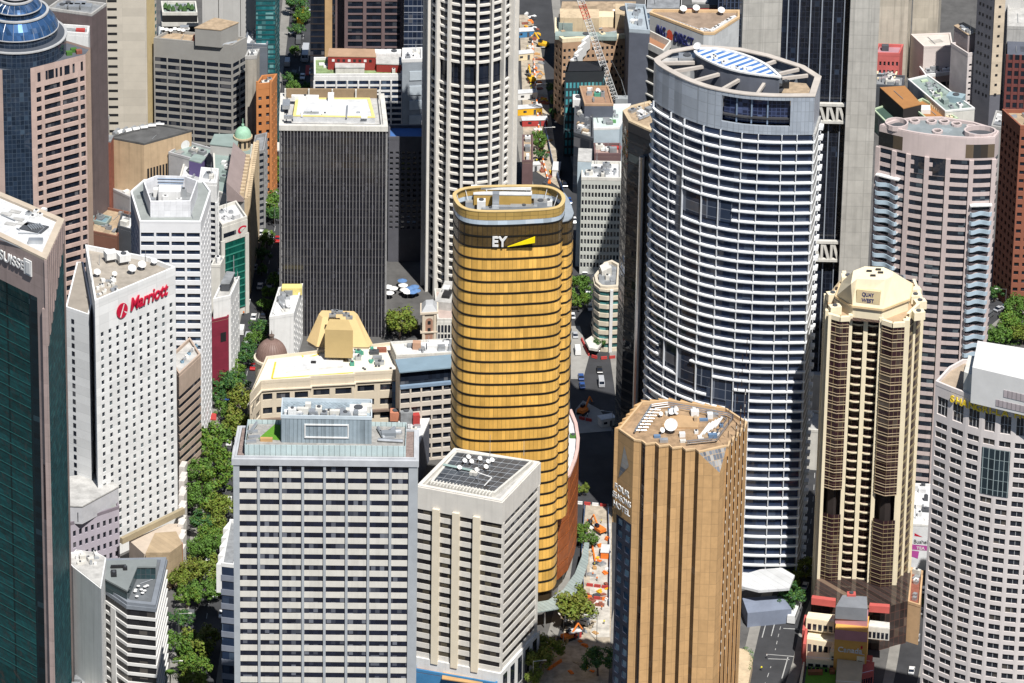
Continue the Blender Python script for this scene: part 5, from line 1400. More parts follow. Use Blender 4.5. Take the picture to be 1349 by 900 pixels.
# ================================================================== WHITE HEXAGONAL OFFICE with the funnel roof
def hex_office():
    yb = 588; h = hgt(230, 294, yb)
    px = [(172, 253.5), (184, 293), (264.5, 293.5), (277.5, 253.5), (268, 240), (190, 238)]
    P_ = [at(x, y, h) for x, y in px]
    B = Bld("office_tower", P_, "white six-sided office tower with a funnel-shaped crown round white rooftop plant", "office tower")
    wm = mat("office_white", (.74, .74, .75), var=.05)
    n = 25; zt = h - 3; fh = zt / n
    me = None
    B.wall(B.poly[1], B.poly[2], 0, zt, 4, n, .86, .5, .45, wm, winb, zoff=.55)
    B.wall(B.poly[2], B.poly[3], 0, zt, 7, n, .5, .6, .7, wm, winb)
    B.wall(B.poly[0], B.poly[1], 0, zt, 6, n, .5, .6, .7, mat("office_shade_blue", (.3, .36, .48)), winb)  # shade of the left face is put into its blue-grey colour
    for e in range(6):
        b = MB(); p, q = B.poly[e], B.poly[(e + 1) % 6]; b.face([V3(p, zt), V3(q, zt), V3(q, h), V3(p, h)]); B.part("fascia", b, wm)
        if e > 2: b = MB(); b.face([V3(p, 0), V3(q, 0), V3(q, zt), V3(p, zt)]); B.part("wall", b, wm)
    B.flush(100)
    rf = B.roof(h, mat("office_roof_grey", (.27, .29, .28), var=.15), wm, ph=.5)
    lo = [(198.5, 286), (250.5, 286.5), (259, 262), (250, 250), (204, 249), (191, 262)]
    hi = [(194, 258), (254.5, 259), (260.5, 236), (243, 232), (206, 231), (188.5, 234.5)]
    z0, z1 = h, h + 8.0
    lw = [at(x, y, z0) for x, y in lo]
    fw = B.prism("plant_floor", off(ccw(lw), -.5), h, h + .4, roofgrey, rf)
    lw = ccw(lw); c = cen(lw)
    up = ccw([at(193.5, 264, z1), at(255, 264.5, z1), at(260.5, 238, z1), at(244, 232, z1), at(206, 231, z1), at(188.5, 236, z1)])
    z1 = h + 5.6; up = ccw([at(198, 265.5, z1), at(251, 265, z1), at(260.5, 238, z1), at(244, 232, z1), at(206, 231, z1), at(188.5, 238, z1)]); lw = [fl(p) for p in up]; c = cen(lw)
    for i in range(6):
        j = (i + 1) % 6
        b = MB(); b.face([V3(lw[i], z0), V3(lw[j], z0), V3(up[j], z1), V3(up[i], z1)])
        iu, ju, il, jl = lerp(up[i], c, .05), lerp(up[j], c, .05), lerp(lw[i], c, .05), lerp(lw[j], c, .05)
        b.face([V3(up[i], z1), V3(up[j], z1), V3(ju, z1), V3(iu, z1)]); b.face([V3(jl, z0 + .4), V3(il, z0 + .4), V3(iu, z1), V3(ju, z1)])
        B.part("crown_panel", b, mat("crown_white", (.72, .72, .74), joint=(2, 2), jcol=.9), rf)
    zc = h + .4
    cooler(B, rf, at(224, 264, zc), (1, 0, 0), 7, 5, zc, 4.2, white)
    for i in range(9): cooler(B, rf, at(200 + 6 * i, 268 - (i % 3) * 9, zc), (1, 0, 0), 1.8, 1.5, zc, 1.8 + (i % 2), random.Random(i).choice([white, metal, roofwhite]))
    for i in range(8):
        b = MB(); y = 240 + i * 0; zz = z1 - .8 - i * .8
        b.tube(V3(lerp(up[4], c, .08 + .03 * i), zz), V3(lerp(up[3], c, .08 + .03 * i), zz), .15, 4); B.part("louvre_bar", b, mat("louvre_blue", (.3, .38, .5)), rf)
hex_office()

# white stepped office just behind it
B, h = mk("office_block", "white stepped office with dark window bays, squeezed behind the six-sided tower", "office block", [(262, 243), (285, 245), (288, 226)], 450)
banded(B, h, 24, .42, win, white, top=6, piers={0: 2}); clutter(B, B.roof(h, roofwhite, white), B.poly, h, 4, 3)

# brown striped office by the street
B, h = mk("office_block", "brown and beige banded office with a planted roof terrace, right beside the white hotel", "office block", [(236, 496), (264, 470), (250, 448)], 612)
banded(B, h, 9, .55, win, mat("beige_brown", (.45, .35, .28), streak=.1), top=7, tm=mat("beige_brown", (.45, .35, .28)), zb=4)
rf = B.roof(h, roofpale, mat("beige_brown", (.45, .35, .28)), ph=1.0)
for i in range(7): cooler(B, rf, at(240 + 3 * i, 478 - 3.5 * i, h), (1, .8, 0), 1, .8, h, .8, [mat("umbrella_blue", (.2, .32, .42)), metal, white][i % 3])

# mauve low office with lawn
B, h = mk("office_block", "mauve low office with a grass strip on its roof and rows of square windows", "office block", [(86, 694), (157, 670), (150, 650)], 745)
punched(B, h, mat("mauve_render", (.42, .38, .43), var=.08), win, {0: (9, 4, .5, .5)}, top=1.5, zb=2.5)
rf = B.roof(h, roofpale, mat("mauve_dark", (.2, .17, .2)), ph=.9)
b = MB(); b.face([at(88, 691, h + .02), at(153, 669, h + .02), at(150, 663, h + .02), at(120, 676, h + .02), at(92, 684, h + .02)]); B.part("lawn", b, mat("roof_grass", (.1, .26, .02)), rf)
up = ccw([at(88, 667, h + 6), at(108, 668, h + 6), at(156, 642, h + 6), at(130, 624, h + 6), at(88, 630, h + 6)])
o = B.prism("upper_storey", up, h, h + 6, mat("grey_white_wall", (.5, .5, .52)), rf)
b = MB(); b.prism(off(up, .2), h + 6, h + 6.4); B.part("upper_roof", b, roofpale, o)
pa, pb = at(101, 683, h + 2), at(133, 668, h + 2)
for i in range(3):
    b = MB(); u = (fl(pb) - fl(pa)); b.box(lerp(fl(pa), fl(pb), (i + .5) / 3), u, u.length / 7, .3, h + .8, h + 4); B.part("window", b, win, o)
cooler(B, o, at(144, 632, h + 6.4), (1, .5, 0), 1.4, 1.4, h + 6.4, 2, metal)

# white office with a black-banded corner and a roof terrace
def terrace_office():
    yb = 965; h = hgt(204.6, 800, yb)
    px = [(129, 770), (167.5, 797), (204.6, 801), (219, 738), (134, 740)]
    P_ = [at(x, y, h) for x, y in px]
    B = Bld("office_block", P_, "white office ringed by black window bands, with a grey roof terrace of white cafe tables", "office block")
    w = mat("band_white", (.68, .67, .65), var=.05)
    banded(B, h, 13, .3, glass("band_black_glass", (.012, .012, .014), cell=(2, 3), blind=.15, bcol=(.1, .09, .08)), w, out=.35, top=1.2, tm=mat("terrace_edge_grey", (.2, .22, .25)))
    B.piers(B.poly[0], B.poly[1], [.55], 2.4, .5, 0, h - 4, w)
    rf = B.roof(h, mat("terrace_slate", (.13, .14, .15), var=.15), mat("terrace_edge_grey", (.2, .22, .25)), ph=1.0, pw=1.4)
    pr = ccw([at(131, 760, h + 4), at(168, 780, h + 4), at(181, 748, h + 4), at(206, 748, h + 4), at(207, 738, h + 4), at(140, 740, h + 4)])
    o = B.prism("penthouse", off(pr, -.3), h, h + 3.9, glass("penthouse_glass", (.02, .04, .045), cell=(1.5, 4), blind=.1, bcol=(.15, .25, .26), grid=.1))
    b = MB(); b.prism(pr, h + 3.9, h + 4.4); B.part("penthouse_roof", b, mat("penthouse_roof_grey", (.2, .22, .22), var=.12), o)
    for x, y, a_, c_ in ((156, 748, 4.5, .9), (150, 757, 1.6, 3.2), (165, 750, 1.2, 1.6)): cooler(B, o, at(x, y, h + 4.4), (1, .1, 0), a_, c_, h + 4.4, .8, [black, metal, white][int(x) % 3])
    cooler(B, rf, at(192, 760, h), (1, .05, 0), 4, 1, h, 1.2, white)
    rng = random.Random(9)
    for i in range(9):
        p = at(178 + rng.random() * 18, 773 + rng.random() * 18, h); b = MB()
        b.tube(V3(p, h), V3(p, h + .75), .06, 4); k = 8; b.prism([p + Vector((math.cos(j * .7854), math.sin(j * .7854), 0)) * .55 for j in range(k)], h + .75, h + .82)
        t = b.build("cafe_table", white); ORG[t.name] = Vector((0, 0, 0))
        tag(t, "small round white table on the grey roof terrace of the black-banded office", "table", "white tables on the roof terrace")
    # plain white wing behind
    hw = hgt(112, 742, 940)
    wing = ccw([at(88, 738, hw), at(96, 747, hw), at(133, 776, hw), at(140, 735, hw), at(128, 728, hw), at(100, 724, hw)])
    o = B.prism("wing", wing, 0, hw, mat("wing_white", (.72, .72, .71), var=.07, streak=.25))
    b = MB(); b.prism(off(wing, -.4), hw, hw + .15); ro = B.part("wing_roof", b, roofpale, o)
    rng = random.Random(5)
    for i in range(16):
        p = at(rng.uniform(96, 134), rng.uniform(724, 745), hw)
        cooler(B, ro, p, (1, .3, 0), rng.uniform(.6, 2), rng.uniform(.6, 1.6), hw + .15, rng.uniform(.4, 1.3), rng.choice([white, metal, offwhite]))
    lw = ccw([at(92, 905, 14), at(130, 893, 14), at(150, 905, 14), at(140, 930, 14), at(95, 930, 14)])
    o = B.prism("annex", lw, 0, 14, offwhite)
    for x, y in ((104, 896), (114, 899), (100, 905)): cooler(B, o, at(x, y, 14), (1, 0, 0), 2.6, 2.6, 14, 1, metal)
terrace_office()

# ================================================================== SANDSTONE COMPLEX, dome and pyramid roof
def sandstone():
    yb = 606; h = hgt(344, 505, yb)
    px = [(329, 524), (344, 505.5), (361, 504), (409, 501.5), (409, 499.5), (467, 496.5), (467, 494.5), (527, 491), (516, 454), (351, 473)]
    P_ = [at(x, y, h) for x, y in px]
    B = Bld("office_block", P_, "low cream stone block with a yellow-lined white roof and green rooftop plant", "office block")
    wm = mat("cream_stone", (.62, .54, .42), var=.08, streak=.06)
    fh = h / 6
    for e in range(len(B.poly)):
        p, q = B.poly[e], B.poly[(e + 1) % len(B.poly)]; Ln = (q - p).length
        if Ln > 3: B.wall(p, q, 0, h - 2.4, max(1, int(Ln / 5)), 5, .74, .46, .5, wm, win)
        else: b = MB(); b.face([V3(p, 0), V3(q, 0), V3(q, h - 2.4), V3(p, h - 2.4)]); B.part("wall", b, wm)
        b = MB(); b.face([V3(p, h - 2.4), V3(q, h - 2.4), V3(q, h), V3(p, h)]); B.part("wall", b, wm)
    B.flush(100)
    B.ring("cornice", B.poly, h - 2.6, h - 2.2, .5, -.2, mat("cornice_stone", (.66, .58, .46)))
    B.ring("string_course", B.poly, h * .52, h * .52 + .7, .9, -.2, mat("string_brown", (.2, .15, .12)))
    rf = B.roof(h, mat("cream_white_roof", (.74, .69, .58), var=.12), wm, ph=1.0)
    yl = mat("yellow_line", (.75, .48, .05))
    for p, q in (((358, 499), (466, 491)), ((358, 499), (363, 477)), ((398, 473), (420, 467)), ((400, 472), (397, 466))):
        b = MB(); a, c = fl(at(*p, h)), fl(at(*q, h)); b.box(lerp(a, c, .5), c - a, (c - a).length / 2, .3, h + .004, h + .06); B.part("yellow_edge", b, yl, rf)
    b = MB(); b.prism(ccw([at(378, 489, h + .8), at(452, 482, h + .8), at(452, 468, h + .8), at(400, 470, h + .8)]), h, h + .8); B.part("raised_roof", b, roofwhite, rf)
    gp = mat("plant_green", (.08, .3, .22), rough=.5)
    rng = random.Random(11)
    for i in range(20): cooler(B, rf, at(rng.uniform(457, 490), rng.uniform(463, 483), h), (1, .1, 0), rng.uniform(.8, 2), rng.uniform(.8, 1.6), h, rng.uniform(.5, 2.2), rng.choice([gp, metal, gp, white]))
    for x, y in ((493, 466), (497, 474), (503, 463), (500, 480)): cooler(B, rf, at(x, y, h), (1, .1, 0), 3, 1.8, h, 1.2, rng.choice([metal, brick, dgrey]))
    for i in range(14): cooler(B, rf, at(380 + rng.random() * 140, 488 - rng.random() * 8, h), (1, 0, 0), .7, .5, h, .5, dgrey)
    cooler(B, rf, at(413, 481, h), (1, 0, 0), 1.6, 1, h + .8, .5, black)
    # white base storey at the corner
    h2 = h * .45
    b = MB(); b.prism(ccw([at(326, 533, h2), at(373, 531, h2), at(376, 512, h2), at(344, 505, h2)]), 0, h2); B.part("base_storey", b, mat("base_white_stone", (.66, .62, .54)))
    a, c = fl(at(326, 533, h2)), fl(at(373, 531, h2)); u = (c - a).normalized(); nn = Vector((u.y, -u.x, 0))
    for k in range(2):
        for i in range(5): b = MB(); b.box(lerp(a, c, .1 + .2 * i), u, .8, .06, h2 - 4 - 4 * k, h2 - 2 - 4 * k); B.part("window", b, win)
    b = MB(); b.box(lerp(P_[7], P_[6], .09) + Vector((0, -.4, 0)), fl(P_[7]) - fl(P_[6]), 1.2, .3, 0, h - 3); B.part("glass_slot", b, glass("slot_blue_glass", (.06, .12, .2), cell=(1, 3), blind=.2, bcol=(.2, .3, .4), grid=.1))
    # beige pyramid roof
    hb = h + 2
    hp0, hp1 = h + 1.0, h + 14
    base = ccw([at(417, 457, hp0), at(404, 449, hp0), at(410, 440, hp0), at(484, 442, hp0), at(491, 453, hp0), at(486, 457.5, hp0)])
    topz = hgt(446, 405, yb) if False else h + 9.0
    tp = ccw([at(425, 418, topz), at(420, 414, topz), at(424, 409, topz), at(466, 410, topz), at(471, 414, topz), at(468, 419, topz)])
    b = MB(); b.prism(base, hp0, topz, 0, True, tp); py = B.part("pyramid_roof", b, mat("beige_roof", (.62, .45, .22), var=.06), rf)
    B.prism("pyramid_base", off(base, -.4), h - .3, hp0, wm)
    bx = ccw([at(428, 427, topz + 5), at(465, 428, topz + 5), at(459, 414, topz + 5), at(434, 413, topz + 5)])
    o = B.prism("roof_cap", bx, topz - 7, topz + 3, mat("beige_cap", (.5, .37, .17), var=.06), py)
    for x, y in ((441, 412), (447, 413), (438, 417), (456, 416), (460, 420)): cooler(B, o, at(x, y, topz + 3), (1, 0, 0), 2.2, 1.2, topz + 3, .9, metal)
    # brown ribbed dome on its corner
    c = at(358, 471, 0); zd = h - 4; cc = fl(at(358, 470, zd)); k = 28
    ci = lambda r: [cc + Vector((math.cos(i * 6.2832 / k), math.sin(i * 6.2832 / k), 0)) * r for i in range(k)]
    s = pix(V3(cc, zd) + Vector((10, 0, 0)))[0] - pix(V3(cc, zd))[0]; rd = 20.5 * 10 / s
    B.prism("dome_drum", ci(rd * 1.06), 0, zd - .8, wm); B.prism("dome_cornice", ci(rd * 1.16), zd - .8, zd, mat("cornice_stone", (.66, .58, .46)))
    b = MB(); prev = None
    for j in range(9):
        t = j / 8 * 1.5; cur = [V3(p, zd + rd * 1.25 * math.sin(t)) for p in ci(rd * math.cos(t))]
        if prev:
            for i in range(k): b.face([prev[i], prev[(i + 1) % k], cur[(i + 1) % k], cur[i]])
        prev = cur
    b.face(prev); dm = B.part("dome", b, mat("dome_copper_brown", (.2, .13, .11), rough=.55, var=.15), smooth=True)
    for i in range(k):
        b = MB(); 
        for j in range(6):
            t0, t1 = j / 8 * 1.5, (j + 1) / 8 * 1.5; d = Vector((math.cos(i * 6.2832 / k), math.sin(i * 6.2832 / k), 0))
            b.tube(cc + d * rd * math.cos(t0) + Vector((0, 0, zd + rd * 1.25 * math.sin(t0))), cc + d * rd * math.cos(t1) + Vector((0, 0, zd + rd * 1.25 * math.sin(t1))), .09, 4)
        B.part("dome_rib", b, mat("dome_copper_brown", (.2, .13, .11)), dm)
    b = MB(); zt = zd + rd * 1.25; b.prism([cc + Vector((math.cos(i * .7854), math.sin(i * .7854), 0)) * .7 for i in range(8)], zt - .2, zt + 1.3); b.prism([cc + Vector((math.cos(i * .7854), math.sin(i * .7854), 0)) * .9 for i in range(8)], zt + 1.3, zt + 1.6); b.tube(V3(cc, zt + 1.6), V3(cc, zt + 3.4), .25, 5, r2=.05); B.part("lantern", b, mat("lantern_brown", (.16, .12, .1)), dm)
sandstone()

def slate_wing():
    B, h = mk("office_block", "low office with a slate-blue roof and pale window grid, left of the gold tower", "office block", [(527, 490), (612, 482), (606, 466)], 602)
    wm = mat("pale_stone_grid", (.56, .5, .43), var=.08)
    B.wall(B.poly[0], B.poly[1], 0, h - 5.5, 6, 8, .86, .56, .6, wm, win); 
    for e in (1, 2, 3): b = MB(); p, q = B.poly[e], B.poly[(e + 1) % 4]; b.face([V3(p, 0), V3(q, 0), V3(q, h), V3(p, h)]); B.part("wall", b, wm)
    B.flush(100)
    b = MB(); p, q = B.poly[0] + Vector((0, 1.2, 0)), B.poly[1] + Vector((0, 1.2, 0)); b.face([V3(p, h - 5.5), V3(q, h - 5.5), V3(q, h - .3), V3(p, h - .3)]); B.part("attic_glazing", b, win)
    b = MB(); p, q = B.poly[0], B.poly[1]; b.box(lerp(p, q, .5) + Vector((0, .4, 0)), q - p, (q - p).length / 2, .6, h - 6.2, h - 5.2); B.part("ledge", b, mat("blue_louvre", (.2, .28, .38)))
    B.prism("roof", off(B.poly, .2), h - .4, h, mat("slate_blue_roof", (.2, .28, .34), var=.1))
    # white roofs behind
    B2, h2 = mk("office_block", "white flat roofs with pipes and a brick lift house, between slate roof and belfry", "office block", [(522, 471), (612, 466), (604, 448)], 580)
    B2.body(0, h2 - .5, offwhite); rf = B2.roof(h2, roofwhite, offwhite, ph=.8)
    cooler(B2, rf, at(549, 459, h2), (1, 0, 0), 2.6, 2.2, h2, 2.4, mat("lift_house_brick", (.45, .27, .18))); cooler(B2, rf, at(577, 458, h2), (1, 0, 0), 7, 4, h2, 1.6, white); cooler(B2, rf, at(590, 453, h2), (1, 0, 0), 3, 2, h2, 1.2, metal)
    clutter(B2, rf, B2.poly, h2, 10, 21, masts=2)
    # small white building below
    B3, h3 = mk("office_block", "small white-roofed building with a red plant box, tucked behind the striped office", "building", [(512, 588), (552, 586), (566, 553)], 640)
    B3.body(0, h3 - .4, mat("navy_shade_wall", (.1, .11, .14))); rf = B3.roof(h3, roofwhite, white, ph=.6)  # the wall's shade is painted as a navy base colour
    cooler(B3, rf, at(521, 552, h3), (1, 0, 0), 3.4, 3.4, h3, 3, mat("terracotta_box", (.5, .2, .12))); cooler(B3, rf, at(535, 556, h3), (1, .2, 0), 4, 3, h3, 4, roofgrey); cooler(B3, rf, at(548, 558, h3), (1, .2, 0), 2.2, 2.2, h3, 3.4, red)
    clutter(B3, rf, B3.poly, h3, 6, 4)
slate_wing()

B, h = mk("office_block", "small white block with white rooftop plant beside the black slab's left edge", "building", [(355, 421), (387, 416), (399, 377)], 486)
punched(B, h, white, win, {1: (6, 7, .5, .55)}, top=2.5, zb=2)
rf = B.roof(h, roofwhite, white, ph=1.0); clutter(B, rf, B.poly, h, 14, 6, dishes=1)
b = MB(); b.prism(ccw([at(371, 380, h + 2.5), at(398, 380, h + 2.5), at(398, 374, h + 2.5), at(372, 374, h + 2.5)]), h, h + 2.5); B.part("roof_house", b, mat("pale_yellow", (.72, .6, .22)), rf)

# belfry with the sandstone arch
def belfry():
    B, h = mk("bell_tower", "small sandstone belfry with an arched recess and grey cap, left of the gold tower", "belfry", [(556, 412), (575, 411), (575, 400)], 452)
    st = mat("belfry_stone", (.62, .53, .42), var=.12)
    B.body(0, h, st); c = B.c; p, q = fl(B.poly[0]), fl(B.poly[1]); u = (q - p).normalized(); nn = Vector((u.y, -u.x, 0)); Ln = (q - p).length
    pts = [lerp(p, q, .24) + V3((0, 0), 1.5), lerp(p, q, .76) + V3((0, 0), 1.5)] + [lerp(p, q, .5) + u * (math.cos(a) * Ln * .26) + Vector((0, 0, h - 3.4 + math.sin(a) * Ln * .26)) for a in [i * 3.1416 / 8 for i in range(9)]]
    b = MB(); b.face([v + nn * .05 for v in pts]); B.part("arch_recess", b, mat("arch_brick", (.36, .2, .14)))
    for z, hh in ((h - 4.4, 1.2), (h - 7.4, 1.6)): b = MB(); b.box(lerp(p, q, .5) + nn * .12, u, .5, .06, z, z + hh); B.part("window", b, black)
    for t in (.1, .9): B.piers(p, q, [t], .8, .35, 0, h, st)
    B.ring("cornice", B.poly, h - .5, h + .2, .6, -.3, st); B.ring("cornice", B.poly, h * .35, h * .35 + .5, .5, -.3, st)
    b = MB(); b.prism(off(B.poly, .2), h + .2, h + 2.2, 0, True, off(B.poly, -1.2)); B.part("cap", b, mat("cap_grey", (.42, .43, .44)))
    B2, h2 = mk("office_block", "flat-roofed building with a striped glass front and pinkish roof strips beside the belfry", "building", [(576, 424), (612, 424), (608, 384)], 452)
    banded(B2, h2, 2, .15, win, offwhite, piers={0: 8}, pw=.35, top=1.2); rf = B2.roof(h2, mat("pinkish_roof", (.45, .36, .32), var=.2), offwhite)
    cooler(B2, rf, at(590, 395, h2), (.2, 1, 0), 16, 5.5, h2, 3, roofpale); cooler(B2, rf, at(589, 389, h2 + 3), (.2, 1, 0), 5, 2.6, h2 + 3, 1, black); cooler(B2, rf, at(588, 383, h2 + 3), (.2, 1, 0), 3, 2.2, h2 + 3, 1.4, white)
belfry()
# ================================================================== MIDDLE AND FAR LEFT
# grey gridded tower
B, h = mk("office_tower", "grey concrete office tower with six bays of dark windows and a blank top band", "office tower", [(203, 53), (305.6, 62.6), (324.7, 52)], 240)
gc = mat("grey_precast", (.3, .29, .27), var=.08)
banded(B, h, 17, .4, win, gc, out=.1, top=6.3, piers={0: 6, 1: 2}, pw=.45, pd=.22)
rf = B.roof(h, rooftan, gc, ph=.9)
pr = [at(257, 60, h), at(291, 63, h), at(314, 53, h), at(283, 47, h)]
plant_room(B, rf, pr, h, 6.5, mat("grey_precast", (.3, .29, .27)), rooftan)
for i in range(7): dish(B, rf, at(214 + 5.5 * i, 43 + (i % 3), h), h, .8, (0, -.3, .9))
cooler(B, rf, at(262, 56, h), (1, -.1, 0), 4, 2.4, h, 2.4, brick); cooler(B, rf, at(243, 42, h), (1, 0, 0), 3, 2, h, 2.2, metal); duct(B, rf, at(290, 62, h), at(312, 57, h), h, .5)
# brown tower and its white crown block
B, h = mk("office_tower", "dark brown windowless tower with round rooftop fans, behind the pink dome tower", "office tower", [(62, 13), (121, 21), (140.5, 7)], 320)
B.body(0, h - .3, mat("dark_brown_clad", (.13, .1, .1), var=.15, streak=.15)); rf = B.roof(h, roofgrey, concrete, ph=.8)
for i in range(5): cooler(B, rf, at(82 + 8 * i, 12 - (i % 2) * 3, h), (1, -.1, 0), 3.6, 3, h, 1.6, metal)
B, h = mk("office_block", "white-topped block with pale vertical strips against the brown tower's flank", "office block", [(60, 44), (116, 48), (118, 38)], 330)
banded(B, h, 1, .02, win, white, out=.1, piers={0: 12}, pw=.6, top=7, tm=white, zb=18); rf = B.roof(h, roofgrey, white); cooler(B, rf, at(106, 42, h), (1, 0, 0), 3, 2, h, 1, red)
# beige slotted tower
B, h = mk("office_tower", "tall beige tower with a ladder of dark slots up its left edge", "skyscraper", [(139, -60), (192, -60), (205, -74)], 235)
bg_ = mat("beige_panel", (.55, .5, .42), var=.07, joint=(8, 3.1), jcol=.93)
B.body(0, h - .3, bg_); slots(B, 0, [.14], [h - 3.1 * i - 2 for i in range(24)], 3.3, .95, black); B.roof(h, roofgrey)
b = MB(); p, q = fl(B.poly[1]), fl(B.poly[2]); u = (q - p).normalized(); nn = Vector((u.y, -u.x, 0)) * .06; b.face([V3(lerp(p, q, 0) + nn, 0), V3(lerp(p, q, .8) + nn, 0), V3(lerp(p, q, .8) + nn, h - .1), V3(p + nn, h - .1)]); B.part("sunlit_panel", b, mat("sunlit_beige", (.6, .47, .25), var=.08))  # yellow sunlight on the right wall, painted as a coloured sheet
slots(B, 1, [.9], [h - 2.6 * i - 2 for i in range(28)], 1.3, 1.2, mat("teal_glass_plain", (.02, .12, .12), rough=.2))
# slate and concrete pair
for pts, lab in (([(159, 51), (177, 51), (183, 40)], "slate-topped concrete block with a white square emblem, left one of a pair"), ([(177.5, 55.5), (203, 56), (207, 43)], "slate-topped concrete block with blank panels, right one of a pair")):
    B, h = mk("office_block", lab, "office block", pts, 215)
    B.body(0, h * .83, mat("panel_concrete", (.4, .36, .31), var=.12, streak=.25, joint=(3.2, 5), jcol=.8)); B.prism("slate_top", off(B.poly, .15), h * .83, h, mat("slate_cladding", (.065, .07, .085), rough=.5)); clutter(B, B.roof(h + .5, roofgrey), B.poly, h + .5, 6, int(pts[0][0]))
    if pts[0][0] < 160:
        for i in range(2):
            for j in range(2): b = MB(); b.box(lerp(fl(B.poly[0]), fl(B.poly[1]), .38 + .4 * i) + Vector((0, -.3, 0)), (1, 0, 0), .75, .06, h - 5.2 + 1.9 * j, h - 3.8 + 1.9 * j); B.part("emblem", b, white)
# mint sloped roof
B, h = mk("office_block", "low block with a mint-green sunken glass roof and sloping cream sides", "building", [(128, 164), (203, 166), (205, 140)], 215)
B.body(0, h, cream); P2 = off(B.poly, -2); b = MB(); b.prism(off(B.poly, -1.2), h, h + 4, 0, True, off(B.poly, -4)); rf = B.part("roof", b, mat("mint_roof", (.42, .52, .45), var=.1, rough=.4))
cooler(B, rf, at(160, 135, h + 4), (1, 0, 0), 2, 1.5, h + 4, 1.5, black); cooler(B, rf, at(172, 136, h + 4), (1, 0, 0), 2, 1.5, h + 4, 1.5, black)
b = MB(); b.face([at(143, 160, h + .4), at(190, 162, h + .4), at(197, 141, h + 4.05), at(141, 140, h + 4.05)]); B.part("skylight", b, mat("mint_glass", (.36, .5, .44), rough=.25, joint=(2, 2), jcol=.8), rf)
# tan club block
B, h = mk("office_block", "big tan stone block with a slotted right wall and silver ducts on its dark roof", "building", [(144, 182), (189.6, 190.5), (252.5, 173)], 306)
tn = mat("tan_block", (.52, .38, .24), var=.14, streak=.25)
B.body(0, h - .3, tn); rf = B.roof(h, mat("dark_flat_roof", (.1, .1, .1), var=.3), mat("dark_flat_roof", (.1, .1, .1)), ph=.5)
slots(B, 1, [.08 + .064 * i for i in range(14)], [h - 12.5], .75, 6, black, d=.04)
for i in range(12): duct(B, rf, at(150 + 5 * i, 180 - 1.3 * i, h), at(156 + 5.5 * i, 174 - 1.0 * i + (i % 2) * 3, h), h, .8 - .03 * i, [metal, white][i % 2])
b = MB(); c = lerp(fl(B.poly[1]), fl(B.poly[2]), .86); u = (fl(B.poly[2]) - fl(B.poly[1])).normalized(); nn = Vector((u.y, -u.x, 0)); b.face([c + nn * .12 + u * math.cos(i * .5236) * 1.8 + Vector((0, 0, h - 4.5 + 1.8 * math.sin(i * .5236))) for i in range(12)]); B.part("round_emblem", b, white)
B, h = mk("office_block", "tall thin concrete stair block with a blue box on top, against the pink tower", "building", [(113, 160), (131, 164), (144, 156)], 300)
B.body(0, h - .3, mat("stained_concrete", (.38, .35, .3), var=.2, streak=.4)); rf = B.roof(h, roofgrey, concrete); cooler(B, rf, at(128, 156, h), (1, .2, 0), 3.2, 2.6, h, 2.2, mat("box_blue", (.12, .24, .38)))
B, h = mk("office_block", "narrow red-brown brick flank left of the tan stone block", "building", [(131, 186), (146, 188), (150, 180)], 306); B.body(0, h, brick); B.roof(h + .5, roofgrey)
# low grey and white roofs
def low(lab, pts, yb, wm, rm, n=6, seed=1, pm=None, name="office_block", cat="building", spec=None, **k):
    B, h = mk(name, lab, cat, pts, yb)
    if spec: punched(B, h, wm, win, spec, top=1.5, zb=2)
    else: B.body(0, h - .3, wm)
    rf = B.roof(h, rm, pm or wm, ph=.8); clutter(B, rf, B.poly, h, n, seed, **k); return B, h, rf
low("grey rendered block with black stair windows, in front of the tan stone block", [(120, 238), (171, 262), (196, 250)], 312, mat("grey_render", (.4, .4, .41)), roofpale, 5, 12)
B, h, rf = low("white-roofed concrete box behind the six-sided tower's left shoulder", [(171, 224), (190.6, 229), (226.6, 217)], 300, concrete, roofwhite, 7, 13)
low("pale box with a plain white roof beside black stair windows", [(151, 247), (176, 254), (190, 247)], 300, mat("grey_render", (.4, .4, .41)), roofwhite, 2, 14, masts=0)
B, h, rf = low("low brick building with a tan roof edged in brown", [(116, 306), (154, 314), (172, 282)], 345, mat("brown_brick", (.2, .09, .06)), rooftan, 5, 15)
low("white gabled shed with pipework between the tan roof and the six-sided tower", [(155, 300), (173, 305), (178, 288)], 345, dgrey, roofwhite, 5, 16)
low("teal flat-roofed low building beside the pink tower's foot", [(119, 292), (140, 297), (147, 288)], 330, roofgreen, mat("teal_roof", (.16, .26, .3)), 2, 17)
low("low cream roofs against the white hotel's back wing", [(86, 384), (108, 388), (112, 372)], 440, mat("peach_wall", (.55, .36, .2)), roofpale, 3, 18)
low("grey-green roofed office with a purple panel near the green dome", [(222, 203), (262, 214), (285, 199)], 310, mat("grey_render", (.4, .4, .41)), roofgreen, 6, 19)
B, h = mk("office_block", "purple and white panelled block below the grey-green roofs", "building", [(249, 212), (265, 216), (272, 208)], 320); B.body(0, h, mat("purple_panel", (.13, .1, .24))); B.roof(h + .4, roofgreen)
low("flat white roofs stepping down behind the funnel crown", [(236, 238), (284, 244), (290, 222)], 330, offwhite, roofwhite, 8, 20)
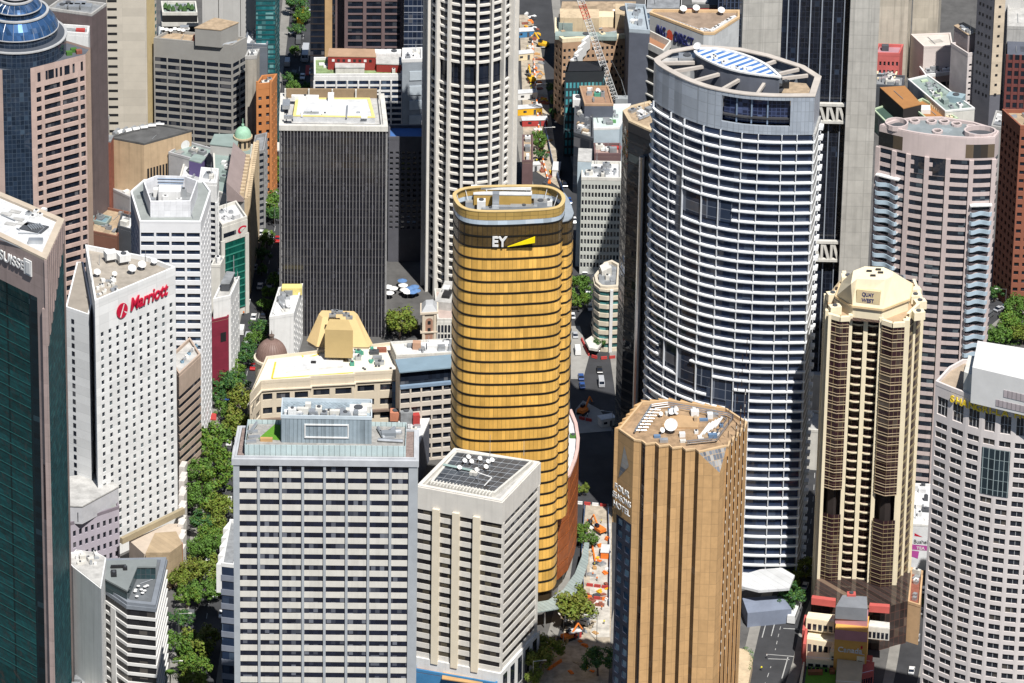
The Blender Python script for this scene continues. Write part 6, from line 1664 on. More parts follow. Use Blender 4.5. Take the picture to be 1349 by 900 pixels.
# heritage sandstone corner building with the green dome
def heritage():
    yb = 388; h = hgt(322, 266, yb)
    P_ = [at(283, 252, h), at(322, 266, h), at(334, 192, h), at(280, 186, h)]
    B = Bld("office_block", P_, "long sandstone street building with grey-green roofs and a small green corner dome", "heritage building")
    B.body(0, h - .3, mat("heritage_grey", (.46, .45, .43), var=.08)); rf = B.roof(h, mat("heritage_roof_green", (.24, .3, .28), var=.15), offwhite, ph=.5)
    p, q = fl(B.poly[1]), fl(B.poly[2]); u = (q - p).normalized(); nn = Vector((u.y, -u.x, 0))
    b = MB(); b.box(lerp(p, q, .5) + nn * .6, u, (q - p).length / 2, .6, 0, h + 1.5); fc = B.part("facade", b, sand)
    for i in range(26):
        b = MB(); b.box(lerp(p, q, (i + .5) / 26) + nn * 1.5, u, .5, .5, 0, h + 2.2); B.part("pier", b, sand)
        for k in range(7):
            if (i * 7 + k) < 98: b = MB(); b.box(lerp(p, q, (i + 1) / 26.5) + nn * 1.25, u, .55, .08, 3 + k * (h - 4) / 7, 5.2 + k * (h - 4) / 7); B.part("window", b, black)
    b = MB(); a = [lerp(p, q, .0), lerp(p, q, .72)]; w_ = 6
    b.face([V3(a[0] - nn * .2, h + 1), V3(a[1] - nn * .2, h + 1), V3(a[1] - nn * w_, h + 7), V3(a[0] - nn * w_, h + 7)]); b.face([V3(a[0] - nn * w_, h), V3(a[0] - nn * .2, h), V3(a[0] - nn * .2, h + 1), V3(a[0] - nn * w_, h + 7)])
    b.face([V3(a[1] - nn * w_, h), V3(a[0] - nn * w_, h), V3(a[0] - nn * w_, h + 7), V3(a[1] - nn * w_, h + 7)]); b.face([V3(a[1] - nn * .2, h), V3(a[1] - nn * w_, h), V3(a[1] - nn * w_, h + 7), V3(a[1] - nn * .2, h + 1)])
    B.part("mansard_roof", b, mat("mauve_slate", (.3, .24, .23), var=.12), rf)
    for i in range(12): b = MB(); c = lerp(a[0], a[1], (i + .5) / 12) - nn * .9; b.box(c, u, .5, .7, h + 1, h + 3.0); B.part("dormer", b, sand, rf)
    clutter(B, rf, [at(288, 245, h), at(312, 250, h), at(316, 215, h), at(288, 210, h)], h, 12, 31, mts=[white, metal, roofgreen])
    plant_room(B, rf, [at(277, 203, h), at(312, 207, h), at(315, 190, h), at(283, 190, h)], h, 3.5, mat("heritage_grey", (.46, .45, .43)), mat("heritage_roof_green", (.24, .3, .28)))
    # dome
    zd = h + 4; c = fl(at(320, 181, zd)); k = 20; ci = lambda r: [c + Vector((math.cos(i * 6.2832 / k), math.sin(i * 6.2832 / k), 0)) * r for i in range(k)]
    B.prism("turret", ci(2.6), 0, zd, sand); B.prism("turret_cornice", ci(3.3), zd, zd + .6, sand)
    for i in range(10): d = Vector((math.cos(i * .6283), math.sin(i * .6283), 0)); b = MB(); b.box(c + d * 2.62, Vector((-d.y, d.x, 0)), .35, .1, zd - 3, zd - .8); B.part("turret_window", b, black)
    b = MB(); prev = None
    for j in range(8):
        t = j / 7 * 1.48; cur = [V3(p_, zd + .6 + 3.5 * math.sin(t)) for p_ in ci(2.9 * math.cos(t))]
        if prev:
            for i in range(k): b.face([prev[i], prev[(i + 1) % k], cur[(i + 1) % k], cur[i]])
        prev = cur
    b.face(prev); dm = B.part("dome", b, mat("copper_green", (.3, .5, .36), var=.2, scale=.8), smooth=True)
    b = MB(); b.prism(ci(.45), zd + 4, zd + 5); b.tube(V3(c, zd + 5), V3(c, zd + 7), .12, 4); B.part("lantern", b, MATS["copper_green"], dm)
heritage()
B, h = mk("office_block", "grey-framed narrow building between the green-dome block and the orange brick one", "building", [(332, 205), (348, 201), (352, 178)], 300)
banded(B, h, 12, .5, win, grey, piers={0: 2}); B.roof(h, roofgrey, grey)
# green glass office
B, h = mk("office_block", "office with a dark green glass face under a white top carrying a red swoosh emblem", "office block", [(292.5, 300), (325.5, 289), (311, 268)], 412)
gg = glass("emerald_glass", (.004, .05, .038), cell=(1.2, 3), blind=.1, bcol=(.02, .16, .12), grid=.12, gcol=(.01, .1, .08))
banded(B, h, 10, .16, gg, mat("emerald_spandrel", (.03, .2, .15)), top=6, tm=offwhite, zb=3); B.piers(B.poly[0], B.poly[1], [.02, .98], 1.5, .3, 0, h - 5, offwhite)
for i in range(3): B.piers(B.poly[1], B.poly[2], [.2 + .3 * i], 5, .2, 0, h - 6, offwhite, "side_panel")
clutter(B, B.roof(h, roofwhite, offwhite), B.poly, h, 5, 33, mts=[white, roofwhite])
p, q = fl(B.poly[0]), fl(B.poly[1]); u = (q - p).normalized(); nn = Vector((u.y, -u.x, 0)); c = lerp(p, q, .8) + nn * .3
b = MB()
for k, r in enumerate((2.0, 1.2)): b.face([c + nn * .1 * k + u * (math.cos(a) * r) + Vector((0, 0, h - 3 + math.sin(a) * r * .7)) for a in [.6 + i * .45 for i in range(9)]], k)
o = b.build("wall_emblem", [mat("sign_red", (.55, .015, .05)), offwhite]); tag(o, "red swoosh emblem on the white top of the green glass office", "sign")
b = MB(); b.box(lerp(p, q, .3) + nn * .1, u, 2.6, .08, h - 4, h - 2.4); B.part("window", b, win)
# white block with screened roof, burgundy front
B, h = mk("office_block", "white street block with a dark screened roof box, right of the burgundy wall", "building", [(281, 398), (304, 393), (315.5, 368)], 512)
punched(B, h, white, win, {1: (5, 9, .35, .5)}, top=2, zb=2); rf = B.roof(h, roofpale, white)
o = plant_room(B, rf, [at(291, 384, h), at(302, 384, h), at(309, 369, h), at(299, 368, h)], h, 2.6, dgrey, roofgrey)
mast(B, rf, at(308, 362, h), h, 7, .2); mast(B, rf, at(313, 372, h), h, 4, .2)
B, h = mk("office_block", "burgundy windowless wall under a small tan roof with one dark window", "building", [(279, 424), (301, 419), (303, 404)], 515)
B.body(0, h - .3, mat("burgundy", (.2, .018, .04), joint=(30, 3), jcol=.85)); B.roof(h, rooftan, mat("burgundy", (.2, .018, .04)), ph=.6); slots(B, 0, [.68], [h - 6.5], 2.0, 3.4, black)
low("pale windowless annex rising behind the burgundy wall", [(278, 352), (290, 352), (296, 340)], 470, offwhite, roofpale, 2, 40)
# orange brick and teal
B, h = mk("office_block", "orange brick tower with two columns of dark windows and crenellated parapet", "building", [(337.5, 118), (357.5, 116), (365, 104)], 262)
ob = mat("orange_brick", (.5, .2, .07), var=.12); punched(B, h, ob, win, {0: (2, 12, .42, .45), 1: (3, 12, .4, .45)}, top=2, zb=2); rf = B.roof(h, roofwhite, ob, ph=2); clutter(B, rf, B.poly, h, 6, 41)
for i in range(2): B.piers(B.poly[0], B.poly[1], [.06 + .88 * i], .7, .3, 0, h + 3, ob)
B, h = mk("office_block", "beige blank party wall between the grey gridded tower and the orange brick", "building", [(323, 78), (338, 77), (342, 68)], 250); B.body(0, h - .3, mat("stained_concrete", (.38, .35, .3))); clutter(B, B.roof(h, roofgrey, concrete), B.poly, h, 4, 42)
B, h = mk("office_tower", "teal glass tower with pale balcony flecks, before the tree-lined street", "office tower", [(337, -50), (362, -50), (368, -62)], 205)
banded(B, h, 40, .3, glass("teal_tower_glass", (.01, .09, .1), cell=(1.4, 2.4), blind=.3, bcol=(.2, .4, .4), rough=.1), mat("teal_dark_spandrel", (.02, .07, .08)), out=.1); B.roof(h, roofgrey)
for i, pts in enumerate(([(266, -40), (287, -40), (292, -50)], [(288, -45), (316, -45), (322, -54)], [(317, -50), (337, -50), (342, -60)])):
    B, h = mk("office_tower", ("pale panelled slab, leftmost of three joined concrete slabs", "pale panelled slab, middle one of three joined concrete slabs", "pale panelled slab touching the teal glass tower")[i], "office tower", pts, 190); B.body(0, h, mat("pale_panel", (.5, .49, .47), var=.06, joint=(3.4, 40), jcol=.9)); B.roof(h + .3, roofgrey)
low("white flat-roofed block with grey plant, between concrete slabs and orange brick", [(322, 60), (352, 62), (357, 40)], 210, mat("navy_grey", (.15, .17, .2)), roofwhite, 10, 43)
B, h = mk("office_block", "dark louvred block with roof greenery, far beyond the beige tower", "building", [(214, 20), (260, 20), (258, 5)], 150)
banded(B, h, 9, .35, black, offwhite, out=.3); rf = B.roof(h, roofgreen, offwhite); clutter(B, rf, B.poly, h, 10, 44)
for k in range(8):
    b = MB(); c = at(218 + 5 * k, 12 + (k % 3) * 2, h); b.tube(V3(c, h), V3(c, h + 2.2), .12, 4); b.tube(V3(c, h + .8), V3(c, h + 2.4), 1.1, 7, r2=.3); o = b.build("roof_shrub", mat("shrub_green", (.05, .11, .03), var=.4, scale=2)); tag(o, "dark green shrub on the far louvred block's roof", "shrub", "shrubs on the far roof garden")
low("grey railway-side roof strip below the far louvred block", [(207, 52), (262, 52), (262, 34)], 120, dgrey, mat("pale_strip_roof", (.4, .42, .42)), 14, 45)
# ================================================================== TOP CENTRE
tw = mat("brown_frame", (.17, .12, .12), rough=.6)
B, h = mk("office_tower", "dark tower framed in brown granite, behind the red-roofed white block", "office tower", [(456, -60), (530, -60), (535, -72)], 150)
banded(B, h, 24, .24, win, tw, out=.25, piers={0: 3, 1: 2}, pw=1.2, pd=.5); B.roof(h, roofgrey)
B, h = mk("office_tower", "black tower with one tan vertical strip, left of the brown framed tower", "office tower", [(409, -60), (455, -60), (460, -74)], 140)
banded(B, h, 24, .2, win, mat("near_black_brown", (.03, .024, .024)), out=.05); B.roof(h, roofgrey); B.piers(B.poly[0], B.poly[1], [.52], 2.6, .4, 0, h, mat("tan_strip", (.5, .33, .17)), "tan_strip"); B.piers(B.poly[0], B.poly[1], [.86], 3.6, .4, 0, h, tw)
B, h = mk("office_tower", "blue-black glass tower with fine white mullions, left of the round tower", "office tower", [(533, -60), (562, -60), (566, -70)], 160)
banded(B, h, 26, .1, glass("fine_grid_glass", (.012, .018, .035), cell=(1.6, 3.2), grid=.14, gcol=(.14, .16, .2), blind=.05), mat("white_transom", (.3, .32, .36)), out=.04); B.roof(h, roofgrey)
# white gridded block with the red penthouse
B, h = mk("office_block", "white gridded block with a dark red penthouse and grass on its roof", "office block", [(414, 101), (530, 100.5), (529, 78)], 240)
banded(B, h, 18, .36, winb, white, out=.15, top=1.6, piers={0: 8, 3: 2}, pw=.55); rf = B.roof(h, mat("roof_moss", (.22, .3, .14), var=.4, scale=.5), white, ph=.9)
o = plant_room(B, rf, [at(432, 92, h), at(495, 93, h), at(493, 83, h), at(434, 82, h)], h, 5, mat("penthouse_red", (.28, .035, .03)), mat("penthouse_tan", (.4, .26, .17)))
for i in range(8): b = MB(); c = lerp(fl(at(432, 92, h)), fl(at(495, 93, h)), (i + 1) / 9) + Vector((0, -.08, 0)); b.box(c, (1, 0, 0), .45, .05, h + 3.2, h + 4.1); B.part("round_window", b, black if i % 3 else white, o)
plant_room(B, rf, [at(442, 98, h), at(480, 98, h), at(480, 92, h), at(442, 92, h)], h, 2.4, offwhite, roofpale); plant_room(B, rf, [at(496, 95, h), at(529, 96, h), at(528, 86, h), at(496, 86, h)], h, 3.0, mat("penthouse_red", (.28, .035, .03)), roofpale)
for x, y in ((500, 82), (519, 82)): cooler(B, rf, at(x, y, h), (1, 0, 0), 5, 3.5, h, 4.2, white)
clutter(B, rf, B.poly, h, 10, 51)
B, h = mk("office_block", "pale concrete tower with silver bands, wedged left of the round ribbed tower", "office block", [(530, 82), (556, 81), (556, 66)], 245)
B.body(0, h - .3, mat("blue_grey_concrete", (.28, .31, .34))); p, q = fl(B.poly[0]), fl(B.poly[1])
for k in range(14): b = MB(); b.box(lerp(p, q, .68) + Vector((0, -.15, 0)), q - p, (q - p).length * .31, .15, h - 7 - 5.6 * k, h - 3.6 - 5.6 * k); B.part("silver_band", b, mat("band_silver", (.45, .5, .54), rough=.4))
clutter(B, B.roof(h, roofwhite, white), B.poly, h, 8, 52)
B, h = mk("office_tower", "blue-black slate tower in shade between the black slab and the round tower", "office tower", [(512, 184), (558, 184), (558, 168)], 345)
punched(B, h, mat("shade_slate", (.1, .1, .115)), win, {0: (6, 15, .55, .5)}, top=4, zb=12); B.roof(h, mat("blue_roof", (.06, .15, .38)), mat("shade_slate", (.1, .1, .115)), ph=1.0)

# ================================================================== CENTRE RIGHT, along the construction street
B, h = mk("office_block", "beige gridded block at the far end, above the crane", "office block", [(738, 20), (836, 20), (838, 2)], 95)
banded(B, h, 6, .4, black, mat("beige_grid", (.45, .38, .32)), out=.3, piers={0: 7}, pw=1.4, pd=.4); B.roof(h, rooftan)
B, h = mk("hotel_tower", "sandstone hotel with curved cream roof edges and rooftop huts, under the crane jib", "hotel", [(731, 48), (741, 56), (828.5, 50), (828, 22), (731, 28)], 165)
punched(B, h, mat("brown_sandstone", (.42, .27, .17)), win, {0: (2, 10, .5, .5), 1: (14, 10, .5, .5)}, top=2, zb=3); rf = B.roof(h, mat("brown_roof", (.3, .22, .16), var=.3), cream, ph=1.4, pw=1.2)
for x, y, a_, c_, z_, m_ in ((763, 38, 14, 8, 6, sand), (790, 32, 10, 5, 4, cream), (812, 30, 12, 6, 3, mat("solar_blue", (.06, .1, .2))), (745, 38, 5, 8, 4, roofgreen), (823, 32, 7, 9, 6, sand), (772, 50, 22, 4, 1.5, roofgreen)): cooler(B, rf, at(x, y, h), (1, 0, 0), a_, c_, h, z_, m_)
clutter(B, rf, B.poly, h, 16, 53, mts=[offwhite, cream, rooftan, roofgreen])
# white arched dormers
for i in range(5):
    b = MB(); c = at(752 + 5.0 * i, 84 - 8.5 * i, 0); z1 = hgt(752 + 5 * i, 84 - 8.5 * i, 190 - 6 * i); c = fl(at(752 + 5 * i, 84 - 8.5 * i, z1)); b.box(c, (.5, 1, 0), 2.6, .5, z1 - 5, z1); o = b.build("arched_fin", white); tag(o, ("white arched roof fin, nearest to the street trees", "white arched roof fin, second up the slanting teal roof", "white arched roof fin, middle of the five", "white arched roof fin, next to the crane jib", "white arched roof fin, topmost of the five")[i], "roof fin")
B, h = mk("office_block", "teal glass office with bright panes stepping down to the construction street", "office block", [(745, 95), (794, 94), (798, 80)], 205)
banded(B, h, 9, .3, glass("bright_teal_glass", (.05, .22, .25), cell=(1.5, 3.3), blind=.35, bcol=(.1, .4, .42), rough=.15), mat("dark_teal_frame", (.03, .05, .06)), out=.1, piers={0: 10}, pw=.5, pd=.2, top=4, tm=mat("roof_black_step", (.02, .025, .03))); B.roof(h, black)
B, h = mk("office_block", "plain tan slab with horizontal joints behind the crane jib", "office block", [(798, 52), (818.5, 50), (819, 38)], 150)
B.body(0, h, mat("tan_slab", (.48, .36, .24), joint=(60, 4), jcol=.75, var=.06)); clutter(B, B.roof(h + .4, roofwhite, white), B.poly, h + .4, 4, 54)
B, h = mk("office_block", "brown brick flank with ladder windows right of the tan slab", "building", [(818.7, 66), (829, 66), (830, 56)], 160); punched(B, h, mat("brown_sandstone", (.42, .27, .17)), win, {0: (2, 9, .5, .5)}, zb=2); B.roof(h, rooftan)
B, h = mk("office_block", "navy shaded wall with a blue-grey stepped roof left of the lettered white block", "office block", [(829, 42), (856, 44), (850, 10)], 190); B.body(0, h - .3, mat("navy_shade_wall", (.1, .11, .14))); rf = B.roof(h, mat("blue_grey_roof2", (.36, .41, .45), var=.15), mat("blue_grey_roof2", (.36, .41, .45)), ph=1.2); clutter(B, rf, B.poly, h, 9, 55)  # navy colour stands in for shade on this wall
# open framed dark building
B, h = mk("office_block", "dark open-framed building with white floor lips beside the bow-fronted tower", "building", [(838, 50), (874, 68), (884, 55)], 200)
banded(B, h, 8, .1, black, offwhite, out=.5); rf = B.roof(h - 2, mat("rust_deck", (.36, .18, .1)), offwhite, ph=2.4)
for k in range(5): cooler(B, B.o, lerp(fl(B.poly[0]), fl(B.poly[1]), .12) + Vector((0, .4, 0)), (1, -.5, 0), 1.6, 1, h - 6 - 5.0 * k, 2, offwhite)
# brown-roofed and mint-roofed blocks
B, h = mk("office_block", "flat brown-roofed building below the crane's foot", "building", [(770, 139), (808, 139), (801, 115)], 230); B.body(0, h - .3, mat("navy_shade_wall", (.1, .11, .14))); rf = B.roof(h, mat("brown_flat_roof", (.33, .2, .13), var=.25), mat("brown_sandstone", (.42, .27, .17)), ph=.6); cooler(B, rf, at(787, 126, h), (1, 0, 0), 2.2, 2, h, 1.2, mat("plant_green", (.08, .3, .22))); clutter(B, rf, B.poly, h, 5, 56, dishes=1)
B, h = mk("office_block", "pale mint-roofed office with two green skylights beside the slim dark tower", "office block", [(782, 171), (816, 170), (831, 139), (775, 140)], 245); B.body(0, h - .3, mat("light_blue_wall", (.42, .5, .55))); rf = B.roof(h, mat("mint_pale_roof", (.52, .6, .57), var=.12), white, ph=.7)
for y in (152, 161): cooler(B, rf, at(803, y, h), (1, 0, 0), 4.5, 1.6, h, .7, mat("skylight_green", (.1, .26, .1)))
clutter(B, rf, B.poly, h, 6, 57)
B, h = mk("office_block", "dark glass block with a cluttered terrace left of the mint roof", "building", [(756, 178), (782, 186), (781, 146), (757, 143)], 262); B.body(0, h - .3, glass("terrace_block_glass", (.02, .025, .035), grid=.1)); rf = B.roof(h, dgrey, dgrey); clutter(B, rf, B.poly, h, 14, 58, mts=[white, metal, rooftan, offwhite]); cooler(B, rf, at(762, 138, h), (1, 0, 0), 4, 4.5, h, 3, white)
B, h = mk("office_block", "brown brick roof house with white pipes in front of the mint roof", "building", [(783, 206), (818, 206), (817, 192)], 262); B.body(0, h - .3, mat("plum_brick", (.15, .09, .09))); rf = B.roof(h, mat("pink_roof", (.36, .25, .22)), mat("plum_brick", (.15, .09, .09))); clutter(B, rf, B.poly, h, 8, 59); cooler(B, rf, at(812, 196, h), (1, 0, 0), 3.4, 1.6, h, .8, red)
B, h = mk("office_block", "pale blue party wall left of the white-windowed grey tower", "building", [(761, 212), (779, 213), (780, 196)], 352); B.body(0, h - .3, mat("light_blue_wall", (.42, .5, .55))); B.roof(h, roofpale)
B, h = mk("office_tower", "pale grey tower with a dense grid of small dark windows, half in shadow", "office tower", [(766, 237), (818, 238), (818, 216)], 362)
punched(B, h, mat("pale_grid_wall", (.5, .51, .47), var=.06), win, {0: (12, 11, .62, .62)}, top=1.2, zb=2); rf = B.roof(h, roofwhite, offwhite, ph=1.0); clutter(B, rf, B.poly, h, 16, 60)
# small rounded block
def rounded_block():
    h = hgt(800, 380, 462)
    pts = [(783, 366), (785, 375), (791, 380), (800, 381), (815, 380), (817, 352), (806, 346), (796, 349)]
    B = Bld("office_block", [at(x, y, h) for x, y in pts], "small cream block with a rounded corner and white balcony bands on the street bend", "building")
    banded(B, h, 7, .46, glass("teal_band_glass", (.02, .07, .07), cell=(2, 3), blind=.3, bcol=(.1, .3, .3)), mat("cream_band", (.6, .53, .42)), out=.5, top=.8); rf = B.roof(h, roofgrey, mat("cream_band", (.6, .53, .42)), ph=1.0, pw=.9); clutter(B, rf, B.poly, h, 8, 61)
    b = MB(); b.prism(ccw([at(793, 358, h + 3), at(806, 352, h + 3), at(800, 345, h + 3), at(790, 350, h + 3)]), h, h + 3); B.part("roof_house", b, offwhite, rf)
    b = MB(); b.box(fl(B.poly[3]) + Vector((1.5, -.6, 0)), (1, 0, 0), .5, .3, 0, h); B.part("pier", b, white)
    b = MB(); b.prism(ccw([at(771, 448, 3.5), at(776, 458, 3.5), at(787, 460, 3.5), at(796, 448, 3.5), at(786, 438, 3.5)]), 2.6, 3.5); B.part("street_awning", b, offwhite)
rounded_block()
low("low tan and plum roofs along the construction street", [(688, 214), (702, 214), (702, 180)], 262, mat("plum_brick", (.15, .09, .09)), rooftan, 6, 62, masts=0)
# ================================================================== TOP RIGHT
def lettered():
    h = hgt(930, 46.5, 170)
    P_ = [at(x, y, h) for x, y in ((856, 19), (927, 46), (941, 46), (974, 25), (974, 16), (860, 15))]
    B = Bld("office_block", P_, "wedge-shaped white block with blue lettering and satellite dishes on a brown roof", "office block")
    wm = mat("aluminium_white", (.56, .57, .57), rough=.5, var=.06, joint=(1.5, 3), jcol=.92)
    B.body(0, h, wm); rf = B.prism("roof", off(B.poly, -.8), h, h + .05, mat("brown_roof", (.3, .22, .16))); B.ring("parapet", B.poly, h - .01, h + .9, .1, -.7, mat("parapet_tan", (.6, .42, .24)))
    for i in range(14): cooler(B, rf, at(874 + 4.4 * i, 24 + 1.6 * i if i < 12 else 40, h), (1, -.6, 0), 2.6, 1.2, h, .5, roofwhite)
    for i in range(8): cooler(B, rf, at(938 + 4 * i, 41 - 2.4 * i, h), (1, .8, 0), 2.2, 1.2, h, .7, white)
    for x, y in ((900, 18), (917, 17), (950, 20)): dish(B, rf, at(x, y, h), h, 1.3, (.1, -.5, .8))
    p, q = fl(B.poly[0]), fl(B.poly[1]); L_ = (q - p).length
    s = thing("wall_sign", (p.x, p.y, h - 10), "navy two-word lettering with a small orange lion mark on the wedge-shaped block", "sign")
    nv = mat("sign_navy", (.02, .025, .12))
    letters("lettering", "ING", lerp(p, q, .14), q, h - 6.6, 5.6, nv, parent=s, bold=.08, fit=L_ * .17, depth=.3)
    letters("lettering", "DIRECT", lerp(p, q, .47), q, h - 6.6, 5.6, nv, parent=s, bold=.08, fit=L_ * .36, depth=.3)
    u = (q - p).normalized(); nn = Vector((u.y, -u.x, 0)); c = lerp(p, q, .385) + nn * .3; b = MB()
    b.face([c + u * x + Vector((0, 0, h - 7 + z)) for x, z in ((-1.6, 0), (-.6, 1), (.4, .2), (1.4, .4), (1.6, 2.4), (.9, 3.8), (-.2, 4.2), (-1.2, 3.2), (-1.0, 2.0))]); b.build("lion_mark", mat("lion_orange", (.7, .1, .05)), s)
lettered()
B, h = mk("office_block", "blue glass block at the top edge left of a red-banded roof", "office block", [(850, 12), (897, 12), (898, -10)], 90); banded(B, h, 8, .2, glass("sky_blue_glass", (.08, .13, .2), cell=(2, 3), grid=.15, gcol=(.2, .25, .3), blind=.2, bcol=(.2, .28, .36)), mat("band_silver", (.45, .5, .54)), top=1.5, tm=white); B.roof(h, roofgrey)
B, h = mk("office_block", "red-banded building with a dark flat roof and pale hatch, at the top edge", "building", [(897, 10), (948, 10), (948, -12)], 80); B.body(0, h - .3, mat("penthouse_red", (.28, .035, .03))); rf = B.roof(h, mat("dark_flat_roof", (.1, .1, .1)), mat("dark_flat_roof", (.1, .1, .1))); cooler(B, rf, at(922, 3, h), (1, 0, 0), 6, 3, h, .6, roofpale)
B, h = mk("office_block", "navy mullioned glass tower between the red-banded building and the concrete shaft", "office tower", [(948, -40), (980, -40), (984, -50)], 90); banded(B, h, 18, .1, win, mat("navy_fin", (.05, .07, .12)), out=.05, piers={0: 6}, pw=.4, pm=mat("navy_fin", (.05, .07, .12))); B.roof(h, roofgrey)
B, h = mk("office_tower", "stained beige concrete slab rising out of the frame, wider of two", "office tower", [(1150, -40), (1199, -40), (1204, -52)], 108); B.body(0, h, mat("stained_beige", (.5, .45, .37), var=.12, streak=.3, joint=(6, 5), jcol=.92)); B.roof(h + .3, roofgrey)
B, h = mk("office_tower", "stained beige concrete slab rising out of the frame, narrower of two", "office tower", [(1205, -40), (1239, -40), (1243, -52)], 90); B.body(0, h, mat("stained_beige", (.5, .45, .37))); B.roof(h + .3, roofgrey)
B, h = mk("office_block", "plain white block with a pale roof and a navy shaded flank", "building", [(1200, 47), (1217, 63), (1255, 62), (1252, 45)], 118, ref=2); B.body(0, h - .3, mat("blush_white", (.66, .58, .54), var=.05, joint=(30, 3), jcol=.95)); B.roof(h, mat("blush_roof", (.56, .52, .47)), mat("blush_white", (.66, .58, .54)), ph=.6)
B, h = mk("office_block", "low white-roofed annex with brown windows in front of the plain white block", "building", [(1219, 102), (1260, 97), (1252, 86)], 122); B.body(0, h - .3, mat("pink_brown_wall", (.42, .32, .28))); clutter(B, B.roof(h, roofwhite, white), B.poly, h, 6, 71); slots(B, 0, [.2, .4, .6, .8], [h - 3.4], 2, 1.4, win)
B, h = mk("office_block", "narrow white block with paired dark windows and a lilac flank", "building", [(1253, 60), (1275, 74), (1291, 72), (1270, 58)], 160, ref=1)
punched(B, h, mat("lilac_white", (.62, .56, .54)), win, {1: (2, 9, .42, .4)}, top=2.5, zb=2); rf = B.roof(h, rooftan, mat("lilac_white", (.62, .56, .54)))
plant_room(B, rf, [at(1256, 58, h), at(1274, 70, h), at(1290, 66, h), at(1268, 54, h)], h, 7, mat("grey_pink_plant", (.36, .31, .31)), rooftan); clutter(B, rf, B.poly, h + 7.3, 6, 72)
B, h = mk("apartment_tower", "tower with shaded sides coloured navy, its narrow sunlit-toned front carrying one column of small windows", "apartment tower", [(1290, -50), (1313, -40), (1327, -41), (1310, -56)], 172, ref=1)
B.body(0, h, mat("navy_shade_tower", (.13, .13, .15)), inset=.02); B.roof(h + .3, roofgrey); p, q = fl(B.poly[1]), fl(B.poly[2]); b = MB(); d = Vector((0, -.15, 0)); b.face([V3(p + d, 14), V3(q + d, 14), V3(q + d, h), V3(p + d, h)]); B.part("sunlit_front", b, mat("sunlit_front", (.6, .5, .38), joint=(30, 3.8), jcol=.9)); slots(B, 1, [.5], [h - 3.8 * i - 3 for i in range(13)], .9, .9, black, d=.25)  # navy body carries the shade as colour, the front sheet the sunlight
slots(B, 0, [.2, .38, .62, .8], [h - 3.8 * i - 4 for i in range(13)], .8, 1.1, black)
B, h = mk("office_block", "pale concrete block at the top corner above the dark red grid", "building", [(1327, 38), (1380, 40), (1380, 10)], 150); B.body(0, h - .3, concrete); B.roof(h, roofpale, concrete)
B, h = mk("office_block", "dark red gridded block with black windows, in shade beside the navy-shaded tower", "office block", [(1327, 72), (1380, 74), (1380, 52)], 168); banded(B, h, 9, .35, win, mat("maroon_grid", (.16, .05, .045)), piers={0: 6}, pw=.8); B.roof(h, mat("navy_shade_wall", (.1, .11, .14)))
B, h = mk("office_block", "tall pale panelled slab at the top corner", "office tower", [(1327, -50), (1390, -50), (1390, -66)], 120); B.body(0, h, mat("pale_panel", (.5, .49, .47))); B.roof(h + .3, roofgrey)
def brick_tower():
    h = hgt(1344, 170, 408)
    B = Bld("apartment_tower", [at(x, y, h) for x, y in ((1320, 148), (1344, 170), (1420, 172), (1420, 150))], "red brick apartment tower with small white windows and a dark shaded flank", "apartment tower")
    punched(B, h, mat("tower_brick", (.28, .1, .06), var=.1), win, {0: (5, 20, .5, .5), 1: (7, 20, .6, .45)}, top=2, zb=3); rf = B.roof(h, rooftan, mat("tower_brick", (.28, .1, .06)), ph=1.2); clutter(B, rf, B.poly, h, 8, 73)
brick_tower()
low("cluttered white roofs beside the brick tower", [(1306, 168), (1328, 172), (1334, 152)], 240, concrete, roofwhite, 8, 74)
# low roofs below the white block
B, h = mk("office_block", "low hall with two orange-brown roof panels and a black flank", "building", [(1159, 115), (1190, 143), (1214, 137), (1192, 113)], 190, ref=1); B.body(0, h - .3, mat("near_black_brown", (.03, .024, .024))); B.roof(h, mat("orange_brown_roof", (.36, .17, .06), var=.12), None)
B, h = mk("office_block", "low hall with green-edged orange roof and white vents", "building", [(1197, 140), (1228, 165), (1262, 158), (1215, 132)], 200, ref=1); B.body(0, h - .3, mat("olive_wall", (.2, .26, .14))); rf = B.roof(h, mat("orange_brown_roof", (.36, .17, .06)), mat("pale_green_edge", (.45, .55, .38)), ph=.9)
for i in range(9): cooler(B, rf, at(1230 + 2.6 * i, 140 + 2.0 * i, h), (1, -.5, 0), 2.4, 1.0, h, .8, cream)
cooler(B, rf, at(1219, 147, h), (1, 0, 0), 3.4, 4, h, 1.6, white)
B, h = mk("office_block", "long grey-green roof with glass lantern and pipes behind the pink curved tower", "building", [(1196, 106), (1245, 148), (1284, 144), (1222, 100)], 190, ref=1); B.body(0, h - .3, offwhite); rf = B.roof(h, roofgreen, white, ph=.6); clutter(B, rf, B.poly, h, 22, 75, mts=[metal, white, roofgreen, mat("pale_green_edge", (.45, .55, .38))]); cooler(B, rf, at(1259, 133, h), (1, -.4, 0), 6, 4, h, 2.4, mat("lantern_glass", (.3, .4, .44), rough=.2))
B, h = mk("office_block", "coral red block with square windows left of the plain white block", "building", [(1152, 73), (1185, 74), (1190, 62)], 130); punched(B, h, mat("coral_wall", (.5, .12, .11)), win, {0: (6, 4, .5, .5)}, top=1.5, zb=2); rf = B.roof(h, mat("rose_roof", (.4, .22, .25)), mat("coral_wall", (.5, .12, .11))); cooler(B, rf, at(1166, 66, h), (1, 0, 0), 2.5, 2, h, 2, dgrey)
low("glass-roofed cream pavilion with white plant, below the coral block", [(1152, 105), (1178, 107), (1184, 92)], 140, cream, mat("lantern_glass", (.3, .4, .44)), 8, 76)
low("grey roofs with pipes at the edge of the orange hall", [(1152, 114), (1190, 116), (1192, 102)], 150, dgrey, roofgrey, 10, 77)
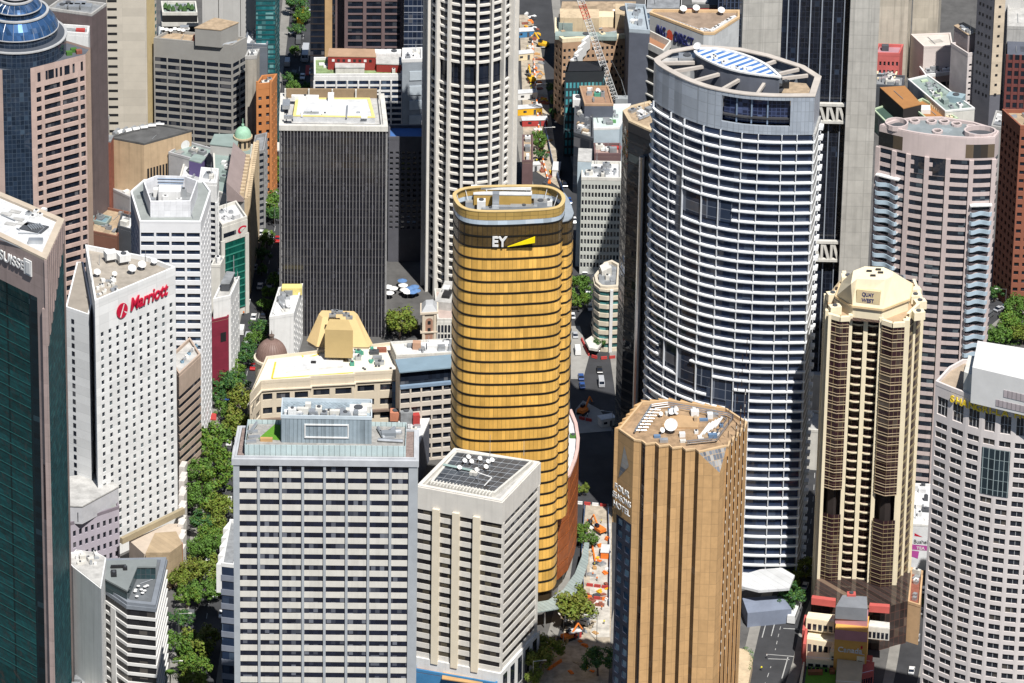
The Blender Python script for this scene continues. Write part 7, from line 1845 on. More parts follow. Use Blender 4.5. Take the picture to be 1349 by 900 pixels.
B, h = mk("office_block", "dark green glazed hall running below the orange roof", "building", [(1150, 145), (1185, 180), (1198, 172), (1165, 140)], 205, ref=1); B.body(0, h - .3, glass("green_hall_glass", (.01, .06, .04), cell=(1.5, 3), grid=.12, gcol=(.1, .2, .16))); B.roof(h, mat("dark_green_roof", (.05, .09, .07)), mat("pale_green_edge", (.45, .55, .38)), ph=.5)
# white poster wall between the two right-hand towers
PB, Ph = B, h = mk("office_block", "white low building with a purple painted wall between the cream tower and the curved hotel", "building", [(1196, 692), (1232, 694), (1230, 640)], 752); B.body(0, h - .3, mat("white_wall_blue", (.7, .71, .73))); rf = B.roof(h, roofwhite, white, ph=.6); clutter(B, rf, B.poly, h, 9, 78, mts=[white, dgrey, roofwhite])
low("low red-tiled terrace houses beside the curved white hotel", [(1196, 795), (1212, 800), (1216, 755)], 850, mat("peach_wall", (.55, .36, .2)), brick, 6, 79, masts=0)
B, h, rf = low("low white building with a blue awning front below the white ribbed block", [(546, 884), (654, 903), (662, 886), (548, 866)], 930, mat("bright_blue_front", (.05, .2, .4)), mat("brown_terrace", (.3, .17, .11)), 3, 80, masts=0)
b = MB(); b.prism(ccw([at(582, 894, h + .3), at(636, 902, h + .3), at(636, 890, h + .3), at(584, 882, h + .3)]), h, h + .3); B.part("timber_deck", b, mat("timber", (.5, .3, .13)), rf)
for x, y, m_, nm in ((600, 884, mat("umbrella_yellow", (.85, .65, .02)), "yellow"), (610, 887, white, "white"), (562, 878, offwhite, "grey")):
    c = at(x, y, h); b = MB(); b.tube(V3(c, h), V3(c, h + 2.2), .06, 5); b.tube(V3(c, h + 2.0), V3(c, h + 2.6), 1.5, 10, r2=.1); o = b.build("parasol", m_); tag(o, nm + " round parasol on the brown roof terrace by the white ribbed block", "parasol")
B, h, rf = low("white pavilion below the green canopy beside the cream tower", [(1040, 566), (1082, 570), (1086, 545)], 620, offwhite, roofpale, 2, 81, masts=0)
B, h, rf = low("white sloped-roof shed between the bow-fronted tower and the cream tower", [(1044, 492), (1092, 500), (1096, 472)], 560, offwhite, roofwhite, 2, 82, masts=0)

B, h = mk("office_block", "plain brown office hidden behind the white curved hotel, shading the alley by the cream tower", "building", [(1300, 600), (1400, 606), (1410, 560)], 885, ref=0)  # added unseen block, placed for the shadow it casts on the alley
banded(B, h, 20, .5, win, mat("brown_sandstone", (.42, .27, .17))); B.roof(h, roofgrey)

# painted tea sign on the white wall
p, q = fl(PB.poly[0]), fl(PB.poly[1]); u = (q - p).normalized(); nn = Vector((u.y, -u.x, 0)); pur = mat("poster_magenta", (.42, .07, .3))
sg = thing("wall_sign", V3(p, Ph - 9), "painted tea sign with a magenta band on the white low wall by the curved hotel", "sign")
F_ = lambda pts, mt, nm, d=.06: (lambda b: (b.face([p + nn * d + u * x + Vector((0, 0, Ph - z)) for x, z in pts]), b.build(nm, mt, sg)))(MB())
F_([(.4, 8.4), (6.9, 8.6), (6.9, 6.9), (.6, 6.6)], pur, "band"); F_([(.6, 10.6), (3.6, 11.6), (3.9, 9.0), (.6, 8.7)], pur, "leaf_shape"); F_([(2.2, 3.6), (4.8, 3.9), (2.2, 2.6)], mat("sign_red", (.55, .015, .05)), "pennant")
letters("lettering", "Bushells", p + u * 2.0, q, Ph - 6.2, 1.9, mat("sign_charcoal", (.06, .06, .07)), parent=sg, fit=5.4, depth=.06, out=.05); letters("lettering", "TEA", p + u * 3.0, q, Ph - 8.3, 1.4, white, parent=sg, fit=2.6, depth=.06, out=.08, bold=.03)
# narrow shaded building with zigzag bays beside the striped block
B, h = mk("office_block", "narrow street building with white zigzag balconies, tucked at the striped office's left flank", "building", [(292, 746), (309, 748), (322, 690), (303, 688)], 912, ref=0)
banded(B, h, 9, .4, winb, mat("slate_band", (.2, .22, .27)), out=.2); B.roof(h, roofgrey, white)
p, q = fl(B.poly[3]), fl(B.poly[0]); u = (q - p).normalized(); nn = Vector((u.y, -u.x, 0))
for i in range(5):
    c = lerp(p, q, (i + .5) / 5); Lh = (q - p).length / 10
    b = MB(); b.prism([c - u * Lh, c + u * Lh + nn * 1.6, c + u * Lh][::-1], h - 9, h + .6); B.part("zigzag_bay", b, white)
# ================================================================== STREETS
def road(name, cl, w, z=.004, path=3.2, dash=True, mt=None):
    pts = [fl(at(x, y, 0)) for x, y in cl]; c = spline(pts, 6)
    def side(d):
        out = []
        for i, p in enumerate(c):
            t = (c[min(i + 1, len(c) - 1)] - c[max(i - 1, 0)]).normalized(); out.append(p + Vector((t.y, -t.x, 0)) * d)
        return out
    l, r = side(-w / 2), side(w / 2); b = MB()
    for i in range(len(c) - 1): b.face([V3(l[i], z), V3(r[i], z), V3(r[i + 1], z), V3(l[i + 1], z)])
    o = b.build(name, mt or asphalt); o["kind"] = "structure"
    if path:
        for s in (-1, 1):
            a, e = side(s * (w / 2 + .01)), side(s * (w / 2 + path)); b = MB()
            for i in range(len(c) - 1):
                q = [a[i], a[i + 1], e[i + 1], e[i]] if s < 0 else [a[i], e[i], e[i + 1], a[i + 1]]
                b.face([V3(p, .13) for p in q]); b.face([V3(a[i], 0), V3(a[i], .13), V3(a[i + 1], .13), V3(a[i + 1], 0)]); b.face([V3(e[i], 0), V3(e[i + 1], 0), V3(e[i + 1], .13), V3(e[i], .13)])
            o = b.build("footpath", mat("footpath_stone", (.24, .23, .21), var=.2, joint=None)); o["kind"] = "structure"
    if dash:
        b = MB(); L_ = 0
        for d0, sk in ((0, 2),):
            m_ = side(d0)
            for i in range(len(c) - 1):
                k = max(1, int((m_[i + 1] - m_[i]).length / 6))
                for j in range(k):
                    p, q = lerp(m_[i], m_[i + 1], j / k), lerp(m_[i], m_[i + 1], (j + .45) / k); u = (q - p).normalized(); n = Vector((u.y, -u.x, 0)) * .09
                    b.face([V3(p - n, z + .004), V3(p + n, z + .004), V3(q + n, z + .004), V3(q - n, z + .004)])
        o = b.build("lane_marking", mat("road_white", (.42, .42, .41), var=.35)); o["kind"] = "structure"
    return c, side
tree_street = [(255, 930), (262, 880), (272, 815), (288, 710), (302, 620), (316, 540), (334, 450), (352, 360), (364, 290), (382, 170), (396, 80), (404, 0), (410, -60)]
C1, S1 = road("road", tree_street, 11.5)
site_street = [(735, 930), (770, 830), (786, 740), (792, 660), (786, 570), (775, 480), (766, 420), (752, 330), (728, 230), (716, 150), (706, 60), (700, 0), (696, -50)]
C2, S2 = road("road", site_street, 15, dash=False)
C3, S3 = road("road", [(985, 960), (1015, 880), (1030, 820), (1052, 760), (1068, 690), (1075, 600), (1082, 520)], 12)
C4, S4 = road("road", [(1186, 930), (1200, 860), (1212, 760), (1222, 660)], 7, dash=False)
C5, S5 = road("road", [(1270, 440), (1310, 408), (1360, 392)], 10)
def cross(lab, pts, w):
    c = [fl(at(*p, 0)) for p in pts]; u = (c[1] - c[0]).normalized(); n = Vector((-u.y, u.x, 0)) * w / 2
    o = sheet(lab, [c[0] - n, c[1] - n, c[1] + n, c[0] + n], .012, asphalt)
cross("side_road", ((640, 612), (830, 628)), 11); cross("side_road", ((300, 612), (560, 640)), 9); cross("side_road", ((930, 862), (1100, 872)), 10); cross("side_road", ((520, 440), (640, 432)), 8)
# construction ground along the middle street
dirt = mat("construction_sand", (.42, .36, .28), var=.45, scale=.35); slab = mat("construction_slab", (.5, .47, .42), var=.4, scale=.3)
sheet("construction_ground", [at(712, 930, 0), at(800, 930, 0), at(806, 800, 0), at(806, 668, 0), at(772, 664, 0), at(764, 740, 0), at(760, 790, 0), at(735, 850, 0), at(690, 905, 0)], .14, dirt)
sheet("construction_ground", [at(778, 840, 0), at(803, 840, 0), at(805, 690, 0), at(776, 690, 0)], .15, slab)
sheet("pavement", [at(758, 572, 0), at(808, 568, 0), at(790, 540, 0), at(768, 528, 0), at(758, 540, 0)], .144, mat("triangle_paving", (.3, .29, .27)))
sheet("pavement", [at(752, 500, 0), at(768, 500, 0), at(776, 470, 0), at(764, 430, 0), at(752, 430, 0)], .144, mat("triangle_paving", (.3, .29, .27)))
sheet("construction_ground", [at(690, 215, 0), at(740, 250, 0), at(728, 170, 0), at(712, 60, 0), at(695, 20, 0), at(684, 20, 0), at(688, 120, 0)], .14, dirt)
b = MB()
for x, y in ((1004, 840), (1016, 838)):
    a, c = fl(at(x, y, 0)), fl(at(x + 6, y - 22, 0)); u = c - a; b.box(lerp(a, c, .5), u, u.length / 2, .14, .016, .02)
for p, q in (((1010, 862), (1046, 865)), ((1032, 828), (1052, 829)), ((1030, 894), (1038, 866)), ((1012, 868), (1040, 869))):
    a, c = fl(at(*p, 0)), fl(at(*q, 0)); u = c - a; b.box(lerp(a, c, .5), u, u.length / 2, .16, .021, .025)
o = b.build("lane_marking", MATS["road_white"]); o["kind"] = "structure"
# terrace with hedge at the tan hotel's right foot
ht = thing("terrace_wall", at(978, 890, 0), "tan terrace wall with a clipped green hedge at the tan hotel's foot", "terrace")
b = MB(); b.prism(ccw([at(950, 925, 4), at(985, 905, 4), at(992, 868, 4), at(984, 856, 4), at(955, 850, 4)]), 0, 4); b.build("wall", sand, ht)
rng = random.Random(77); b = MB(); hp = [at(x, y, 4) for x, y in ((980, 855), (990, 860), (991, 870), (987, 884))]
for i in range(3):
    for k in range(60):
        p = lerp(hp[i], hp[i + 1], rng.random()) + Vector((rng.uniform(-.5, .5), rng.uniform(-.5, .5), rng.uniform(0, 1.1))); s = .28
        v = [Vector((rng.uniform(-1, 1), rng.uniform(-1, 1), rng.uniform(-1, 1))) * s for _ in range(3)]; b.face([p + v[0], p + v[1], p + v[2]])
b.build("hedge", mat("hedge_green", (.08, .2, .03), var=.3, scale=2), ht)

# ================================================================== TREES
def leafmat(name, col):
    mt = mat(name, col, rough=.6, var=.45, scale=.9, spec=.25); return mt
LEAF = [leafmat("leaf_mid", (.08, .16, .027)), leafmat("leaf_dark", (.042, .115, .035)), leafmat("leaf_lime", (.14, .2, .028)), leafmat("leaf_olive", (.16, .175, .03)), leafmat("leaf_bright", (.095, .19, .026))]
bark = mat("bark", (.12, .09, .07), var=.3, scale=2)
def tree_proto(seed, kind):
    rng = random.Random(seed); r = 4.6
    b = MB(); b.tube((0, 0, 0), (.2, .1, 3.4), .34, 7, r2=.24); tips = []
    for i in range(6):
        a = i * 1.05 + rng.random() * .6; d = Vector((math.cos(a), math.sin(a), .9 + rng.random() * .5)); p0 = Vector((.2, .1, 2.6 + rng.random() * .9)); p1 = p0 + d * rng.uniform(1.6, 2.6)
        b.tube(p0, p1, .16, 5, r2=.08); b.tube(p1, p1 + d * 1.4 + Vector((0, 0, .5)), .08, 4, r2=.03)
    trunk = bpy.data.meshes.new("trunk"); trunk.from_pydata(b.v, [], b.f); trunk.materials.append(bark)
    b = MB(); clumps = []
    for i in range(36):
        a = rng.uniform(0, 6.283); e = rng.uniform(-.5, 1.0); rr = r * (.35 + .65 * rng.random() ** .6)
        rr *= 1 + .22 * math.sin(2 * a + seed); clumps.append((Vector((math.cos(a) * math.cos(e) * rr, math.sin(a) * math.cos(e) * rr, 5.4 + math.sin(e) * rr * .75)), rng.uniform(.6, 1.75)))
    for c, cr in clumps:
        for k in range(int(52 * cr)):
            d = Vector((rng.gauss(0, 1), rng.gauss(0, 1), rng.gauss(0, 1))).normalized(); p = c + d * cr * rng.uniform(.55, 1.05); s = rng.uniform(.22, .45)
            n = (d + Vector((rng.uniform(-.7, .7), rng.uniform(-.7, .7), rng.uniform(-.2, .9)))).normalized(); t = n.cross(Vector((rng.uniform(-1, 1), rng.uniform(-1, 1), rng.uniform(-1, 1)))).normalized(); w = n.cross(t)
            q = [p + t * s, p + w * s * .7, p - t * s, p - w * s * .7]; i0 = len(b.v); b.v += [tuple(x) for x in q]; b.f.append([i0, i0 + 1, i0 + 2, i0 + 3]); b.m.append(1 if rng.random() < .3 else 0)
    crown = bpy.data.meshes.new("crown"); crown.from_pydata(b.v, [], b.f)
    for mm in (LEAF[kind], LEAF[{0: 4, 1: 0, 2: 3, 3: 2, 4: 2}[kind]]): crown.materials.append(mm)
    crown.polygons.foreach_set("material_index", b.m); return trunk, crown
PROTO = {(s, k): tree_proto(s * 10 + k, k) for k in range(5) for s in range(2)}
KN = ["mid green", "dark green", "lime green", "yellow-tinged", "bright green"]
def tree(x, y, rpx, k, where, group="street trees", squash=1.0):
    rpx *= 1.32 * (.86 + .3 * ((x * 13 + y * 7) % 10) / 10); zc = 5.2 * (rpx / 4.3) / 4.9
    p = at(x, y, zc); s = rpx / 4.25 / 4.9
    if pix(p)[1] < 300: s *= 1.15
    loc = Vector((p.x, p.y, 0)); t = thing("street_tree", loc, KN[k] + " " + where, "tree", group)
    tr, cr = PROTO[(int(x) % 2, k)]; rz = (x * 37 + y * 11) % 6.28
    for nm, me in (("trunk", tr), ("crown", cr)):
        o = bpy.data.objects.new(nm, me); COL.objects.link(o); o.parent = t
    t.scale = (s, s, s * squash); t.rotation_euler = (0, 0, rz)
T = [(320, 470, 17, 1, "tree beside the brown dome"), (303, 505, 19, 1, "tree below the burgundy wall"), (286, 522, 13, 1, "small tree against the white block's foot"), (318, 532, 18, 3, "tree left of the cream stone block's corner"), (312, 560, 15, 2, "tree at the stone block's lower corner"),
     (274, 578, 18, 4, "tree by the brown banded office's corner"), (300, 570, 12, 0, "tree over the crossing beside the lawn terrace"), (262, 622, 19, 0, "large tree below the brown banded office"), (284, 632, 20, 4, "broad tree left of the striped office's top"), (264, 655, 17, 0, "tree beside the white hotel's colonnade top"), (289, 668, 18, 2, "tree hugging the striped office's left edge"),
     (266, 690, 14, 1, "tree by the mid colonnade"), (284, 692, 15, 2, "tree over the road beside the zigzag balconies"), (283, 722, 17, 0, "tree at the striped office's shaded flank"), (263, 722, 14, 0, "tree beside the rust-coloured wall top"), (252, 752, 17, 3, "tree right of the rust-coloured wall"), (276, 752, 18, 2, "tree spreading above the open road patch"), (237, 762, 13, 2, "tree between the rust wall and the road"), (246, 786, 15, 4, "tree just above the open road patch"), (288, 772, 12, 0, "small tree in the striped office's shade"),
     (239, 815, 14, 1, "tree left of the open road patch"), (276, 838, 13, 3, "small tree right below the open road patch"), (236, 850, 15, 0, "tree beside the black-banded office's right wall"), (258, 850, 17, 2, "tree below the open road patch"), (262, 878, 15, 4, "tree at the street's lower end"), (254, 898, 13, 2, "tree cut by the bottom edge"),
     (350, 272, 12, 4, "tree beside the black slab's upper left"), (361, 284, 11, 1, "tree touching the black slab's left edge"), (357, 262, 10, 0, "tree further up along the black slab"), (345, 336, 10, 1, "round tree in mid street by the green glass office"), (345, 355, 8, 0, "small tree below the round mid-street tree"), (363, 370, 10, 4, "tree at the black slab's lower left"), (356, 386, 10, 4, "tree left above the small white block"), (350, 402, 9, 0, "tree beside the small white block's roof"), (344, 432, 11, 1, "tree in the small white block's shade"), (328, 458, 12, 1, "tree above the brown dome's left"),
     (390, 8, 13, 1, "tree at the far top of the street"), (399, 22, 11, 0, "second tree from the far street's top"), (391, 40, 9, 1, "tree before the teal tower's right edge"), (389, 68, 7, 0, "tree between buses up the far street"), (383, 104, 8, 1, "tree beside the orange facade row"), (386, 117, 8, 0, "tree left above the black slab's roof"), (405, 117, 8, 1, "tree right above the black slab's roof"), (363, 216, 9, 4, "tree below the red awning"), (369, 152, 8, 1, "tree beside the black slab's top left corner"),
     (372, 236, 9, 4, "tree close above the black slab's shaded flank"), (377, 186, 8, 0, "tree between the red awning and the far parked cars"), (352, 316, 10, 4, "tree over the parked cars by the green glass office"), (336, 446, 12, 0, "tree between brown dome and white street block"), (309, 488, 15, 4, "bright crown under the burgundy wall's corner"), (297, 540, 14, 0, "crown in mid avenue left of the stone block"), (286, 600, 14, 4, "crown at the crossing's upper side"), (278, 706, 13, 4, "crown in mid avenue by the zigzag balconies"), (262, 780, 13, 0, "crown right of the rust wall's foot"), (246, 872, 12, 4, "crown between the banded office and the avenue"),
     (527, 424, 17, 2, "plaza tree between the black slab and the belfry"), (514, 425, 10, 4, "smaller plaza tree touching the black slab"), (541, 430, 10, 3, "small plaza tree beside the belfry"),
     (708, 186, 10, 0, "tree beside the round tower's right edge"), (712, 205, 8, 1, "small tree amid the upper building site"), (732, 118, 9, 1, "tree before the teal glass office"), (736, 134, 9, 0, "second tree before the teal glass office"), (730, 150, 8, 1, "third tree below the teal glass office"), (765, 376, 13, 0, "tree right of the gold tower"), (762, 396, 10, 4, "small tree below the one right of the gold tower"), (772, 392, 8, 1, "tree at the rounded cream block's flank"), (790, 452, 9, 1, "tree at the rounded cream block's foot"),
     (768, 697, 9, 4, "tree beside the terracotta wing"), (776, 711, 9, 0, "tree on the pale building site"), (768, 645, 6, 2, "slim tree at the terracotta wing's upper side"), (759, 803, 19, 3, "large tree over the glass canopy"), (758, 790, 14, 2, "tree half on the glass canopy"), (724, 852, 13, 2, "tree right of the white ribbed block's podium"), (709, 870, 15, 3, "broad tree at the white ribbed block's corner"), (703, 893, 11, 2, "tree at the lower end of the building site"), (788, 870, 17, 1, "tree in the tan hotel's shade"),
     (1054, 748, 14, 3, "tree right of the bow-fronted tower's foot"), (1041, 764, 14, 2, "tree above the shaded pavilion"), (1044, 786, 16, 1, "shaded tree beside the white pavilion"), (1028, 795, 9, 1, "small shaded tree behind the white pavilion"), (1078, 548, 6, 0, "small tree between the bow-fronted and cream towers"), (1077, 562, 6, 4, "second small tree between the bow-fronted and cream towers"), (817, 556, 7, 0, "small tree above the tan hotel's roof edge"), (826, 550, 6, 1, "small tree touching the tan hotel's roof"),
     (1311, 386, 10, 1, "tree at the dark brick flank's foot"), (1340, 404, 14, 0, "tree in the small park by the brick tower"), (1332, 428, 16, 4, "park tree above the curved hotel's roof block"), (1314, 442, 13, 0, "park tree right of the blue balconies"), (1347, 440, 14, 2, "park tree at the frame's edge"), (1302, 446, 9, 1, "low park tree beside the blue balconies"), (1210, 794, 5, 4, "small tree by the red-tiled houses")]
for a in T: tree(*a)
# palm
def palm(x, y, lab):
    p = fl(at(x, y, 7)); t = thing("palm_tree", p, lab, "palm tree"); b = MB(); b.tube(p, V3(p, 7), .22, 6, r2=.16); b.build("trunk", bark, t); b = MB(); rng = random.Random(5)
    for i in range(22):
        a = i * .2856; pr = V3(p, 7); d = Vector((math.cos(a), math.sin(a), 0)); w = Vector((-d.y, d.x, 0)); prev = pr
        for j in range(1, 6):
            f = j / 5; c = V3(p, 7) + d * (3.0 * f) + Vector((0, 0, 1.1 * math.sin(f * 2.6) - 1.3 * f * f)); ww = .38 * (1.1 - f); b.face([prev - w * ww, prev + w * ww, c + w * ww * .8, c - w * ww * .8]); prev = c
    b.build("crown", LEAF[4], t)
palm(224, 888, "small palm by the black-banded office's lower right corner")
# undergrowth of the park
b = MB(); rng = random.Random(99); A_ = [at(x, y, 0) for x, y in ((1300, 470), (1345, 470), (1400, 440), (1345, 392), (1325, 405))]
for i in range(2600):
    t0, t1 = rng.random(), rng.random(); p = lerp(lerp(A_[0], A_[2], t0), lerp(A_[3], A_[4], t0), t1); p.z = rng.uniform(.1, 1.6); v = [Vector((rng.uniform(-1, 1), rng.uniform(-1, 1), rng.uniform(-.6, .6))) * .6 for _ in range(3)]; b.face([p + q for q in v])
o = b.build("undergrowth", LEAF[0]); o["kind"] = "stuff"

# ================================================================== VEHICLES
def car_meshes():
    prof = [(-2.15, .35), (-2.2, .75), (-2.05, .95), (-1.2, 1.0), (.95, 1.0), (1.95, .88), (2.15, .65), (2.15, .35)]
    out = []
    b = MB(); w = .88
    for s in range(len(prof)):
        (x0, z0), (x1, z1) = prof[s], prof[(s + 1) % len(prof)]; b.face([(x0, -w, z0), (x1, -w, z1), (x1, w, z1), (x0, w, z0)][::-1])
    b.face([(x, -w, z) for x, z in prof][::-1]); b.face([(x, w, z) for x, z in prof])
    b.prism([Vector(p) for p in ((-1.0, -.68, 0), (.35, -.68, 0), (.35, .68, 0), (-1.0, .68, 0))], 1.46, 1.52)
    bo = bpy.data.meshes.new("body"); bo.from_pydata(b.v, [], b.f)
    g = MB(); g.prism([Vector(p) for p in ((-1.75, -.82, 0), (.95, -.82, 0), (.95, .82, 0), (-1.75, .82, 0))], 1.0, 1.48, 0, True, [Vector(p) for p in ((-1.1, -.7, 0), (.4, -.7, 0), (.4, .7, 0), (-1.1, .7, 0))])
    gl = bpy.data.meshes.new("glasshouse"); gl.from_pydata(g.v, [], g.f); gl.materials.append(win)
    k = MB(); k.tube((0, -.12, 0), (0, .12, 0), .34, 10); wh = bpy.data.meshes.new("wheel"); wh.from_pydata(k.v, [], k.f); wh.materials.append(mat("tyre", (.02, .02, .02)))
    return bo, gl, wh
CB, CG, CW = car_meshes()
def van_mesh(l, w, h):
    b = MB(); b.prism([Vector(p) for p in ((-l / 2, -w / 2, 0), (l / 2, -w / 2, 0), (l / 2, w / 2, 0), (-l / 2, w / 2, 0))], .45, h * .55); b.prism([Vector(p) for p in ((-l / 2, -w / 2, 0), (l / 2 - .2, -w / 2, 0), (l / 2 - .2, w / 2, 0), (-l / 2, w / 2, 0))], h * .55, h, 0, True, [Vector(p) for p in ((-l / 2 + .05, -w / 2 + .1, 0), (l / 2 - .9, -w / 2 + .1, 0), (l / 2 - .9, w / 2 - .1, 0), (-l / 2 + .05, w / 2 - .1, 0))])
    me = bpy.data.meshes.new("body"); me.from_pydata(b.v, [], b.f)
    g = MB(); y0 = w / 2 + .01
    for s in (-1, 1):
        q = [(-l / 2 + .4, s * (w / 2 - .02), h * .6), (l / 2 - .7, s * (w / 2 - .02), h * .6), (l / 2 - 1.0, s * (w / 2 - .06), h * .88), (-l / 2 + .4, s * (w / 2 - .06), h * .88)]; g.face(q if s < 0 else q[::-1])
    g.face([(l / 2 - .22, -w / 2 + .15, h * .6), (l / 2 - .22, w / 2 - .15, h * .6), (l / 2 - .8, w / 2 - .2, h * .94), (l / 2 - .8, -w / 2 + .2, h * .94)])
    gm = bpy.data.meshes.new("glasshouse"); gm.from_pydata(g.v, [], g.f); gm.materials.append(win); return me, gm
VAN = van_mesh(5.2, 1.95, 2.3); BUS = van_mesh(11.5, 2.5, 3.1)
PAINT = {n: mat("car_" + n, c, rough=.25, var=.03, spec=.6) for n, c in (("white", (.75, .75, .74)), ("silver", (.42, .43, .45)), ("black", (.015, .015, .018)), ("grey", (.12, .125, .13)), ("red", (.4, .02, .02)), ("blue", (.03, .08, .25)), ("yellow", (.8, .5, .02)))}
_CM = {}
def pmesh(me, nm, col):
    k = (me.name, col)
    if k not in _CM: c = me.copy(); c.materials.clear(); c.materials.append(PAINT[col]); _CM[k] = c
    return _CM[k]
def vehicle(kind, col, p, ang, label, group):
    nm = {"car": "parked_car", "van": "delivery_van", "bus": "city_bus"}[kind]
    t = thing(nm, V3(p, .01), label, kind, group); t.rotation_euler = (0, 0, ang); bo, gl = {"car": (CB, CG), "van": VAN, "bus": BUS}[kind]
    for n_, me in (("body", pmesh(bo, kind, col)), ("glasshouse", gl)): o = bpy.data.objects.new(n_, me); COL.objects.link(o); o.parent = t
    ax = {"car": 1.35, "van": 1.6, "bus": 3.6}[kind]; wy = {"car": .8, "van": .88, "bus": 1.15}[kind]
    for sx in (-1, 1):
        for sy in (-1, 1): o = bpy.data.objects.new("wheel", CW); COL.objects.link(o); o.parent = t; o.location = (sx * ax, sy * wy, .34)
ORD = "first second third fourth fifth sixth seventh eighth ninth tenth eleventh twelfth thirteenth fourteenth fifteenth sixteenth seventeenth eighteenth nineteenth twentieth".split()
def lane(side, d, seed, n, lab, grp, t0=0.0, t1=1.0, rev=False, kinds=None):
    rng = random.Random(seed); pts = side(d); cum = [0]
    for i in range(len(pts) - 1): cum.append(cum[-1] + (pts[i + 1] - pts[i]).length)
    tot = cum[-1]; k = 0
    for i in range(n):
        s = tot * lerp(t0, t1, (i + rng.uniform(.2, .8)) / n)
        j = max(x for x in range(len(cum)) if cum[x] <= s); j = min(j, len(pts) - 2); p = lerp(pts[j], pts[j + 1], (s - cum[j]) / (cum[j + 1] - cum[j])); u = pts[j + 1] - pts[j]
        x, y = pix(p)
        if not (-10 < x < W + 10 and -10 < y < H + 20): continue
        kd = rng.choices(["car", "van", "bus"], [.76, .18, .06])[0] if kinds is None else rng.choice(kinds); col = rng.choices(["white", "silver", "black", "grey", "red", "blue", "yellow"], [.42, .2, .12, .12, .05, .05, .04])[0]
        vehicle(kd, col, p, math.atan2(u.y, u.x) + (math.pi if rev else 0), f"{col} {kd}, {ORD[k]} from the bottom in the {lab}", grp); k += 1
lane(S1, -4.6, 1, 19, "left kerb lane of the tree-lined street", "traffic on the tree-lined street", .08, .98)
lane(S1, -1.5, 2, 16, "left middle lane of the tree-lined street", "traffic on the tree-lined street", .1, .98)
lane(S1, 1.6, 3, 16, "right middle lane of the tree-lined street", "traffic on the tree-lined street", .1, .98, True)
lane(S1, 4.6, 4, 18, "right kerb lane of the tree-lined street", "traffic on the tree-lined street", .08, .98, True)
lane(S2, -3.0, 5, 12, "left side of the shaded middle street", "traffic on the middle street", .33, .62)
lane(S2, 3.4, 6, 12, "right side of the shaded middle street", "traffic on the middle street", .36, .66, True)
lane(S3, 3.0, 8, 10, "right lane beside the cream tower", "traffic beside the cream tower", .3, .95)
lane(S4, 1.2, 9, 4, "alley by the curved white hotel", "traffic beside the cream tower", .1, .6)
lane(S5, 1.5, 10, 4, "short road by the park", "traffic by the park", .2, .8)
for (x, y, a, c, lab) in ((766, 822, 2.6, "white", "white van parked by the building site under the large tree"), (775, 812, 2.4, "silver", "silver van parked by the glass canopy's lower end"), (1070, 757, 1.2, "white", "white van right of the yellow-tinged tree by the bow-fronted tower"), (1052, 797, .9, "white", "white van in the shaded tree's gap by the pavilion")):
    vehicle("van", c, fl(at(x, y, 0)), a, lab, "vans parked by the building sites")

# ================================================================== BUILDING SITE
bar_o = MB(); bar_o.box((0, 0, 0), (1, 0, 0), 1.0, .22, 0, .9); bar_o.box((0, 0, 0), (1, 0, 0), 1.0, .34, 0, .18)
def share(b, name, mt): me = bpy.data.meshes.new(name); me.from_pydata(b.v, [], b.f); me.materials.append(mt); return me
BM = {c: share(bar_o, "barrier", m_) for c, m_ in (("orange", orange), ("white", white), ("red", red))}
def put(name, me, p, ang, label, cat, group):
    o = bpy.data.objects.new(name, me); COL.objects.link(o); o.location = V3(p, .15); o.rotation_euler = (0, 0, ang); tag(o, label, cat, group); return o
def barrier_line(pts, cols, where, step=2.15):
    w = [fl(at(x, y, 0)) for x, y in pts]; k = 0
    for i in range(len(w) - 1):
        d = w[i + 1] - w[i]; n = max(1, int(d.length / step))
        for j in range(n):
            c = cols[k % len(cols)]; put("site_barrier", BM[c], lerp(w[i], w[i + 1], (j + .5) / n), math.atan2(d.y, d.x), f"{c} plastic barrier in the line {where}", "barrier", f"{c} barriers {where}"); k += 1
barrier_line([(772, 772), (802, 776)], ["red"], "across the pale building site"); barrier_line([(770, 788), (803, 792)], ["orange", "red"], "below the glass canopy's lower edge"); barrier_line([(780, 720), (784, 742)], ["orange"], "down the middle of the pale site")
barrier_line([(766, 448), (776, 470), (790, 474), (812, 472)], ["red"], "round the rounded block's kerb"); barrier_line([(758, 664), (800, 668)], ["white", "red"], "closing the street above the pale site"); barrier_line([(740, 872), (722, 884)], ["orange"], "near the white ribbed block's trees")
barrier_line([(700, 40), (706, 120), (712, 200), (722, 240)], ["orange", "white"], "along the far building site"); barrier_line([(690, 158), (716, 164)], ["red", "white"], "striped across the far building site"); barrier_line([(762, 552), (780, 556)], ["red"], "on the triangular pavement")
def excavator(x, y, ang, lab, col="yellow"):
    p = at(x, y, 0); t = thing("excavator", p, lab, "excavator"); t.rotation_euler = (0, 0, ang); ym = mat("digger_" + col, (.75, .42, .02) if col == "yellow" else (.75, .2, .03))
    def add(nm, fn, mt): b = MB(); fn(b); me = share(b, nm, mt); o = bpy.data.objects.new(nm, me); COL.objects.link(o); o.parent = t
    for s in (-1, 1): add("track", lambda b: b.box((0, s * 1.1, 0), (1, 0, 0), 1.9, .3, .15, .95), black)
    add("body", lambda b: b.box((-.3, 0, 0), (1, 0, 0), 1.6, 1.2, 1.0, 2.0), ym); add("cab", lambda b: b.box((.7, .6, 0), (1, 0, 0), .7, .5, 2.0, 3.0), win)
    add("boom", lambda b: (b.tube((1.2, -.2, 1.8), (3.6, -.2, 4.8), .32, 5), b.tube((3.6, -.2, 4.8), (5.2, -.2, 2.2), .25, 5)), ym); add("bucket", lambda b: b.box((5.3, -.2, 0), (1, 0, 0), .5, .5, 1.3, 2.3), dgrey)
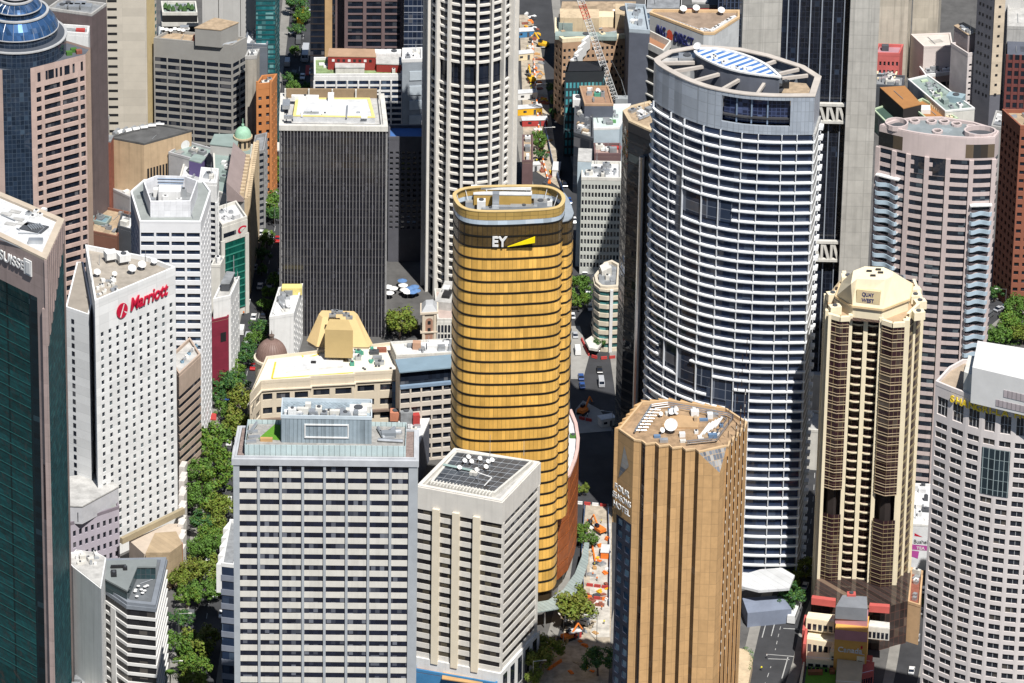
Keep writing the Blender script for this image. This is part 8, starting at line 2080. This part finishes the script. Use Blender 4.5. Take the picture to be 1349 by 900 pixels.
excavator(700, 108, 1.9, "yellow excavator with raised boom on the far building site"); excavator(790, 702, 2.2, "orange excavator on the pale site beside the tan hotel's dark flank", "orange"); excavator(715, 62, 2.6, "yellow excavator at the far street's upper site"); excavator(748, 843, .6, "orange excavator by the large tree below the glass canopy", "orange"); excavator(768, 545, 1.0, "red-orange digger on the triangular pavement", "orange")
def shed(x, y, ang, w, l, h, wm, lab, col):
    p = at(x, y, 0); t = thing("site_shed", p, lab, "site shed"); t.rotation_euler = (0, 0, ang)
    for nm, fn, mt in (("wall", lambda b: b.box((0, 0, 0), (1, 0, 0), l / 2, w / 2, .2, h), wm), ("roof", lambda b: b.box((0, 0, 0), (1, 0, 0), l / 2 + .15, w / 2 + .15, h, h + .15), roofwhite), ("door", lambda b: b.box((l * .2, -w / 2 - .02, 0), (1, 0, 0), .45, .04, .3, 2.2), dgrey), ("window", lambda b: b.box((-l * .2, -w / 2 - .02, 0), (1, 0, 0), .6, .04, 1.2, 2.0), win)):
        b = MB(); fn(b); me = share(b, nm, mt); o = bpy.data.objects.new(nm, me); COL.objects.link(o); o.parent = t
for a in ((693, 130, .2, 3, 8, 2.8, white, "white site shed left of the yellow excavator", 0), (697, 150, .2, 3, 9, 2.8, mat("digger_yellow", (.75, .42, .02)), "yellow site shed on the far building site", 0), (704, 165, .1, 3, 9, 2.6, red, "red site shed by the striped barriers", 0), (690, 78, .3, 3, 7, 2.8, cream, "cream site shed near the round tower", 0),
          (700, 225, .3, 2.6, 6, 2.6, roofwhite, "pale site shed right of the plum roofs", 0), (797, 732, 1.5, 2.4, 5, 2.4, orange, "orange site box near the tan hotel's flank", 0), (733, 228, 1.5, 2.5, 7, 2.6, white, "white site shed by the pale blue party wall", 0), (799, 560, .4, 3, 5, 3, offwhite, "small cream kiosk on the triangular pavement", 0), (756, 840, .5, 2.4, 4, 2.3, red, "red site box beneath the large tree", 0), (690, 48, .2, 3, 7, 2.6, mat("bright_blue_front", (.05, .2, .4)), "blue site shed at the far street's end", 0)): shed(*a)
rng = random.Random(123); cols = [("white", white), ("sandy", mat("sandy_pile", (.4, .33, .24))), ("dark grey", dgrey), ("orange", orange), ("yellow", MATS["digger_yellow"]), ("grey", metal), ("rust-red", brick), ("timber", MATS["timber"])]
for i in range(130):
    far = i < 76
    if far: y = rng.uniform(20, 245); x = 688 + (y / 245) * 26 + rng.uniform(0, 16)
    else: y = rng.uniform(680, 890); x = rng.uniform(770, 801) if y < 800 else rng.uniform(742, 786)
    n_, mm = rng.choice(cols); b = MB(); h_ = rng.uniform(.3, 1.3); b.box((0, 0, 0), (1, 0, 0), rng.uniform(.4, 1.7), rng.uniform(.3, .8), 0, h_ * .6); b.box((rng.uniform(-.3, .3), 0, 0), (1, .2, 0), rng.uniform(.3, .8), rng.uniform(.2, .5), h_ * .6 + .003, h_)
    put("material_stack", share(b, "material_stack", mm), fl(at(x, y, 0)), rng.uniform(0, 3.1), f"{n_} building-material stack on the " + ("far building site by the round tower" if far else "pale building site below the gold tower"), "material stack", f"{n_} stacks, " + ("far site" if far else "near site"))
# ================================================================== TOWER CRANE
def crane():
    base = at(812, 139, 0); z0 = hgt(812, 137, 196); p0 = fl(at(812, 137, z0)); t = thing("tower_crane", p0, "white lattice tower crane with a red jib section leaning over the teal glass office", "crane")
    b = MB(); s = .9
    for sx in (-1, 1):
        for sy in (-1, 1): b.tube((p0.x + sx * s, p0.y + sy * s, 0), (p0.x + sx * s, p0.y + sy * s, z0), .14, 4)
    for k in range(int(z0 / 2)):
        for sx in (-1, 1): b.tube((p0.x + sx * s, p0.y - s, 2 * k), (p0.x + sx * s, p0.y + s, 2 * k + 2), .07, 3); b.tube((p0.x - s, p0.y + sx * s, 2 * k), (p0.x + s, p0.y + sx * s, 2 * k + 2), .07, 3)
    b.build("mast", white, t)
    def zy(px, py, y):   # point on the vertical plane through the crane
        lo, hi = z0, z0 + 200
        for _ in range(50):
            m_ = (lo + hi) / 2; q = at(px, py, m_)
            if q.y > y: lo = m_
            else: hi = m_
        return at(px, py, lo)
    tip = zy(757, -22, p0.y - 6); a = V3(p0, z0 + .5); d = (tip - a); Ln = d.length; d = d.normalized(); w = d.cross(Vector((0, 1, 0))).normalized(); n = d.cross(w)
    ch = lambda f, k: a + d * (Ln * f) + {0: w * 1.15, 1: -w * 1.15, 2: -n * 1.5}[k] * (1 if f < .97 else .5)
    N_ = 34; rm = mat("crane_red", (.6, .06, .04))
    for nm, f0, f1, mt in (("jib_section", 0, 24, white), ("jib_section", 24, 28, rm), ("jib_section", 28, N_, white)):
        b = MB()
        for i in range(f0, f1):
            for k in range(3):
                b.tube(ch(i / N_, k), ch((i + 1) / N_, k), .13, 4); b.tube(ch(i / N_, k), ch((i + 1) / N_, (k + 1) % 3), .07, 3); b.tube(ch(i / N_, k), ch(i / N_, (k + 1) % 3), .07, 3)
        b.build(nm, mt, t)
    b = MB(); b.box(p0 + Vector((1.8, 1, 0)), (1, 0, 0), 2.2, 1.5, z0, z0 + 2.2); b.build("machine_deck", mat("crane_grey", (.3, .32, .33)), t)
    b = MB(); b.box(p0 + Vector((-1.5, -1.6, 0)), (1, 0, 0), .8, .8, z0 + .1, z0 + 2.1); b.build("cab", win, t)
    b = MB(); b.tube(V3(p0 + Vector((3.5, 1, 0)), z0 + 2), V3(p0 + Vector((1.5, 1, 0)), z0 + 9), .12, 4); b.tube(V3(p0 + Vector((1.5, 1, 0)), z0 + 9), a + d * Ln * .9, .05, 3); b.build("stay_cable", metal, t)
crane()
# ================================================================== PARASOLS, LAMPS, PEOPLE
b = MB(); b.tube((0, 0, 0), (0, 0, 2.4), .06, 5); b.tube((0, 0, 2.2), (0, 0, 2.9), 1.7, 8, r2=.1); PAR = {c: share(b, "parasol", m_) for c, m_ in (("white", white), ("blue", mat("parasol_blue", (.1, .2, .4))))}
for i, (x, y, c) in enumerate(((511, 386, "white"), (518, 388, "white"), (513, 394, "white"), (533, 390, "white"), (531, 384, "white"), (537, 393, "white"), (541, 388, "blue"), (546, 386, "blue"), (530, 378, "blue"), (543, 393, "blue"), (548, 391, "blue"))):
    put("parasol", PAR[c], fl(at(x, y, 0)), .3 * i, f"{c} cafe parasol on the plaza between the black slab and the round tower", "parasol", f"{c} plaza parasols")
def lamp(x, y, ang, lab, h=9):
    p = fl(at(x, y, 0)); t = thing("street_lamp", p, lab, "street lamp"); d = Vector((math.cos(ang), math.sin(ang), 0)); b = MB(); b.tube(p, V3(p, h), .13, 6, r2=.08); b.build("pole", steel, t); b = MB(); b.tube(V3(p, h - .2), V3(p + d * 3.4, h + .1), .07, 5); b.build("arm", steel, t); b = MB(); b.box(p + d * 3.4, d, .55, .18, h, h + .18); b.build("lamp_head", offwhite, t)
for a in ((236, 842, 0, "white street lamp over the road patch by the black-banded office"), (224, 905, 0, "street lamp beside the small palm"), (806, 575, 3.0, "white street lamp at the triangular pavement's corner"), (786, 845, 3.1, "lamp post on the building site left of the tan hotel"), (702, 905, .1, "lamp post among the trees by the white ribbed block"), (742, 850, 2.0, "slim lamp post left of the large canopy tree"), (1324, 412, 3.2, "street lamp by the park road"), (703, 92, 0, "lamp post over the far site's upper part"), (706, 140, 0, "lamp post over the far site's middle"), (716, 198, 0, "lamp post over the far site's lower part"), (779, 395, 1.0, "lamp post right of the gold tower's trees"), (372, 130, 2.2, "lamp post on the far tree-lined street"), (362, 300, 2.8, "lamp post left of the black slab")): lamp(*a)
def person_mesh():
    V_ = [(0, 0, .92), (0, 0, 1.15), (0, 0, 1.4), (0, 0, 1.52), (0, .02, 1.66), (0, 0, 1.75), (.19, 0, 1.4), (.25, .02, 1.12), (.24, -.08, .88), (-.19, 0, 1.4), (-.25, .02, 1.12), (-.24, -.08, .88), (.1, 0, .86), (.12, -.08, .48), (.12, .04, .08), (.12, -.14, .04), (-.1, 0, .86), (-.11, .08, .48), (-.11, .2, .08), (-.11, .04, .04)]
    E_ = [(0, 1), (1, 2), (2, 3), (3, 4), (4, 5), (2, 6), (6, 7), (7, 8), (2, 9), (9, 10), (10, 11), (0, 12), (12, 13), (13, 14), (14, 15), (0, 16), (16, 17), (17, 18), (18, 19)]
    r = [.15, .15, .17, .065, .105, .09, .075, .05, .04, .075, .05, .04, .1, .065, .05, .045, .1, .065, .05, .045]
    me = bpy.data.meshes.new("person"); me.from_pydata(V_, E_, []); o = bpy.data.objects.new("tmp", me); COL.objects.link(o)
    md = o.modifiers.new("s", 'SKIN'); me.skin_vertices[0].data[0].use_root = True
    for i, q in enumerate(r): me.skin_vertices[0].data[i].radius = (q, q)
    sb = o.modifiers.new("d", 'SUBSURF'); sb.levels = 1; bpy.context.view_layer.update()
    out = bpy.data.meshes.new_from_object(o.evaluated_get(bpy.context.evaluated_depsgraph_get())); bpy.data.objects.remove(o); return out
PM = person_mesh()
skin = mat("skin", (.45, .28, .2), var=.03)
def person(x, y, ang, top, bottom, lab):
    me = PM.copy(); me.name = "person"; me.materials.clear()
    for mm in (bottom, top, skin, mat("dark_hair", (.03, .02, .015))): me.materials.append(mm)
    for f in me.polygons: z = f.center.z; f.material_index = 0 if z < .95 else (3 if z > 1.7 else (2 if z > 1.5 or (abs(f.center.x) > .2 and z < 1.05) else 1))
    o = bpy.data.objects.new("person", me); COL.objects.link(o); o.location = V3(at(x, y, 0), .14); o.rotation_euler = (0, 0, ang); tag(o, lab, "person", "pedestrians")
hv = mat("hi_vis_yellow", (.85, .75, .02)); jean = mat("dark_trousers", (.03, .035, .05)); gs = mat("grey_shirt", (.3, .3, .32))
person(1003, 884, .4, hv, jean, "person in a yellow hi-vis vest walking below the hedge terrace"); person(1010, 868, 1.2, white, jean, "person in a white shirt at the crossing by the hedge terrace")
for i, (x, y, c, lab) in enumerate(((760, 842, orange, "person in an orange vest by the lower building site"), (781, 760, orange, "person in an orange vest near the red barriers"), (792, 690, hv, "person in a yellow vest beside the orange digger"), (296, 600, gs, "person in grey crossing by the lawn terrace"), (299, 604, white, "person in white crossing by the lawn terrace"), (303, 601, red, "person in red crossing by the lawn terrace"), (342, 430, red, "person in red by the small white block"), (321, 416, orange, "person in orange below the green glass office"), (700, 120, hv, "person in a yellow vest on the far building site"), (774, 550, white, "person in white on the triangular pavement"))): person(x, y, i * .9, c, jean, lab)
for i in range(16):
    far = i < 8; x, y = ((693 + 2.0 * i, 40 + 25 * i) if far else (774 + 3.1 * (i - 8), 690 + 19 * (i - 8)))
    person(x, y, i * 1.3, hv if i % 2 else orange, jean, f"site worker in {'a yellow vest' if i % 2 else 'an orange vest'}, {ORD[i % 8]} from the top of the " + ("far building site" if far else "pale building site"))
b = MB(); fence_pts = [(804, 672), (806, 740), (806, 800), (804, 850)]
for nm, pts, lab in (("site_fence", [(770, 672), (766, 735), (769, 780)], "blue-screened site fence along the terracotta wing"), ("site_fence", [(801, 672), (803, 740), (802, 800)], "blue-screened site fence along the tan hotel's flank"), ("site_fence", [(716, 160), (727, 215), (742, 258)], "blue-screened site fence along the far building site")):
    t = thing(nm, at(*pts[0], 0), lab, "fence"); w_ = [fl(at(*p, 0)) for p in pts]
    for i in range(len(w_) - 1):
        d = w_[i + 1] - w_[i]; b = MB(); b.box(lerp(w_[i], w_[i + 1], .5), d, d.length / 2, .04, .3, 2.1); b.build("screen", mat("fence_blue", (.08, .16, .34)), t)
        for k in range(int(d.length / 4)): b = MB(); p = w_[i] + d * (k * 4 / d.length); b.tube(V3(p, 0), V3(p, 2.2), .06, 4); b.build("post", metal, t)
# awnings on the tree-lined street
def awning(pts, z, mt, lab): 
    b = MB(); b.prism(ccw([at(x, y, z) for x, y in pts]), z - .4, z); o = b.build("shop_awning", mt); tag(o, lab, "awning")
awning([(362, 198), (369, 198), (370, 188), (363, 187)], 5, offwhite, "pale shop awning left of the black slab's upper edge"); awning([(357, 200), (361, 201), (362, 182), (359, 181)], 7, red, "red banner-like awning beside the pale awning"); awning([(277, 552), (285, 553), (285, 545), (279, 544)], 5, red, "red awning under the trees below the white street block"); awning([(402, 98), (407, 98), (408, 86), (403, 86)], 8, red, "red hoarding at the far street's right kerb")
